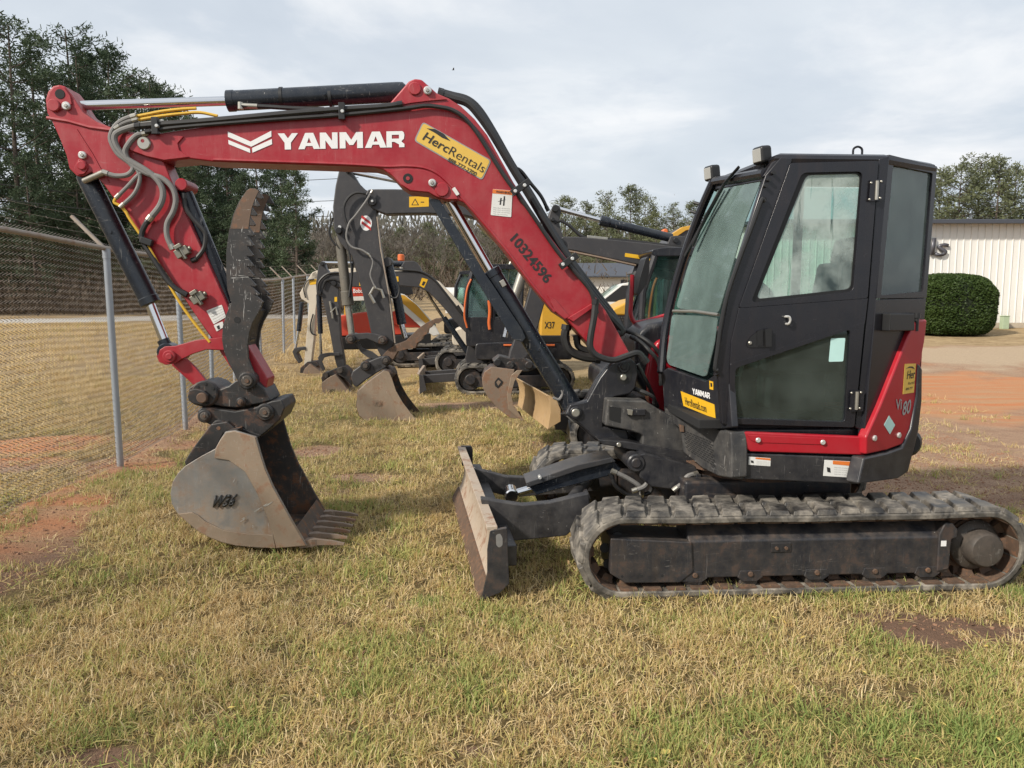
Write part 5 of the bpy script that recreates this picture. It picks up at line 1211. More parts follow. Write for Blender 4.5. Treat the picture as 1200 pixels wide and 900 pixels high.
# ---- machine one: the large dark arm with the warning disc
p = on_ground(800, 491); F1 = Frame((p.x, 12.4, terrain(p.x, 12.4)), PI+rad(3))
m1 = empty('excavator', F1, 'dark grey excavator with a red and white striped disc on its upright arm', 'excavator', 'machines parked in a row')
y0, y1 = .16, -.16
b1 = tr(F1, [(428,228),(431,222),(440,221.5),(463,221.5),(500,222.5),(545,225),(585,232),(620,250),(660,292),(720,368),(770,430),(745,440),(690,378),(640,320),(605,280),(575,261),(545,252.5),(500,250),(463,250.5),(452,251),(437,245),(430,239)], y0, y1, 'boom', M['greydark'], m1, .02)
badge(F1, [(479.5,230.5),(502.5,230),(502.5,242),(479.5,243)][::-1], y0, M['yellow'], b1, .5, .004)
badge(F1, [(482,240.5),(486.5,232.5),(491,240.5)], y0, M['ink'], b1, 0, .006, 'symbol'); badge(F1, [(483.6,239.8),(486.5,234.3),(489.5,239.8)], y0, M['yellow'], b1, 0, .008, 'symbol')
badge(F1, [(493,236.4),(497,236.4),(497,237.4),(493,237.4)], y0, M['ink'], b1, 0, .006, 'symbol')
a1 = tr(F1, [(397,200),(402,197.5),(410,198.5),(414,204),(420,214),(428,222),(439,228),(443,240),(441,252),(445,285),(455,340),(462,400),(456,418),(446,417),(437,400),(425,345),(412,300),(398,284),(391,268),(390,242),(393,218)], y0-.03, y1+.03, 'arm', M['greydark'], m1, .02)
for c, r in (((436,235.5),5.2),((396.5,270),3.8),((407,200),2.5)): pinboss(F1, c, y0+.05, y0-.05, r, 'pin', M['plast'], a1, .008, 16)
pinboss(F1, (436,235.5), y0+.07, y0, 1.5, 'pin', M['bolt'], a1, .004, 10); pinboss(F1, (398,266), y0+.03, y0-.05, 2, 'pin', M['bolt'], a1, .004, 10)
dc_ = F1.T(429, 261.5, y0-.03); ds = [(dc_+Vector((.088*math.cos(a), .004, .115*math.sin(a)))) for a in [2*PI*k/24 for k in range(24)]]
MB().loft(ds, [v-Vector((0,.003,0)) for v in ds]).build('warning_disc', M['white'], a1)
M['discred'] = flat('disc_red', (.45, .03, .03), .5)
for k in (-.058, .028):
    qd = [dc_+Vector((x, .006, z)) for x, z in ((-.075,k-.055),(.075,k+.055),(.075*.8,k+.055+.035),(-.075*.9,k-.055+.035+.015))]
    MB().add(qd, [(0,1,2,3)]).build('disc_stripe', M['discred'], a1, recalc=False)
MB().tube([F1.T(424,250,y0+.0), F1.T(441,250,y0+.0)], .004, 4)
strip(F1, [(442,254),(446,290),(456,345),(463,402)], y0-.03, .012, M['rail'], a1, 'edge_bead')
M['oldram'] = paint('worn_ram_paint', (.13, .12, .10), .5, .2, dust=.5, dustc=(.25, .2, .15), var=.3, scratch=.4, bump=.03)
r1 = MB().tube([F1.T(398,277,0), F1.T(407,352,0)], .078, 18).cyl(F1.T(406,341,0), F1.T(408,358,0), .094, 18, .01).build('bucket_cylinder', M['oldram'], m1)
MB().tube([F1.T(407,352,0), F1.T(413,398,0)], .052, 16).build('rod', M['zinc'], r1)
hose(F1, [(436,224,.22),(428,237,.22),(417,252,.22),(409,262,.22),(406,278,.22),(412,289,.22),(424,293,.22),(432,298,.22)], .22, .016, M['sleeve'], m1)
hose(F1, [(428,226.5,.2),(417,226,.2),(408,232,.2),(403,243,.2),(405,258,.2),(410,270,.2)], .2, .02, M['hose'], m1)
hose(F1, [(433,299,.22),(437,306,.22),(436,313,.22),(434,322,.22),(437,331,.22),(440,337,.22)], .22, .013, M['sleeve'], m1)
for q_ in ([(411,278,.1),(414,300,.1),(412,330,.1),(411,350,.1)], [(404,276,.12),(410,300,.12),(412,322,.12),(409,348,.12)], [(390,255,.1),(386,270,.1),(388,280,.1),(394,288,.1)]):
    hose(F1, q_, .1, .016, M['hose'], m1, 6, False)
MB().tube([F1.T(433,346,.2), F1.T(438,337,.2), F1.T(447,340,.2), F1.T(450,349,.2)], .022, 8).tube([F1.T(433,344,.2), F1.T(439,355,.2)], .025, 8).build('valve_block', M['zinc'], a1)
r1b = MB().tube([F1.T(454,307,-.05), F1.T(466,352,-.05), F1.T(471,380,-.05)], .075, 16).build('thumb_cylinder', M['cylblue'], m1)
MB().tube([F1.T(470,378,-.05), F1.T(475,396,-.05)], .045, 12).build('rod', M['chrome'], r1b); MB().cyl(F1.T(454,307,.08), F1.T(454,307,.08)-Vector((0,.26,0)), .075, 16, .01).build('eye', M['greydark'], r1b)
hose(F1, [(452,312,.1),(449,330,.1),(454,345,.1),(464,349,.1),(468,340,.1),(466,330,.1)], .1, .016, M['hose'], m1, 6, False)
for y in (.25, -.20):
    tr(F1, [(404,397),(409,391),(414,391),(430,390),(440,391),(450,394),(454,399),(450,404),(444,403),(430,397),(418,399),(412,403),(406,403)], y, y-.05, 'tip_link', M['greydark'], m1, .012)
    tr(F1, [(419,399),(425,408),(436,412),(445,419),(441,422),(431,419),(423,413),(416,403)], y-.06, y-.10, 'tip_link', M['greydark'], m1, .01)
for c, r in (((410.5,397.5),6),((448,399),5.6),((428,429),6),((452,422.5),5.5)): pinboss(F1, c, .30, -.28, r, 'pin', M['steelblack'], m1, .015, 18); pinboss(F1, c, .32, .2, r*.5, 'pin', M['hub'], m1, .006, 10)
tr(F1, [(411,441),(413,435),(424,427),(440,420),(449,417),(457,420),(458,426),(452,431),(440,438),(428,446),(418,454),(414,452)], .24, -.26, 'quick_coupler', M['greydark'], m1, .02)
letters_on('W36', F1.T(437,435,.24), F1.T(446,430,.24), F1.T(437,429.5,.24), M['ink'], m1, .012, .02)
tp1 = tr(F1, [(447,418),(455,409),(466,403),(476,399),(482,393),(490,385),(500,378),(510,373.5),(516,373),(518.5,376),(514,379),(509,379),(505,384),(502,386),(501,391),(496,394),(494,399),(489,402),(487,408),(478,409),(466,412),(459,424),(452,429)], .20, .16, 'thumb_plate', M['thumbtip'], m1, .006)
tp2 = tp1.copy(); col.objects.link(tp2); tp2.parent = m1; tp2.location.y = -.34
M['m1bucket'] = paint('brown_worn_bucket', (.25, .195, .145), .5, .2, dust=.5, dustc=(.30, .22, .15), var=.3, streak=.5, streakc=(.20, .12, .07), rust=.4, scratch=.5, scale=3, bump=.05, upw=.2)
bk1 = tr(F1, [(419.5,458),(428,450),(440,441),(450,434),(456,436),(459,443),(464,458),(472,472),(482,485),(490,494.5),(470,495),(440,495),(428,493),(421,487),(418,476)], .42, .39, 'bucket', M['m1bucket'], m1, .008)
bp = P2(F1, [(459,443),(456,436),(450,434),(440,441),(428,450),(419.5,458),(418,476),(421,487),(428,493),(440,495),(470,495),(490,494.5)], .42)
mb = MB(); n = len(bp); vs = [(x,.39,z) for x,z in bp]+[(x,-.42,z) for x,z in bp]; mb.add(vs, [(i,i+1,n+i+1,n+i) for i in range(n-1)]); sh_ = mb.build('shell', M['bucketin'], bk1)
sm_ = sh_.modifiers.new('thick', 'SOLIDIFY'); sm_.thickness = .025; sm_.offset = 0
fsb = MB().prism(P2(F1, [(419.5,458),(428,450),(440,441),(450,434),(456,436),(459,443),(464,458),(472,472),(482,485),(490,494.5),(470,495),(440,495),(428,493),(421,487),(418,476)], .42), -.42, -.45).build('side_plate', M['bucketin'], bk1)
tr(F1, [(446,437),(450,434),(456,436),(459,443),(464,458),(472,472),(482,485),(490,494.5),(467,492),(461,470),(452,449)], .432, .418, 'cheek_plate', M['bucketrim'], bk1, .004)
letters_on('W36', F1.T(436,475,.42), F1.T(446,475,.42), F1.T(437,468.5,.42), M['brownb'], bk1, .02, .03)
teeth_row(F1, bk1, (486,494), .42, -.42, 5)
small_track(m1, -.2, 1.9, .29, .95, .55); small_track(m1, -.2, 1.9, .29, -.55, -.95)
MB().prism(round_poly([(-1.25,.72),(.8,.72),(.8,1.05),(.3,1.1),(-1.2,1.25)], .1), .9, -.9).build('house_body', M['black'], m1, .04)
MB().prism(round_poly([(-1.3,1.2),(-.4,1.12),(-.4,1.6),(-1.15,1.65)], .12), .9, -.9).build('hood', M['vyellow'], m1, .05)
MB().box((-.2,0,.5), (1.0,1.2,.4)).build('centre_frame', M['frame'], m1, .02)
small_cab(m1, -.45, .65, .92, .05, .95, 2.5, M['black'], M['orangep'])
tr(F1, [(738,445),(745,425),(765,424),(785,440),(800,470),(760,470)], .12, -.12, 'swing_bracket', M['greydark'], m1, .02)
c1 = MB().tube([F1.T(640,335,0), F1.T(720,440,0)], .07, 16).build('boom_cylinder', M['cylblue'], m1)
MB().tube([F1.T(690,385,0), F1.T(560,262,0)], .04, 12).build('rod', M['chrome'], c1)
c1 = MB().tube([F1.T(470,214,0), F1.T(560,222,0)], .065, 16).build('arm_cylinder', M['cylblue'], m1)
MB().tube([F1.T(408,201,0), F1.T(475,214,0)], .035, 12).build('rod', M['chrome'], c1)

# ---- machine two: dark boom with yellow strip, arm behind the red boom, tan blade
p = on_ground(860, 524); F2 = Frame((p.x, 9.75, terrain(p.x, 9.75)), PI+rad(3))
m2 = empty('excavator', F2, 'dark excavator with a yellow strip on its boom and a tan dozer blade', 'excavator', 'machines parked in a row')
b2 = tr(F2, [(652,284),(660,277),(680,277.5),(720,281),(760,285),(801,290),(860,300),(905,340),(930,400),(900,410),(870,360),(840,335),(791,317),(743,309),(700,300),(675,294),(660,292)], .14, -.14, 'boom', M['greydark'], m2, .014)
badge(F2, [(732.5,296.5),(757,300),(757,304.5),(732,300.8)][::-1], .14, M['yellow'], b2, .5, .004)
strip(F2, [(665,294),(700,301),(745,311)], .13, .016, M['brownb'], b2, 'edge_bead')
a2 = tr(F2, [(645,247),(650,239.5),(656,241),(658,248),(655,260),(661,280),(662,290),(652,310),(641,345),(630,385),(620,415),(606,432),(594,430),(598,412),(612,372),(624,330),(634,295),(638,270)], .11, -.11, 'arm', M['greydark'], m2, .014)
for c, r in (((651,244),4),((657,284),5),((648,257),2.4)): pinboss(F2, c, .17, .1, r, 'pin', M['plast'], a2, .006, 16)
r2 = MB().tube([F2.T(703,258.5,0), F2.T(787,279,0)], .056, 16).cyl(F2.T(703,258,0), F2.T(714,261,0), .066, 16, .006).build('arm_cylinder', M['cylblue'], m2)
MB().tube([F2.T(652,244,0), F2.T(706,259,0)], .03, 12).cyl(F2.T(652,244,.09), F2.T(652,244,.09)-Vector((0,.2,0)), .05, 12).build('rod', M['chrome'], r2)
tr(F2, [(782,287),(786,277),(793,276),(803,277),(805,290)], .10, .05, 'cylinder_lug', M['greydark'], b2, .008); pinboss(F2, (792.5,281.5), .13, -.1, 3.2, 'pin', M['plast'], b2, .004, 14)
hose(F2, [(650,261,.1),(657,259,.1),(668,265,.1),(680,276,.1),(692,279.5,.1),(720,281,.1),(760,285,.1),(800,290,.1)], .1, .02, M['hose'], m2, 8, False)
MB().bar(F2.T(688,277.5,.1), F2.T(712,280,.1), .05, .035).build('hose_fitting', M['zinc'], b2, .006)
tr(F2, [(756,316),(768,315),(791,319),(798,330),(786,328),(770,324),(762,330)], .10, -.1, 'light_bracket', M['greydark'], b2, .01)
r2 = MB().tube([F2.T(624,285,.02), F2.T(602,352,.02)], .06, 16).build('bucket_cylinder', M['zinc'], m2)
MB().tube([F2.T(604,345,.02), F2.T(592,395,.02)], .035, 12).build('rod', M['chrome'], r2)
tr(F2, [(577,423),(585,417),(598,420),(612,419),(624,424),(628,432),(618,436),(600,434),(584,432)], .16, -.2, 'quick_coupler', M['steelblack'], m2, .014)
for c in ((583,425),(620,428),(598,428)): pinboss(F2, c, .2, -.22, 4.5, 'pin', M['steelblack'], m2, .008, 14)
bk2 = tr(F2, [(565,444),(568,436),(576,430),(592,432),(603,433),(600,448),(597,463),(601,478),(612,491),(598,490),(585,480),(572,466),(566,455)], .26, .235, 'bucket', M['brownb'], m2, .006)
sb2 = P2(F2, [(603,433),(592,432),(576,430),(568,436),(565,444),(566,455),(572,466),(585,480),(598,490),(612,491)], .26)
n = len(sb2); mb = MB().add([(x,.235,z) for x,z in sb2]+[(x,-.26,z) for x,z in sb2], [(i,i+1,n+i+1,n+i) for i in range(n-1)]); o_ = mb.build('shell', M['bucketin'], bk2); k_ = o_.modifiers.new('thick', 'SOLIDIFY'); k_.thickness = .02
tr(F2, [(599,440),(606,434),(612,434),(603,447),(599,462),(602,476),(614,492.5),(611,493),(596,480),(594,463)], .29, .262, 'cheek_plate', M['bucketrim'], bk2, .004)
badge(F2, [(579.5,447.5),(584,442),(589.5,447),(588,450.5),(583,455),(580,452)], .26, M['ink'], bk2, 1, .006, 'cast_emblem'); badge(F2, [(581.5,448),(584,445),(587,447.5),(584,452)], .26, M['brownb'], bk2, .5, .009, 'cast_emblem')
# its blade
yb0_, yb1_ = .98, -1.0
q0, q1, q2, q3 = F2.T(644,463.5,yb0_), F2.T(641.5,503,yb0_), F2.T(613,441,.2), F2.T(613,477,.2)
dxy = (q2-q0)/(yb0_-.2)*(yb0_-yb1_); q2 = q0+Vector((q2.x-q0.x, yb1_-yb0_, 0)); q3 = q1+Vector((q3.x-q1.x, yb1_-yb0_, 0))
mb = MB(); cr_ = [(0,0),(.02,.25),(.03,.5),(.01,.8),(-.03,1)]
rows = []
for e0, e1 in ((q1,q0),(q3,q2)): rows.append([e0.lerp(e1, h)-Vector((d, 0, 0)) for d, h in cr_])
vs = rows[0]+rows[1]; vs += [v-Vector((.03,0,0)) for v in vs]; m = 5; fs = []
for k in range(4): fs += [(k,k+1,m+k+1,m+k),(2*m+k,3*m+k,3*m+k+1,2*m+k+1),(k,2*m+k,2*m+k+1,k+1),(m+k,m+k+1,3*m+k+1,3*m+k)]
fs += [(0,m,3*m,2*m),(m-1,3*m-1,4*m-1,2*m-1)]
M['tan'] = paint('tan_blade_steel', (.42, .28, .14), .5, .1, dust=.5, dustc=(.45, .33, .2), var=.2, scratch=.4, rust=.3, bump=.03, upw=.1)
bd2 = mb.add(vs, fs).build('dozer_blade', M['tan'], m2, .004)
tr(F2, [(644,463.5),(652,468),(657,480),(657,494),(642,503),(645,484)], yb0_+.003, yb0_-.02, 'end_plate', M['tan'], bd2, .004)
for y in (.45, -.45): MB().prism([(q0.x-.12,.3),(q0.x-.12,.5),(q0.x-.9,.45),(q0.x-.9,.28)], y+.05, y-.05).build('push_arm', M['greydark'], bd2, .01)
xc2 = F2.T(665,430,.9).x-1.3
small_track(m2, xc2, 1.9, .29, .95, .55, 28); small_track(m2, xc2, 1.9, .29, -.55, -.95, 28)
MB().box((xc2,0,.5), (1.0,1.2,.4)).build('centre_frame', M['frame'], m2, .02)
MB().prism(round_poly([(xc2-1.0,.72),(xc2+.8,.72),(xc2+.8,1.0),(xc2-.9,1.25)], .1), .85, -.85).build('house_body', M['black'], m2, .04)
small_cab(m2, xc2-.55, xc2+.45, .85, .02, .95, 2.45, M['black'], None)
tr(F2, [(890,400),(935,395),(945,450),(900,455)], .12, -.12, 'swing_bracket', M['greydark'], m2, .02)

# ---- machine three: arched boom with yellow decals, orange rails, X37 hood
F3 = Frame((.05, 15.3, terrain(0, 15.3)), PI+rad(3))
m3 = empty('excavator', F3, 'dark grey mini excavator with arched boom, yellow decals and a yellow hood reading X37', 'excavator', 'machines parked in a row')
b3 = tr(F3, [(385,331),(386,320),(392,318),(410,319.5),(449,312.5),(461,318),(485,317),(497,319),(510,330),(524,345),(536,361),(548,375),(560,383),(566,392),(560,400),(548,392),(539,383),(530,373),(521,362),(512,352),(503,343),(492,337),(470,335),(440,337),(410,336),(395,337)], .12, -.12, 'boom', M['greydark'], m3, .015)
for px in ([(449,325.5),(455,324.5),(455.5,332.5),(449,333)], [(461,324),(467,324),(467,332),(461.5,332)], [(494.5,325.5),(501.5,327.5),(497,337.5),(491.5,334.5)], [(421,327),(424,327),(424,335),(421,335)]):
    badge(F3, px[::-1], .12, M['yellow'], b3, .5, .004)
badge(F3, [(496,329.5),(499,330.5),(496.5,335),(494,334)][::-1], .12, M['ink'], b3, .3, .006, 'symbol')
a3 = tr(F3, [(371.5,322),(373,312),(376,306.5),(380,306.5),(382,314),(388,322),(396,328),(397,345),(397.5,365),(399,395),(403,420),(405,435),(397,437),(392,420),(387,392),(381,362),(377,348),(371,345),(370,333)], .10, -.10, 'arm', M['greydark'], m3, .012)
for c, r in (((377,309),2.2),((391,332),3),((374,343),2.5)): pinboss(F3, c, .16, .05, r, 'pin', M['plast'], a3, .005, 12)
badge(F3, [(392,348),(395,348),(395,353.5),(392,353.5)][::-1], .10, M['yellow'], a3, 0, .004)
r3 = MB().tube([F3.T(417,308,0), F3.T(474,309.5,0)], .055, 14).build('arm_cylinder', M['cylblue'], m3)
MB().tube([F3.T(378,308,0), F3.T(420,308.5,0)], .03, 12).build('rod', M['chrome'], r3)
tr(F3, [(470,312),(474,306),(486,306),(492,312),(496,320),(480,320)], .07, -.07, 'cylinder_lug', M['greydark'], b3, .01)
r3 = MB().tube([F3.T(373.5,345,.02), F3.T(375.5,391,.02)], .05, 12).build('bucket_cylinder', M['cylblue'], m3)
MB().tube([F3.T(375.3,389,.02), F3.T(376,418,.02)], .03, 10).build('rod', M['chrome'], r3)
for q_ in ([(372,342),(374,330),(384,321),(398,319.5)], [(378,338),(382,329),(392,327.5),(400,330)], [(450,314),(470,316),(492,318),(508,327),(520,341),(540,367)]): hose(F3, [(a,b,.14) for a,b in q_], .14, .022, M['hose'], m3, 6, False)
MB().tube([F3.T(386.5,353,.14), F3.T(389,366,.14), F3.T(390,373,.14)], .02, 8).tube([F3.T(387.5,366,.14), F3.T(393.5,360,.14), F3.T(395.5,369,.14)], .02, 8).build('valve_block', M['zinc'], a3)
hose(F3, [(536,358,.2),(545,371,.2),(556,374,.2),(562,377,.2),(563,386,.2),(556,388,.2)], .2, .028, M['hose'], m3, 6, False)
for y in (.16, -.14): tr(F3, [(372.5,419),(375,415),(383,413.5),(393,413),(398,413),(398,417),(388,417),(380,419),(377.5,424),(381,433),(378,435),(374,427)], y, y-.03, 'tip_link', M['greydark'], m3, .008)
tr(F3, [(376,443),(379,438),(388,434),(398,430),(404,429),(410,435),(413,443),(412,452),(405,444),(395,439),(385,441),(378,449)], .18, -.2, 'quick_coupler', M['steelblack'], m3, .012)
for c in ((381,440),(398,434)): pinboss(F3, c, .24, -.2, 3.5, 'pin', M['hub'], m3, .006, 12)
bk3 = tr(F3, [(376.5,449),(384,443),(393,438.5),(400,447),(407,456),(414,462),(395,465),(382,465.5),(377.5,461.5)], .32, -.32, 'bucket', M['brownb'], m3, .012)
letters_on('W36', F3.T(385.5,460,.32), F3.T(392.5,459.5,.32), F3.T(386,456,.32), M['ink'], bk3, .01, .02)
teeth_row(F3, bk3, (412,462), .32, -.32, 4, .12)
xc3 = F3.T(533,450,.8).x-.29-.85
small_track(m3, xc3, 1.7, .27, .85, .48, 28); small_track(m3, xc3, 1.7, .27, -.48, -.85, 28)
MB().box((xc3,0,.42), (.9,1.0,.4)).build('centre_frame', M['frame'], m3, .02)
xb3 = F3.T(490,452,.85).x; blade_unit(m3, xb3, .88, -.88, .42, xc3+.4, M['blade'])
MB().prism(round_poly([(xc3-1.1,.66),(xc3+.75,.66),(xc3+.75,.98),(xc3-1.0,1.05)], .08), .85, -.85).build('house_body', M['black'], m3, .04)
strip(F3, [(590,404.5),(650,404.5)], .86, .02, M['orangep'], m3, 'orange_stripe')
xa3, xb_3 = F3.T(613,350,.8).x, F3.T(546,350,.8).x
small_cab(m3, xa3, xb_3, .82, -.1, .92, 2.45, M['black'], M['orangep'])
MB().tube(smooth_path([F3.T(a,b,.84) for a,b in ((573,352),(574,365),(573,378),(574,386))], 4), .03, 8).build('grab_rail', M['orangep'], m3)
hd3 = tr(F3, [(634,355),(645,350),(664,350),(668,365),(668,398),(632,398)], .84, -.8, 'hood', M['vyellow'], m3, .05)
letters_on('X37', F3.T(638,385,.84), F3.T(650,385,.84), F3.T(638,377,.84), M['ink'], hd3, .006, .015)
tr(F3, [(632,393),(668,393),(668,402),(630,402)], .86, -.8, 'hood_skirt', M['plast'], m3, .02)
MB().tube(smooth_path([F3.T(a,b,.2) for a,b in ((588,395),(592,350),(596,315),(604,302),(616,304),(622,330),(622,395))], 5), .03, 8).build('roll_bar', M['zinc'], m3)
tr(F3, [(545,420),(549,400),(553,393),(560,393),(566,402),(572,420),(572,432),(548,432)], .12, -.12, 'swing_bracket', M['greydark'], m3, .02)
r3 = MB().tube([F3.T(520,372,0), F3.T(548,413,0)], .055, 12).build('boom_cylinder', M['cylblue'], m3)
MB().tube([F3.T(498,340,0), F3.T(522,376,0)], .03, 10).build('rod', M['chrome'], r3)

# ---- machines four and five: cream arm, and a dark one beyond
def far_mini(F, mt, label, cabm):
    r = empty('excavator', F, label, 'excavator', 'machines parked in a row')
    s0, s1 = .11, -.11
    b = tr(F, [(364,326),(366,319),(372,317),(400,314),(450,314),(490,317),(515,330),(540,356),(570,392),(556,398),(528,362),(505,340),(485,331),(440,327),(380,329),(370,331)], s0, s1, 'boom', mt, r, .014)
    a = tr(F, [(366,319),(370,318),(373,322),(373,345),(370,363),(368,395),(364,430),(356,430),(358,405),(361,370),(362,356),(353,350),(351,344),(358,331)], s0, s1, 'arm', mt, r, .014)
    badge(F, [(362,328),(371,327),(371,333),(363,334)][::-1], s0, M['yellow'], a, 1, .004)
    c = MB().tube([F.T(354,354,0), F.T(350,388,0)], .055, 12).build('bucket_cylinder', M['cylblue'], r); MB().tube([F.T(350.2,386,0), F.T(346,410,0)], .03, 10).build('rod', M['chrome'], c)
    hose(F, [(358,349,.14),(356,338,.14),(360,329,.14),(368,327,.14)], .14, .016, M['hose'], r, 6, False); hose(F, [(367,368,.14),(364,380,.14),(365,390,.14),(371,393,.14)], .14, .016, M['hose'], r, 6, False)
    tr(F, [(342.5,412),(345,408),(352,407),(358,406.5),(358,410),(350,411),(347.5,414),(352,424),(350,426),(345,419)], .14, -.14, 'tip_link', M['greydark'], r, .008)
    tr(F, [(351,440),(352,431),(360,424),(370,423),(374,428),(366,432),(356,436)], .16, -.16, 'quick_coupler', M['steelblack'], r, .01)
    bu = tr(F, [(352.5,443),(357,432),(363,426.5),(370,431),(378,438),(374,446),(358,450),(353.5,448)], .3, -.3, 'bucket', M['brownb'], r, .012); teeth_row(F, bu, (377,440), .3, -.3, 4, .1)
    xc = F.T(511,440,.8).x-1.07
    small_track(r, xc, 1.6, .27, .82, .48, 26); small_track(r, xc, 1.6, .27, -.48, -.82, 26); blade_unit(r, F.T(490,440,.8).x, .84, -.84, .40, xc+.4, M['blade'])
    MB().box((xc,0,.42), (.8,1.0,.4)).build('centre_frame', M['frame'], r, .02)
    MB().prism(round_poly([(xc-1.0,.66),(xc+.7,.66),(xc+.7,1.0),(xc-.95,1.5)], .1), .8, -.8).build('house_body', mt, r, .05)
    small_cab(r, xc-.6, xc+.4, .78, -.05, .9, 2.42, cabm, None)
    tr(F, [(556,400),(560,390),(572,392),(578,415),(560,420)], .11, -.11, 'swing_bracket', M['greydark'], r, .015)
    return r
F4 = Frame((.15, 18.2, terrain(0, 18.2)), PI+rad(2)); far_mini(F4, M['cream'], 'cream coloured mini excavator whose pale arm stands nearest the fence', M['black'])
F5 = Frame((-.05, 21.0, terrain(0, 21)), PI+rad(2))
m5 = empty('excavator', F5, 'dark mini excavator at the far end of the row showing only its blade and tracks', 'excavator', 'machines parked in a row')
xc = F5.T(504,430,.8).x-1.07
small_track(m5, xc, 1.6, .27, .82, .48, 26); small_track(m5, xc, 1.6, .27, -.48, -.82, 26); blade_unit(m5, F5.T(483,430,.8).x, .84, -.84, .40, xc+.4, M['blade'])
MB().prism(round_poly([(xc-1.0,.66),(xc+.7,.66),(xc+.7,1.0),(xc-.95,1.5)], .1), .8, -.8).build('house_body', M['black'], m5, .05); small_cab(m5, xc-.6, xc+.4, .78, -.05, .9, 2.3, M['black'], None)
# a low beacon on the arched boom's cab side: amber lamp on a stalk
F6 = Frame((-2.2, 19.6, terrain(-2.2, 19.6)), PI+rad(8))
sk = empty('skid_loader', F6, 'red and white compact track loader with yellow lift arm decals, behind the parked arms', 'loader')
pb = tr(F6, [(398,370),(440,364),(472,372),(474,392),(440,394),(398,394)], .6, -.6, 'body', M['mred'], sk, .03)
tr(F6, [(398,395),(505,391),(505,408),(398,410)], .62, -.6, 'lower_body', M['plast'], sk, .03)
tr(F6, [(404,336),(434,335),(434,347),(404,348)], .55, -.55, 'header_plate', M['mred'], sk, .02)
letters_on('Bobcat', F6.T(414,343.5,.56), F6.T(429,343,.56), F6.T(414,338.5,.56), M['white'], sk, .012, .02)
tr(F6, [(404,348),(434,347),(434,352),(404,353)], .56, -.5, 'white_band', M['whitep'], sk, .01)
for x in (405, 433): tr(F6, [(x-1.5,352),(x+1.5,352),(x+2,370),(x-2,370)], .54, .46, 'cab_pillar', M['vyellow' if x == 405 else 'plast'], sk, .01)
MB().prism(P2(F6, [(405,352),(433,352),(435,368),(404,370)], .5), .5, .49).build('cab_window', M['glass_bg'], sk)
la = tr(F6, [(458,347),(466,343),(474,345),(490,358),(508,378),(516,392),(508,394),(494,384),(474,366),(460,356)], .74, .62, 'lift_arm', M['whitep'], sk, .02)
tr(F6, [(464,345),(474,346),(488,357),(504,376),(500,380),(484,366),(468,352)], .75, .735, 'yellow_decal', M['vyellow'], la, .004)
la2 = tr(F6, [(448,372),(470,360),(500,372),(512,384),(506,392),(490,384),(470,384)], .66, .55, 'side_cover', M['mred'], sk, .02)
letters_on('SV', F6.T(485,377,.66), F6.T(497,380,.66), F6.T(485,370,.66), M['white'], la2, .006, .02)
tr(F6, [(440,338),(452,336),(456,352),(448,358),(441,350)], .7, .6, 'white_cover', M['whitep'], sk, .02)
r6 = MB().tube([F6.T(478,352,.7), F6.T(510,382,.7)], .04, 10).build('lift_cylinder', M['chrome'], sk)
small_track(sk, 0, 1.3, .26, .75, .42, 22); small_track(sk, 0, 1.3, .26, -.42, -.75, 22)
bc_ = MB().cyl(F6.T(470,306,.0), F6.T(470,298,.0), .085, 14, .02).build('beacon', M['orangep'], sk); MB().tube([F6.T(470,335,0), F6.T(470,305,0)], .04, 8).build('beacon_stalk', M['zinc'], sk)
tr(F6, [(458,334),(482,334),(484,345),(458,347)], .3, -.3, 'upper_guard', M['plast'], sk, .02)

# ---- yellow wheel loader behind
F7 = Frame((3.05, 16.6, terrain(3, 16.6)), PI+rad(4))
wl = empty('wheel_loader', F7, 'yellow compact loader with mesh grille and glazed cab, left of the black cab', 'loader')
hd7 = tr(F7, [(717,370),(718,362),(738,352),(760,347),(760,368),(745,370)], .62, -.5, 'hood', M['vyellow'], wl, .05)
gr7 = tr(F7, [(718,369),(746,369),(746,398),(716,398)], .60, -.5, 'grille', M['plast'], wl, .02)
gm = MB()
for i in range(9):
    for j in range(8):
        a_, b_ = 719+i*2.9+(j % 2)*1.4, 371+j*3.2; P = [F7.T(x, y, .604) for x, y in ((a_,b_),(a_+1.5,b_),(a_+1.5,b_+1.9),(a_,b_+1.9))]; gm.add(P, [(0,1,2,3)])
gm.build('grille_mesh', M['hub'], gr7)
tr(F7, [(704,398),(800,398),(800,430),(704,430)], .6, -.6, 'chassis', M['plast'], wl, .03)
tr(F7, [(745,372),(800,372),(800,400),(745,400)], .64, -.5, 'cab_base', M['greydark'], wl, .02)
for c in (752, 775, 800): tr(F7, [(c-1.5,318),(c+1.5,318),(c+1.5,374),(c-1.5,374)], .62, .56, 'cab_pillar', M['plast'], wl, .008)
tr(F7, [(767,326),(770.5,326),(768.5,372),(765.5,372)], .70, .64, 'grab_rail', M['vyellow'], wl, .008)
tr(F7, [(772,322),(784,322),(784,374),(772,374)], .6, .5, 'cab_pillar', M['greydark'], wl, .01)
tr(F7, [(790,280),(806,264),(840,262),(840,320),(748,320),(760,308)], .64, -.6, 'cab_roof', M['greydark'], wl, .04)
tr(F7, [(786,275),(800,266),(820,262),(824,266),(804,270),(792,278)], .68, .5, 'roof_trim', M['vyellow'], wl, .01)
MB().prism(P2(F7, [(750,320),(800,320),(800,374),(748,374)], .58), .58, .572).build('side_window', M['glass_bg'], wl)
MB().prism(P2(F7, [(750,320),(800,320),(800,374),(748,374)], .58), -.5, -.508).build('side_window', M['glass_bg'], wl)
pinboss(F7, (780,271), .5, .3, 3, 'beacon', M['orangep'], wl, .02, 14)
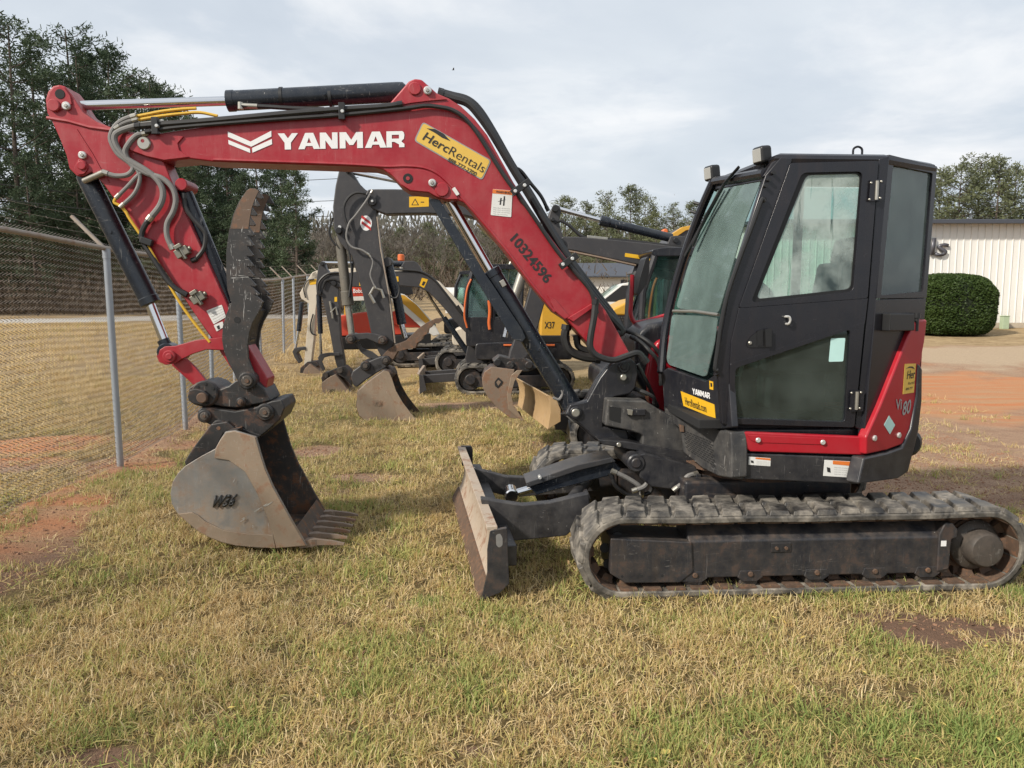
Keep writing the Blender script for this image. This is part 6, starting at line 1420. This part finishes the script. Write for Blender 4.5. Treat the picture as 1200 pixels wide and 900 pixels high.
for px in (725, 835): c = F7.T(px, 420, .8); wheel('wheel', wl, c.x, .82, .48, .42, .42); wheel('wheel', wl, c.x, -.48, -.82, .42, .42)

# ---- white pickup beyond
YP = 26.0; pu = on_ground(735, 398); PX = (715-600)/900*YP
FP = Frame((PX+.8, YP, terrain(PX, YP)), PI)
pk_ = empty('parked_pickup', FP, 'white pickup with dark side windows parked beyond the machines', 'pickup truck')
body = [(-2.6,.45),(2.5,.45),(2.65,.6),(2.68,.95),(2.5,1.12),(1.35,1.2),(.55,1.80),(.3,1.86),(-.95,1.86),(-1.05,1.25),(-2.6,1.25)]
MB().prism(round_poly(body, .08, 3), .95, -.95).build('body', M['whitep'], pk_, .04)
MB().prism([(1.22,1.23),(.56,1.75),(.12,1.77),(.10,1.23)], .955, .94).build('window', M['gasket'], pk_)
MB().prism([(.02,1.23),(.02,1.77),(-.85,1.77),(-.93,1.23)], .955, .94).build('window', M['gasket'], pk_)
MB().add([(1.33,.82,1.24),(1.33,-.82,1.24),(.62,-.72,1.79),(.62,.72,1.79)], [(0,1,2,3)]).build('windscreen', M['glass_bg'], pk_).location = (.02, 0, .012)
MB().prism([(1.15,1.2),(1.35,1.2),(1.35,1.36),(1.18,1.36)], 1.12, .96).build('mirror', M['whitep'], pk_, .02)
MB().box((.0,.955,1.08), (.2,.03,.04)).build('handle', M['plast'], pk_, .005); MB().box((2.66,.7,.85), (.06,.35,.16)).build('headlight', M['lens'], pk_, .01)
for x in (1.75, -1.7):
    for a_, b_ in ((.97,.72),(-.72,-.97)): wheel('wheel', pk_, x, a_, b_, .40, .40)

# ---- long pale shed and white tank far behind
M['siding'] = paint('white_siding', (.74, .73, .69), .5, dust=.15, dustc=(.5, .43, .34), var=.05, streak=.2, streakc=(.5, .44, .36), low=.4, lowz=(.9, .0), bump=.01)
M['roofm'] = flat('dark_roof_metal', (.065, .07, .085), .45, .2)
c = at(735, 335, 62); zt = terrain(c.x, 62)
shd = empty('shed', (c.x, 62, zt), 'long low pale shed under the trees beyond the pickup', 'shed')
MB().prism([(-7,0),(7,0),(7,1.9),(-7,1.9)], 2, -2).build('wall', M['siding'], shd)
MB().loft([(-7.4,-2.6,1.9),(7.4,-2.6,1.9),(7.4,0,3.0),(-7.4,0,3.0)], [(-7.4,-2.6,2.0),(7.4,-2.6,2.0),(7.4,0,3.1),(-7.4,0,3.1)]).loft([(-7.4,0,3.0),(7.4,0,3.0),(7.4,2.6,1.9),(-7.4,2.6,1.9)], [(-7.4,0,3.1),(7.4,0,3.1),(7.4,2.6,2.0),(-7.4,2.6,2.0)]).build('roof', M['roofm'], shd)
for x in (-4, 0, 3.5): MB().box((x,-2.01,.85), (1.6,.04,1.7)).build('door', M['roofm'], shd)
c = at(532, 344, 45)
tk_ = MB().lathe((c.x-.75,45,c.z-.1), (c.x+.75,45,c.z-.1), [(0,.1),(.06,.35),(.2,.45),(1.3,.45),(1.44,.35),(1.5,.1)], 24)
z_ = terrain(c.x, 45)
for x in (-.4, .4): tk_.box((c.x+x, 45, (z_+c.z-.5)/2), (.15,.8,abs(c.z-.5-z_)))
tag(tk_.build('gas_tank', M['whitep']), 'white cylindrical tank on legs far behind the parked machines', 'tank')

# ================================================================== building, hedge
YB_ = 30.0
def bx_(px, py): return at(px, py, YB_)
zb_ = terrain(17, YB_)
bl_ = empty('warehouse', (9.6, YB_, zb_), 'white ribbed metal building with a dark roof edge and grey sign letters', 'building')
ht = bx_(1150, 262).z-zb_
L_ = 40
wl_ = MB(); prof = []
x = 0.0
while x < L_:
    prof += [(x,0),(x+.215,0),(x+.23,-.028),(x+.255,-.028),(x+.27,0)]; x += .27
prof.append((L_,0)); n = len(prof)
wl_.add([(a,b,0) for a,b in prof]+[(a,b,ht) for a,b in prof], [(i,i+1,n+i+1,n+i) for i in range(n-1)])
wl_.add([(0,0,0),(0,16,0),(0,16,ht),(0,8,ht+.3),(0,0,ht)], [(0,1,2,3,4)]).add([(L_,0,0),(L_,16,0),(L_,16,ht),(L_,8,ht+.3),(L_,0,ht)], [(4,3,2,1,0)]).add([(0,16,0),(L_,16,0),(L_,16,ht),(0,16,ht)], [(0,1,2,3)])
wl_.build('wall', M['siding'], bl_, recalc=False, ang=20)
rf = MB().loft([(-.3,-.35,ht),(L_+.3,-.35,ht),(L_+.3,8,ht+.35),(-.3,8,ht+.35)], [(-.3,-.35,ht+.12),(L_+.3,-.35,ht+.12),(L_+.3,8,ht+.47),(-.3,8,ht+.47)])
rf.loft([(-.3,8,ht+.35),(L_+.3,8,ht+.35),(L_+.3,16.4,ht),(-.3,16.4,ht)], [(-.3,8,ht+.47),(L_+.3,8,ht+.47),(L_+.3,16.4,ht+.12),(-.3,16.4,ht+.12)])
rf = rf.build('roof', M['roofm'], bl_)
MB().box((L_/2,-.42,ht+.04), (L_+.6,.14,.16)).build('gutter', M['roofm'], bl_, .02)
for xx in (4.5, 12.0, 20.0): MB().box((xx,-.08,ht/2), (.10,.08,ht)).build('downpipe', M['siding'], bl_, .01)
MB().box((L_/2,-.045,.10), (L_,.03,.20)).build('base_trim', flat('base_trim', (.42,.36,.28), .6, .0, .3), bl_)
lo = Vector(bl_.location)
def bw(a, b): return at(a, b, YB_-.06)-lo
M['signgrey'] = flat('sign_grey', (.10, .10, .115), .4, .3)
for ch, ax, bx2, y0_, y1_ in (('l', 1089.5, 1093.5, 299, 279), ('s', 1095, 1110.5, 300.5, 285)):
    so_ = letters_on(ch, bw(ax, y0_), bw(bx2, y0_), bw(ax+(3 if ch == 'l' else 1), y1_), M['signgrey'], bl_, .06, .01, .2 if ch == 's' else 0, 'sign_letter')
    k_ = so_.modifiers.new('solid', 'SOLIDIFY'); k_.thickness = .08; k_.offset = -1
ub = at(1178, 378, YB_-.5); g_ = M['teal']
ubx = MB().box((0,0,.24), (.25,.22,.48)).box((0,0,.50), (.28,.25,.04)).build('utility_box', flat('pale_green_paint', (.36,.44,.30), .5), None, .02); ubx.location = (ub.x, YB_-.45, terrain(ub.x, YB_-.45)); tag(ubx, 'pale green utility box at the foot of the white building', 'utility box')

# clipped hedge: many small leaves over a rounded body
hb = at(1107, 383, 27.5); hx = hb.x; hz = terrain(hx, 27.5); hw, hh_, hd_ = 1.50, 2.14, 1.3
q = random.Random(21); vs = []; fs = []
def hedge_pt(a, b):
    e = .72; ca, sa, cb, sb_ = math.cos(a), math.sin(a), math.cos(b), math.sin(b)
    f = lambda v: math.copysign(abs(v)**e, v)
    g_ = math.copysign(abs(cb)**(e if b > 0 else .22), cb)
    return Vector((hw*g_*f(ca), hd_*g_*f(sa), hh_*.5*f(sb_)+hh_*.5))
for _ in range(26000):
    a = q.uniform(PI, 2*PI) if q.random() < .8 else q.uniform(0, PI); b = math.asin(q.uniform(-.98, 1))
    p = hedge_pt(a, b); k = q.uniform(.95, 1.01)+.02*noise.noise(p*2.5)+.015*noise.noise(p*6); c = Vector((0,0,hh_*.5)); p = c+(p-c)*k
    d = Vector((q.gauss(0,1), q.gauss(0,1), q.gauss(0,1))).normalized(); u = d.cross(Vector((0,0,1))).normalized(); w = d.cross(u); s = q.uniform(.025,.05)
    o = len(vs); vs += [tuple(p-u*s), tuple(p+w*s*.6), tuple(p+u*s), tuple(p-w*s*.6)]; fs.append((o,o+1,o+2,o+3))
def leafmat(name, c1, c2, rough=.6, trans=.25, sc=.8, objvar=.3):
    t = NT(name); co = t.coord(); n = t.noise(co, sc, 4); n2 = t.noise(co, sc*9, 3)
    oi = t.n('ShaderNodeObjectInfo'); f = t.math('ADD', t.math('MULTIPLY', n, .7), t.math('ADD', t.math('MULTIPLY', n2, .5), t.math('MULTIPLY_ADD', oi.outputs['Random'], objvar, -objvar/2-.1)), clamp=True)
    cc = t.mix(f, c1, c2); b = t.bsdf(cc, rough, 0, .2); tl = t.n('ShaderNodeBsdfTranslucent'); t.l(cc, tl.inputs[0])
    m = t.n('ShaderNodeMixShader'); m.inputs[0].default_value = trans; t.l(b.outputs[0], m.inputs[1]); t.l(tl.outputs[0], m.inputs[2]); return t.done(m.outputs[0])
M['hedge'] = leafmat('hedge_leaves', (.022,.045,.012), (.085,.125,.032), .5, .2, 1.5)
he = empty('hedge', (hx, 27.5, hz), 'large rounded clipped green hedge in front of the white building', 'hedge')
me = bpy.data.meshes.new('foliage'); me.from_pydata(vs, [], fs); me.materials.append(M['hedge']); fo = bpy.data.objects.new('foliage', me); col.objects.link(fo); fo.parent = he
cv = [[hedge_pt(2*PI*i/24, -1.5+3.0*j/12) for i in range(24)] for j in range(13)]; mb = MB()
for j in range(12): mb.loft([Vector((0,0,hh_*.5))+(v-Vector((0,0,hh_*.5)))*.94 for v in cv[j]], [Vector((0,0,hh_*.5))+(v-Vector((0,0,hh_*.5)))*.94 for v in cv[j+1]], j == 0, j == 11)
mb.build('inner_twigs', flat('hedge_inside', (.012,.02,.008), .9), he)
# ================================================================== trees
M['pine'] = leafmat('pine_needles', (.030,.052,.030), (.095,.125,.066), .6, .22, .35, .5)  # needle colours lightened to carry the haze of distance
M['pine2'] = leafmat('olive_pine_needles', (.075,.090,.050), (.20,.215,.115), .6, .25, .35, .5)  # olive, made paler with distance haze put into the colour
M['bark'] = paint('bark', (.085,.065,.052), .9, dust=.3, dustc=(.16,.13,.1), var=.35, scale=4, bump=.2)
M['twig'] = leafmat('bare_twigs', (.10,.088,.076), (.215,.19,.163), .8, .1, .5, .6)
def crown_cards(cl, q, vs, fs, size):
    for c, r, n in cl:
        for _ in range(n):
            d = Vector((q.gauss(0,1), q.gauss(0,1), q.gauss(0,.75)))
            p = c+d*r*.5
            a = Vector((q.gauss(0,1), q.gauss(0,1), q.gauss(.3,.7))).normalized(); b = a.cross(Vector((q.gauss(0,1),q.gauss(0,1),q.gauss(0,1)))).normalized()
            L = size*q.uniform(.6,1.4); w = L*.30; o = len(vs)
            vs += [tuple(p-b*w*.5), tuple(p+b*w*.5), tuple(p+a*L+b*w*.3), tuple(p+a*L*1.05-b*w*.3)]; fs.append((o,o+1,o+2,o+3))
def pine(h, seed, low=.35, width=.17, size=.34, dense=1.0):
    q = random.Random(seed); tr_ = MB(); ln = [Vector((.012*h*math.sin(seed+2*t), .012*h*math.cos(seed*2+2*t), h*t)) for t in (0,.25,.5,.75,.97)]
    tr_.tube(smooth_path(ln, 4), [h*.0125*(1-.85*i/16) for i in range(17)], 8)
    cl = []; z = low*h
    while z < h*.985:
        u = (z/h-low)/(1-low); prof = (1-u)**.65*(.55+.45*min(1, u*4)) + .08
        for _ in range(q.choice((2,3,3,4))):
            az = q.uniform(0,2*PI); L = width*h*prof*q.uniform(.55,1.15); rise = q.uniform(-.05,.45)+u*.4
            b0 = Vector((ln[2].x*.6, ln[2].y*.6, z)); tip = b0+Vector((math.cos(az)*L, math.sin(az)*L, L*rise))
            mid = b0.lerp(tip,.55)-Vector((0,0,L*.08)); tr_.tube([b0, mid, tip], [.05*(1-u)+.02, .03, .012], 4, False)
            for k in range(max(2, int(2+L*1.1))):
                s = q.uniform(.45,1.05); c = b0.lerp(tip, s)+Vector((q.gauss(0,.28),q.gauss(0,.28),q.gauss(.1,.18)))
                cl.append((c, q.uniform(.38,.72)*(.8+.4*(1-u)), int(26*dense)))
        z += h*q.uniform(.026,.050)
    vs = []; fs = []; crown_cards(cl, q, vs, fs, size)
    return tr_, vs, fs
def bare(h, seed, thin=1.0):
    q = random.Random(seed); mb = MB(); tw = MB()
    def grow(p, d, L, r, lev):
        e = p+d*L; m = p.lerp(e,.5)+Vector((q.gauss(0,.04),q.gauss(0,.04),0))*L
        (mb if lev < 2 else tw).tube([p, m, e], [r, r*.8, r*.6], 5 if lev < 2 else 3, False)
        if lev >= 5: return
        n = 3 if lev < 4 else 3
        for _ in range(n + (1 if lev == 1 else 0)):
            t = q.uniform(.45,1.0); nd = (d+Vector((q.gauss(0,.45),q.gauss(0,.45),q.gauss(.15,.25)))).normalized()
            grow(p.lerp(e,t), nd, L*q.uniform(.5,.75), max(r*.5,.02), lev+1)
    grow(Vector((0,0,0)), Vector((q.gauss(0,.03),q.gauss(0,.03),1)).normalized(), h*.42, h*.011*thin, 0)
    return mb, tw
def mesh_of(vs, fs, name, mt):
    me = bpy.data.meshes.new(name); me.from_pydata(vs, [], fs); me.materials.append(mt); o = bpy.data.objects.new(name, me); return o
protos = []
def proto_pine(h, seed, mt, **kw):
    t_, vs, fs = pine(h, seed, **kw); r = bpy.data.objects.new('pine_tree', None)
    tk = t_.build('trunk', M['bark']); tk.parent = r; col.objects.unlink(tk); cr = mesh_of(vs, fs, 'crown', mt); cr.parent = r; return r, tk, cr, h
def proto_bare(h, seed):
    a, b = bare(h, seed); r = bpy.data.objects.new('bare_tree', None)
    tk = a.build('trunk', M['bark'], recalc=False); tk.parent = r; col.objects.unlink(tk); cr = b.build('crown', M['twig'], recalc=False); cr.parent = r; col.objects.unlink(cr); return r, tk, cr, h
def plant(pr, X, Y, h, label, group, rot, wide=1.0):
    r, tk, cr, h0 = pr; s = h/h0; c = r.copy(); col.objects.link(c); c.location = (X, Y, terrain(X, Y)-.1); c.rotation_euler = (0,0,rot); c.scale = (s*wide, s*wide, s); tag(c, label, 'tree', group)
    for o in (tk, cr): k = o.copy(); k.parent = c; col.objects.link(k)
    return c
q = random.Random(77)
PA = [proto_pine(20, s, M['pine'], low=.14, width=.19, size=.25, dense=1.2) for s in (1,2,3)]
PB = [proto_pine(18, s, M['pine'], low=.06, width=.24, size=.27, dense=1.5) for s in (4,5)]
PC = [proto_pine(13, s, M['pine2'], low=.25, width=.24, size=.24, dense=.9) for s in (6,7,8)]
BT = [proto_bare(14, s) for s in (1,2,3,4)]
def px_h(px, pytop, Y):
    p = at(px, pytop, Y); return p.x, p.z-terrain(p.x, Y)
GL_ = 'dark pines beyond the road on the left'
for px, top, Y, k in ((118,60,55,1),(172,92,50,0),(200,106,54,2),(225,140,50,1),(250,150,54,0),(145,85,47,2),(90,60,50,1),(-60,20,50,0),(8,22,47,1),(38,38,56,2),(75,30,53,0),(105,70,60,1),(128,52,50,2),(160,82,57,0),(188,100,52,1),(212,112,60,2),(-20,60,62,1),(55,75,66,0),(95,85,64,2),(240,150,58,0),(268,165,54,2)):
    x, h = px_h(px, top, Y); plant(PA[k], x, Y, h*1.02, 'tall dark pine in the dense stand beyond the fence and road', GL_, q.uniform(0,6.3), q.uniform(.85,1.1))
for px, top, Y, k in ((-40,170,44,0),(30,180,44,1),(90,175,46,0),(150,170,47,1),(222,190,45,1),(262,170,47,0),(300,160,50,1),(330,192,46,0),(285,200,44,1)):
    x, h = px_h(px, top, Y); plant(PB[k], x, Y, h, 'shorter bushy evergreen at the edge of the dark stand beyond the fence', 'bushy evergreens at the edge of the stand', q.uniform(0,6.3), q.uniform(.9,1.15))
x, h = px_h(345, 196, 43); plant(PB[0], x, 43, h, 'evergreen at the right end of the dark stand, next to the grey upright arm', None, 1.0, 1.0)
GB_ = 'bare winter trees in the wood behind the machines'
for i in range(70):
    px = 372+(620-372)*((i*.618) % 1)+q.uniform(-6,6); Y = q.uniform(72,110); top = q.uniform(232,268)+.03*(px-372)
    x, h = px_h(px, top, Y); plant(BT[i % 4], x, Y, h, 'bare grey brown tree in the winter wood behind the machines', GB_, q.uniform(0,6.3), q.uniform(.8,1.25))
for i in range(16):
    px = 620+(1090-620)*(i/15)+q.uniform(-8,8); Y = q.uniform(90,118); top = q.uniform(245,268)
    x, h = px_h(px, top, Y); plant(BT[i % 4], x, Y, h, 'bare tree in the distant wood right of the red boom', 'bare trees right of the red boom', q.uniform(0,6.3), 1.0)
for px, top, Y, k in ((500,262,96,0),(545,262,92,1),(430,262,98,2),(470,268,90,0),(590,258,95,1),(395,262,96,2),(450,280,80,1),(525,276,82,2),(570,270,84,0),(610,268,86,2)):
    x, h = px_h(px, top, Y); plant(PC[k], x, Y, h, 'olive pine among the bare trees behind the machines', 'olive pines among the bare trees', q.uniform(0,6.3), 1.1)
for px, top, Y, k in ((664,232,82,0),(688,236,86,1),(712,226,84,2),(738,219,80,0),(757,228,86,1),(790,240,88,2),(812,238,90,0),(640,262,90,1),(700,256,76,2),(770,250,78,0),(725,254,74,1)):
    x, h = px_h(px, top, Y); plant(PC[k], x, Y, h, 'olive green pine in the clump seen between the red boom and the cab', 'olive pines between boom and cab', q.uniform(0,6.3), q.uniform(.95,1.2))
for px, top, Y, k in ((1105,200,58,0),(1128,188,55,1),(1150,183,57,2),(1170,186,54,0),(1192,192,58,1),(1215,190,55,2),(1240,186,58,0),(1085,215,60,2),(1060,225,62,1)):
    x, h = px_h(px, top, Y); plant(PC[k], x, Y, h, 'olive pine rising behind the white building', 'pines behind the white building', q.uniform(0,6.3), q.uniform(.95,1.15))
for px, top, Y in ((1100,186,66),(1200,186,64),(820,205,100),(1185,200,68)):
    x, h = px_h(px, top, Y); plant(BT[0], x, Y, h, 'thin bare tree beside the pines on the right', 'bare trees among the right hand pines', q.uniform(0,6.3), 1.0)
# the wood's undergrowth and far mass
vs = []; fs = []
for i in range(42000):
    Y = q.uniform(55,130); X = q.uniform(-.75,.75)*Y
    if -.75 < X/Y < -.25 and Y < 60: continue
    z = terrain(X,Y)+abs(q.gauss(0,1))*(1.6 if Y < 90 else 3.2); p = Vector((X,Y,z)); s = q.uniform(.15,.42)
    a = Vector((q.gauss(0,.6),q.gauss(0,.6),1)).normalized(); b = a.cross(Vector((q.gauss(0,1),q.gauss(0,1),.1))).normalized(); o = len(vs)
    vs += [tuple(p-b*s*.12),tuple(p+b*s*.12),tuple(p+a*s*1.6+b*s*.08),tuple(p+a*s*1.6-b*s*.08)]; fs.append((o,o+1,o+2,o+3))
for i in range(24000):
    X = q.uniform(-40,-9); Y = q.uniform(42.5,48)+.04*(X+9); z = terrain(X,Y)+abs(q.gauss(0,.9)); p = Vector((X,Y,z)); s = q.uniform(.10,.28)
    a = Vector((q.gauss(0,.6),q.gauss(0,.6),1)).normalized(); b = a.cross(Vector((q.gauss(0,1),q.gauss(0,1),.1))).normalized(); o = len(vs)
    vs += [tuple(p-b*s*.12),tuple(p+b*s*.12),tuple(p+a*s*1.6+b*s*.08),tuple(p+a*s*1.6-b*s*.08)]; fs.append((o,o+1,o+2,o+3))
ug = mesh_of(vs, fs, 'undergrowth', leafmat('dry_brush', (.065,.052,.040), (.155,.12,.09), .8, .1, .3)); col.objects.link(ug); tag(ug, 'brown brush and undergrowth filling the edge of the wood', 'undergrowth', kind='stuff')
# far wood as one mass behind the single trees
vs = []; fs = []
for i in range(30000):
    X = q.uniform(-135,120); Y = q.uniform(132,150); hgt = 12.5+3*noise.noise(Vector((X*.06,0,1)))+1.5*noise.noise(Vector((X*.3,0,1)))
    if X > 15: hgt -= 2
    u = q.random(); z = terrain(X,Y)+hgt*u; p = Vector((X,Y,z)); s = q.uniform(.6,1.6)*(1.2-.6*u)
    a = Vector((q.gauss(0,.4),q.gauss(0,.4),1)).normalized(); b = Vector((1,q.gauss(0,.5),0)).normalized(); o = len(vs)
    vs += [tuple(p-b*s*.22),tuple(p+b*s*.22),tuple(p+a*s*1.5+b*s*.1),tuple(p+a*s*1.5-b*s*.1)]; fs.append((o,o+1,o+2,o+3))
fw = mesh_of(vs, fs, 'far_woods', leafmat('far_wood', (.10,.098,.085), (.17,.165,.14), .9, .1, .12)); col.objects.link(fw); tag(fw, 'grey brown far wood closing the view behind the yard', 'woods', kind='stuff')
# power lines in front of the pines
M['cable'] = flat('cable', (.03,.03,.03), .6)
for i, (ya, yb, Y) in enumerate(((188,206,42),(205,232,41),(222,250,40))):
    a = at(-120, ya-6, Y); b = at(420, yb+2, Y+14); S = [a.lerp(b,t)-Vector((0,0,.8*math.sin(PI*t))) for t in [k/14 for k in range(15)]]
    o = MB().tube(S, .022, 5).build('power_line', M['cable']); tag(o, ['topmost','middle','lowest'][i]+' of the overhead cables crossing in front of the dark pines', 'cable', 'overhead cables by the pines')
# a bird, very small, high over the boom
bp_ = at(531, 82, 140); bm_ = MB(); bm_.loft([bp_+Vector(v) for v in ((-.3,0,0),(0,0,.07),(.35,0,.02),(0,0,-.06))], [bp_+Vector(v) for v in ((-.28,.05,0),(0,.08,.05),(.3,.05,.02),(0,.08,-.04))])
bm_.add([bp_+Vector(v) for v in ((-.1,0,.04),(.15,0,.04),(.25,-.55,.22),(.05,-.6,.2),(.25,.65,.2),(.05,.6,.2))], [(0,1,2,3),(1,0,5,4)])
tag(bm_.build('bird', M['cable'], recalc=False), 'tiny dark bird gliding in the sky over the boom', 'bird')

# ================================================================== light, sky
SUN_EL, SUN_AZ = rad(36), math.atan2(-.60, -.80)    # towards the sun: left and behind the camera
sd = Vector((math.cos(SUN_EL)*math.cos(SUN_AZ), math.cos(SUN_EL)*math.sin(SUN_AZ), math.sin(SUN_EL)))
sl = bpy.data.lights.new('sun', 'SUN'); sl.energy = 5.0; sl.angle = rad(3.5); sl.color = (1, .93, .82)
so_ = bpy.data.objects.new('sun', sl); col.objects.link(so_); so_.rotation_euler = sd.to_track_quat('Z', 'Y').to_euler(); so_.location = (-10, -10, 20)
w = bpy.data.worlds.new('World'); scene.world = w; w.use_nodes = True; nt_ = w.node_tree; nt_.nodes.clear()
class WT(NT):
    def __init__(s): s.m = w; s.t = nt_; s.out = s.n('ShaderNodeOutputWorld')
t = WT(); sky = t.n('ShaderNodeTexSky'); sky.sky_type = 'NISHITA'; sky.sun_disc = False; sky.sun_elevation = SUN_EL; sky.sun_rotation = PI/2-SUN_AZ; sky.air_density = 1.3; sky.dust_density = 2.5
co = t.coord('Generated'); dsep = t.sep(co)
# cloud sheet: project the direction on a flat layer
zc_ = t.math('MAXIMUM', t.math('ADD', dsep[2], .18), .05)
cx_ = t.math('DIVIDE', dsep[0], zc_); cy_ = t.math('DIVIDE', dsep[1], zc_)
cb_ = t.n('ShaderNodeCombineXYZ'); t.l(cx_, cb_.inputs[0]); t.l(cy_, cb_.inputs[1])
n1 = t.noise(cb_.outputs[0], 1.15, 7, .55, .4); n2 = t.noise(cb_.outputs[0], .55, 5, .5, .3); n3 = t.noise(cb_.outputs[0], 2.6, 6, .6, .3)
cl = t.mix(t.ramp(n2, .36, .64), (6.0, 6.65, 7.5), (8.0, 8.45, 8.9))
cl = t.mix(t.math('MULTIPLY', t.ramp(n1, .48, .66), .75), cl, (9.6, 9.6, 9.65))
cl = t.mix(t.math('MULTIPLY', t.ramp(n3, .50, .70), .5), cl, (6.0, 6.6, 7.5))
cover = t.math('MULTIPLY_ADD', t.ramp(n1, .35, .6), .16, .82)
fin_ = t.mix(cover, sky.outputs[0], cl)
bg = t.n('ShaderNodeBackground'); t.l(fin_, bg.inputs[0]); bg.inputs[1].default_value = .108; t.l(bg.outputs[0], t.out.inputs[0])

# ------------------------------------------------------------------ tidy up the tree of parts: thing > part > sub-part
def level(o):
    n = 0
    while o.parent: o = o.parent; n += 1
    return n
for o in list(scene.objects):
    while level(o) > 2: o.parent = o.parent.parent
scene.render.engine = 'CYCLES'
scene.view_settings.view_transform = 'Standard'; scene.view_settings.look = 'None'; scene.view_settings.exposure = 0
scene.cycles.max_bounces = 8; scene.cycles.transparent_max_bounces = 16; scene.cycles.caustics_reflective = False; scene.cycles.caustics_refractive = False
scene.cycles.use_denoising = True
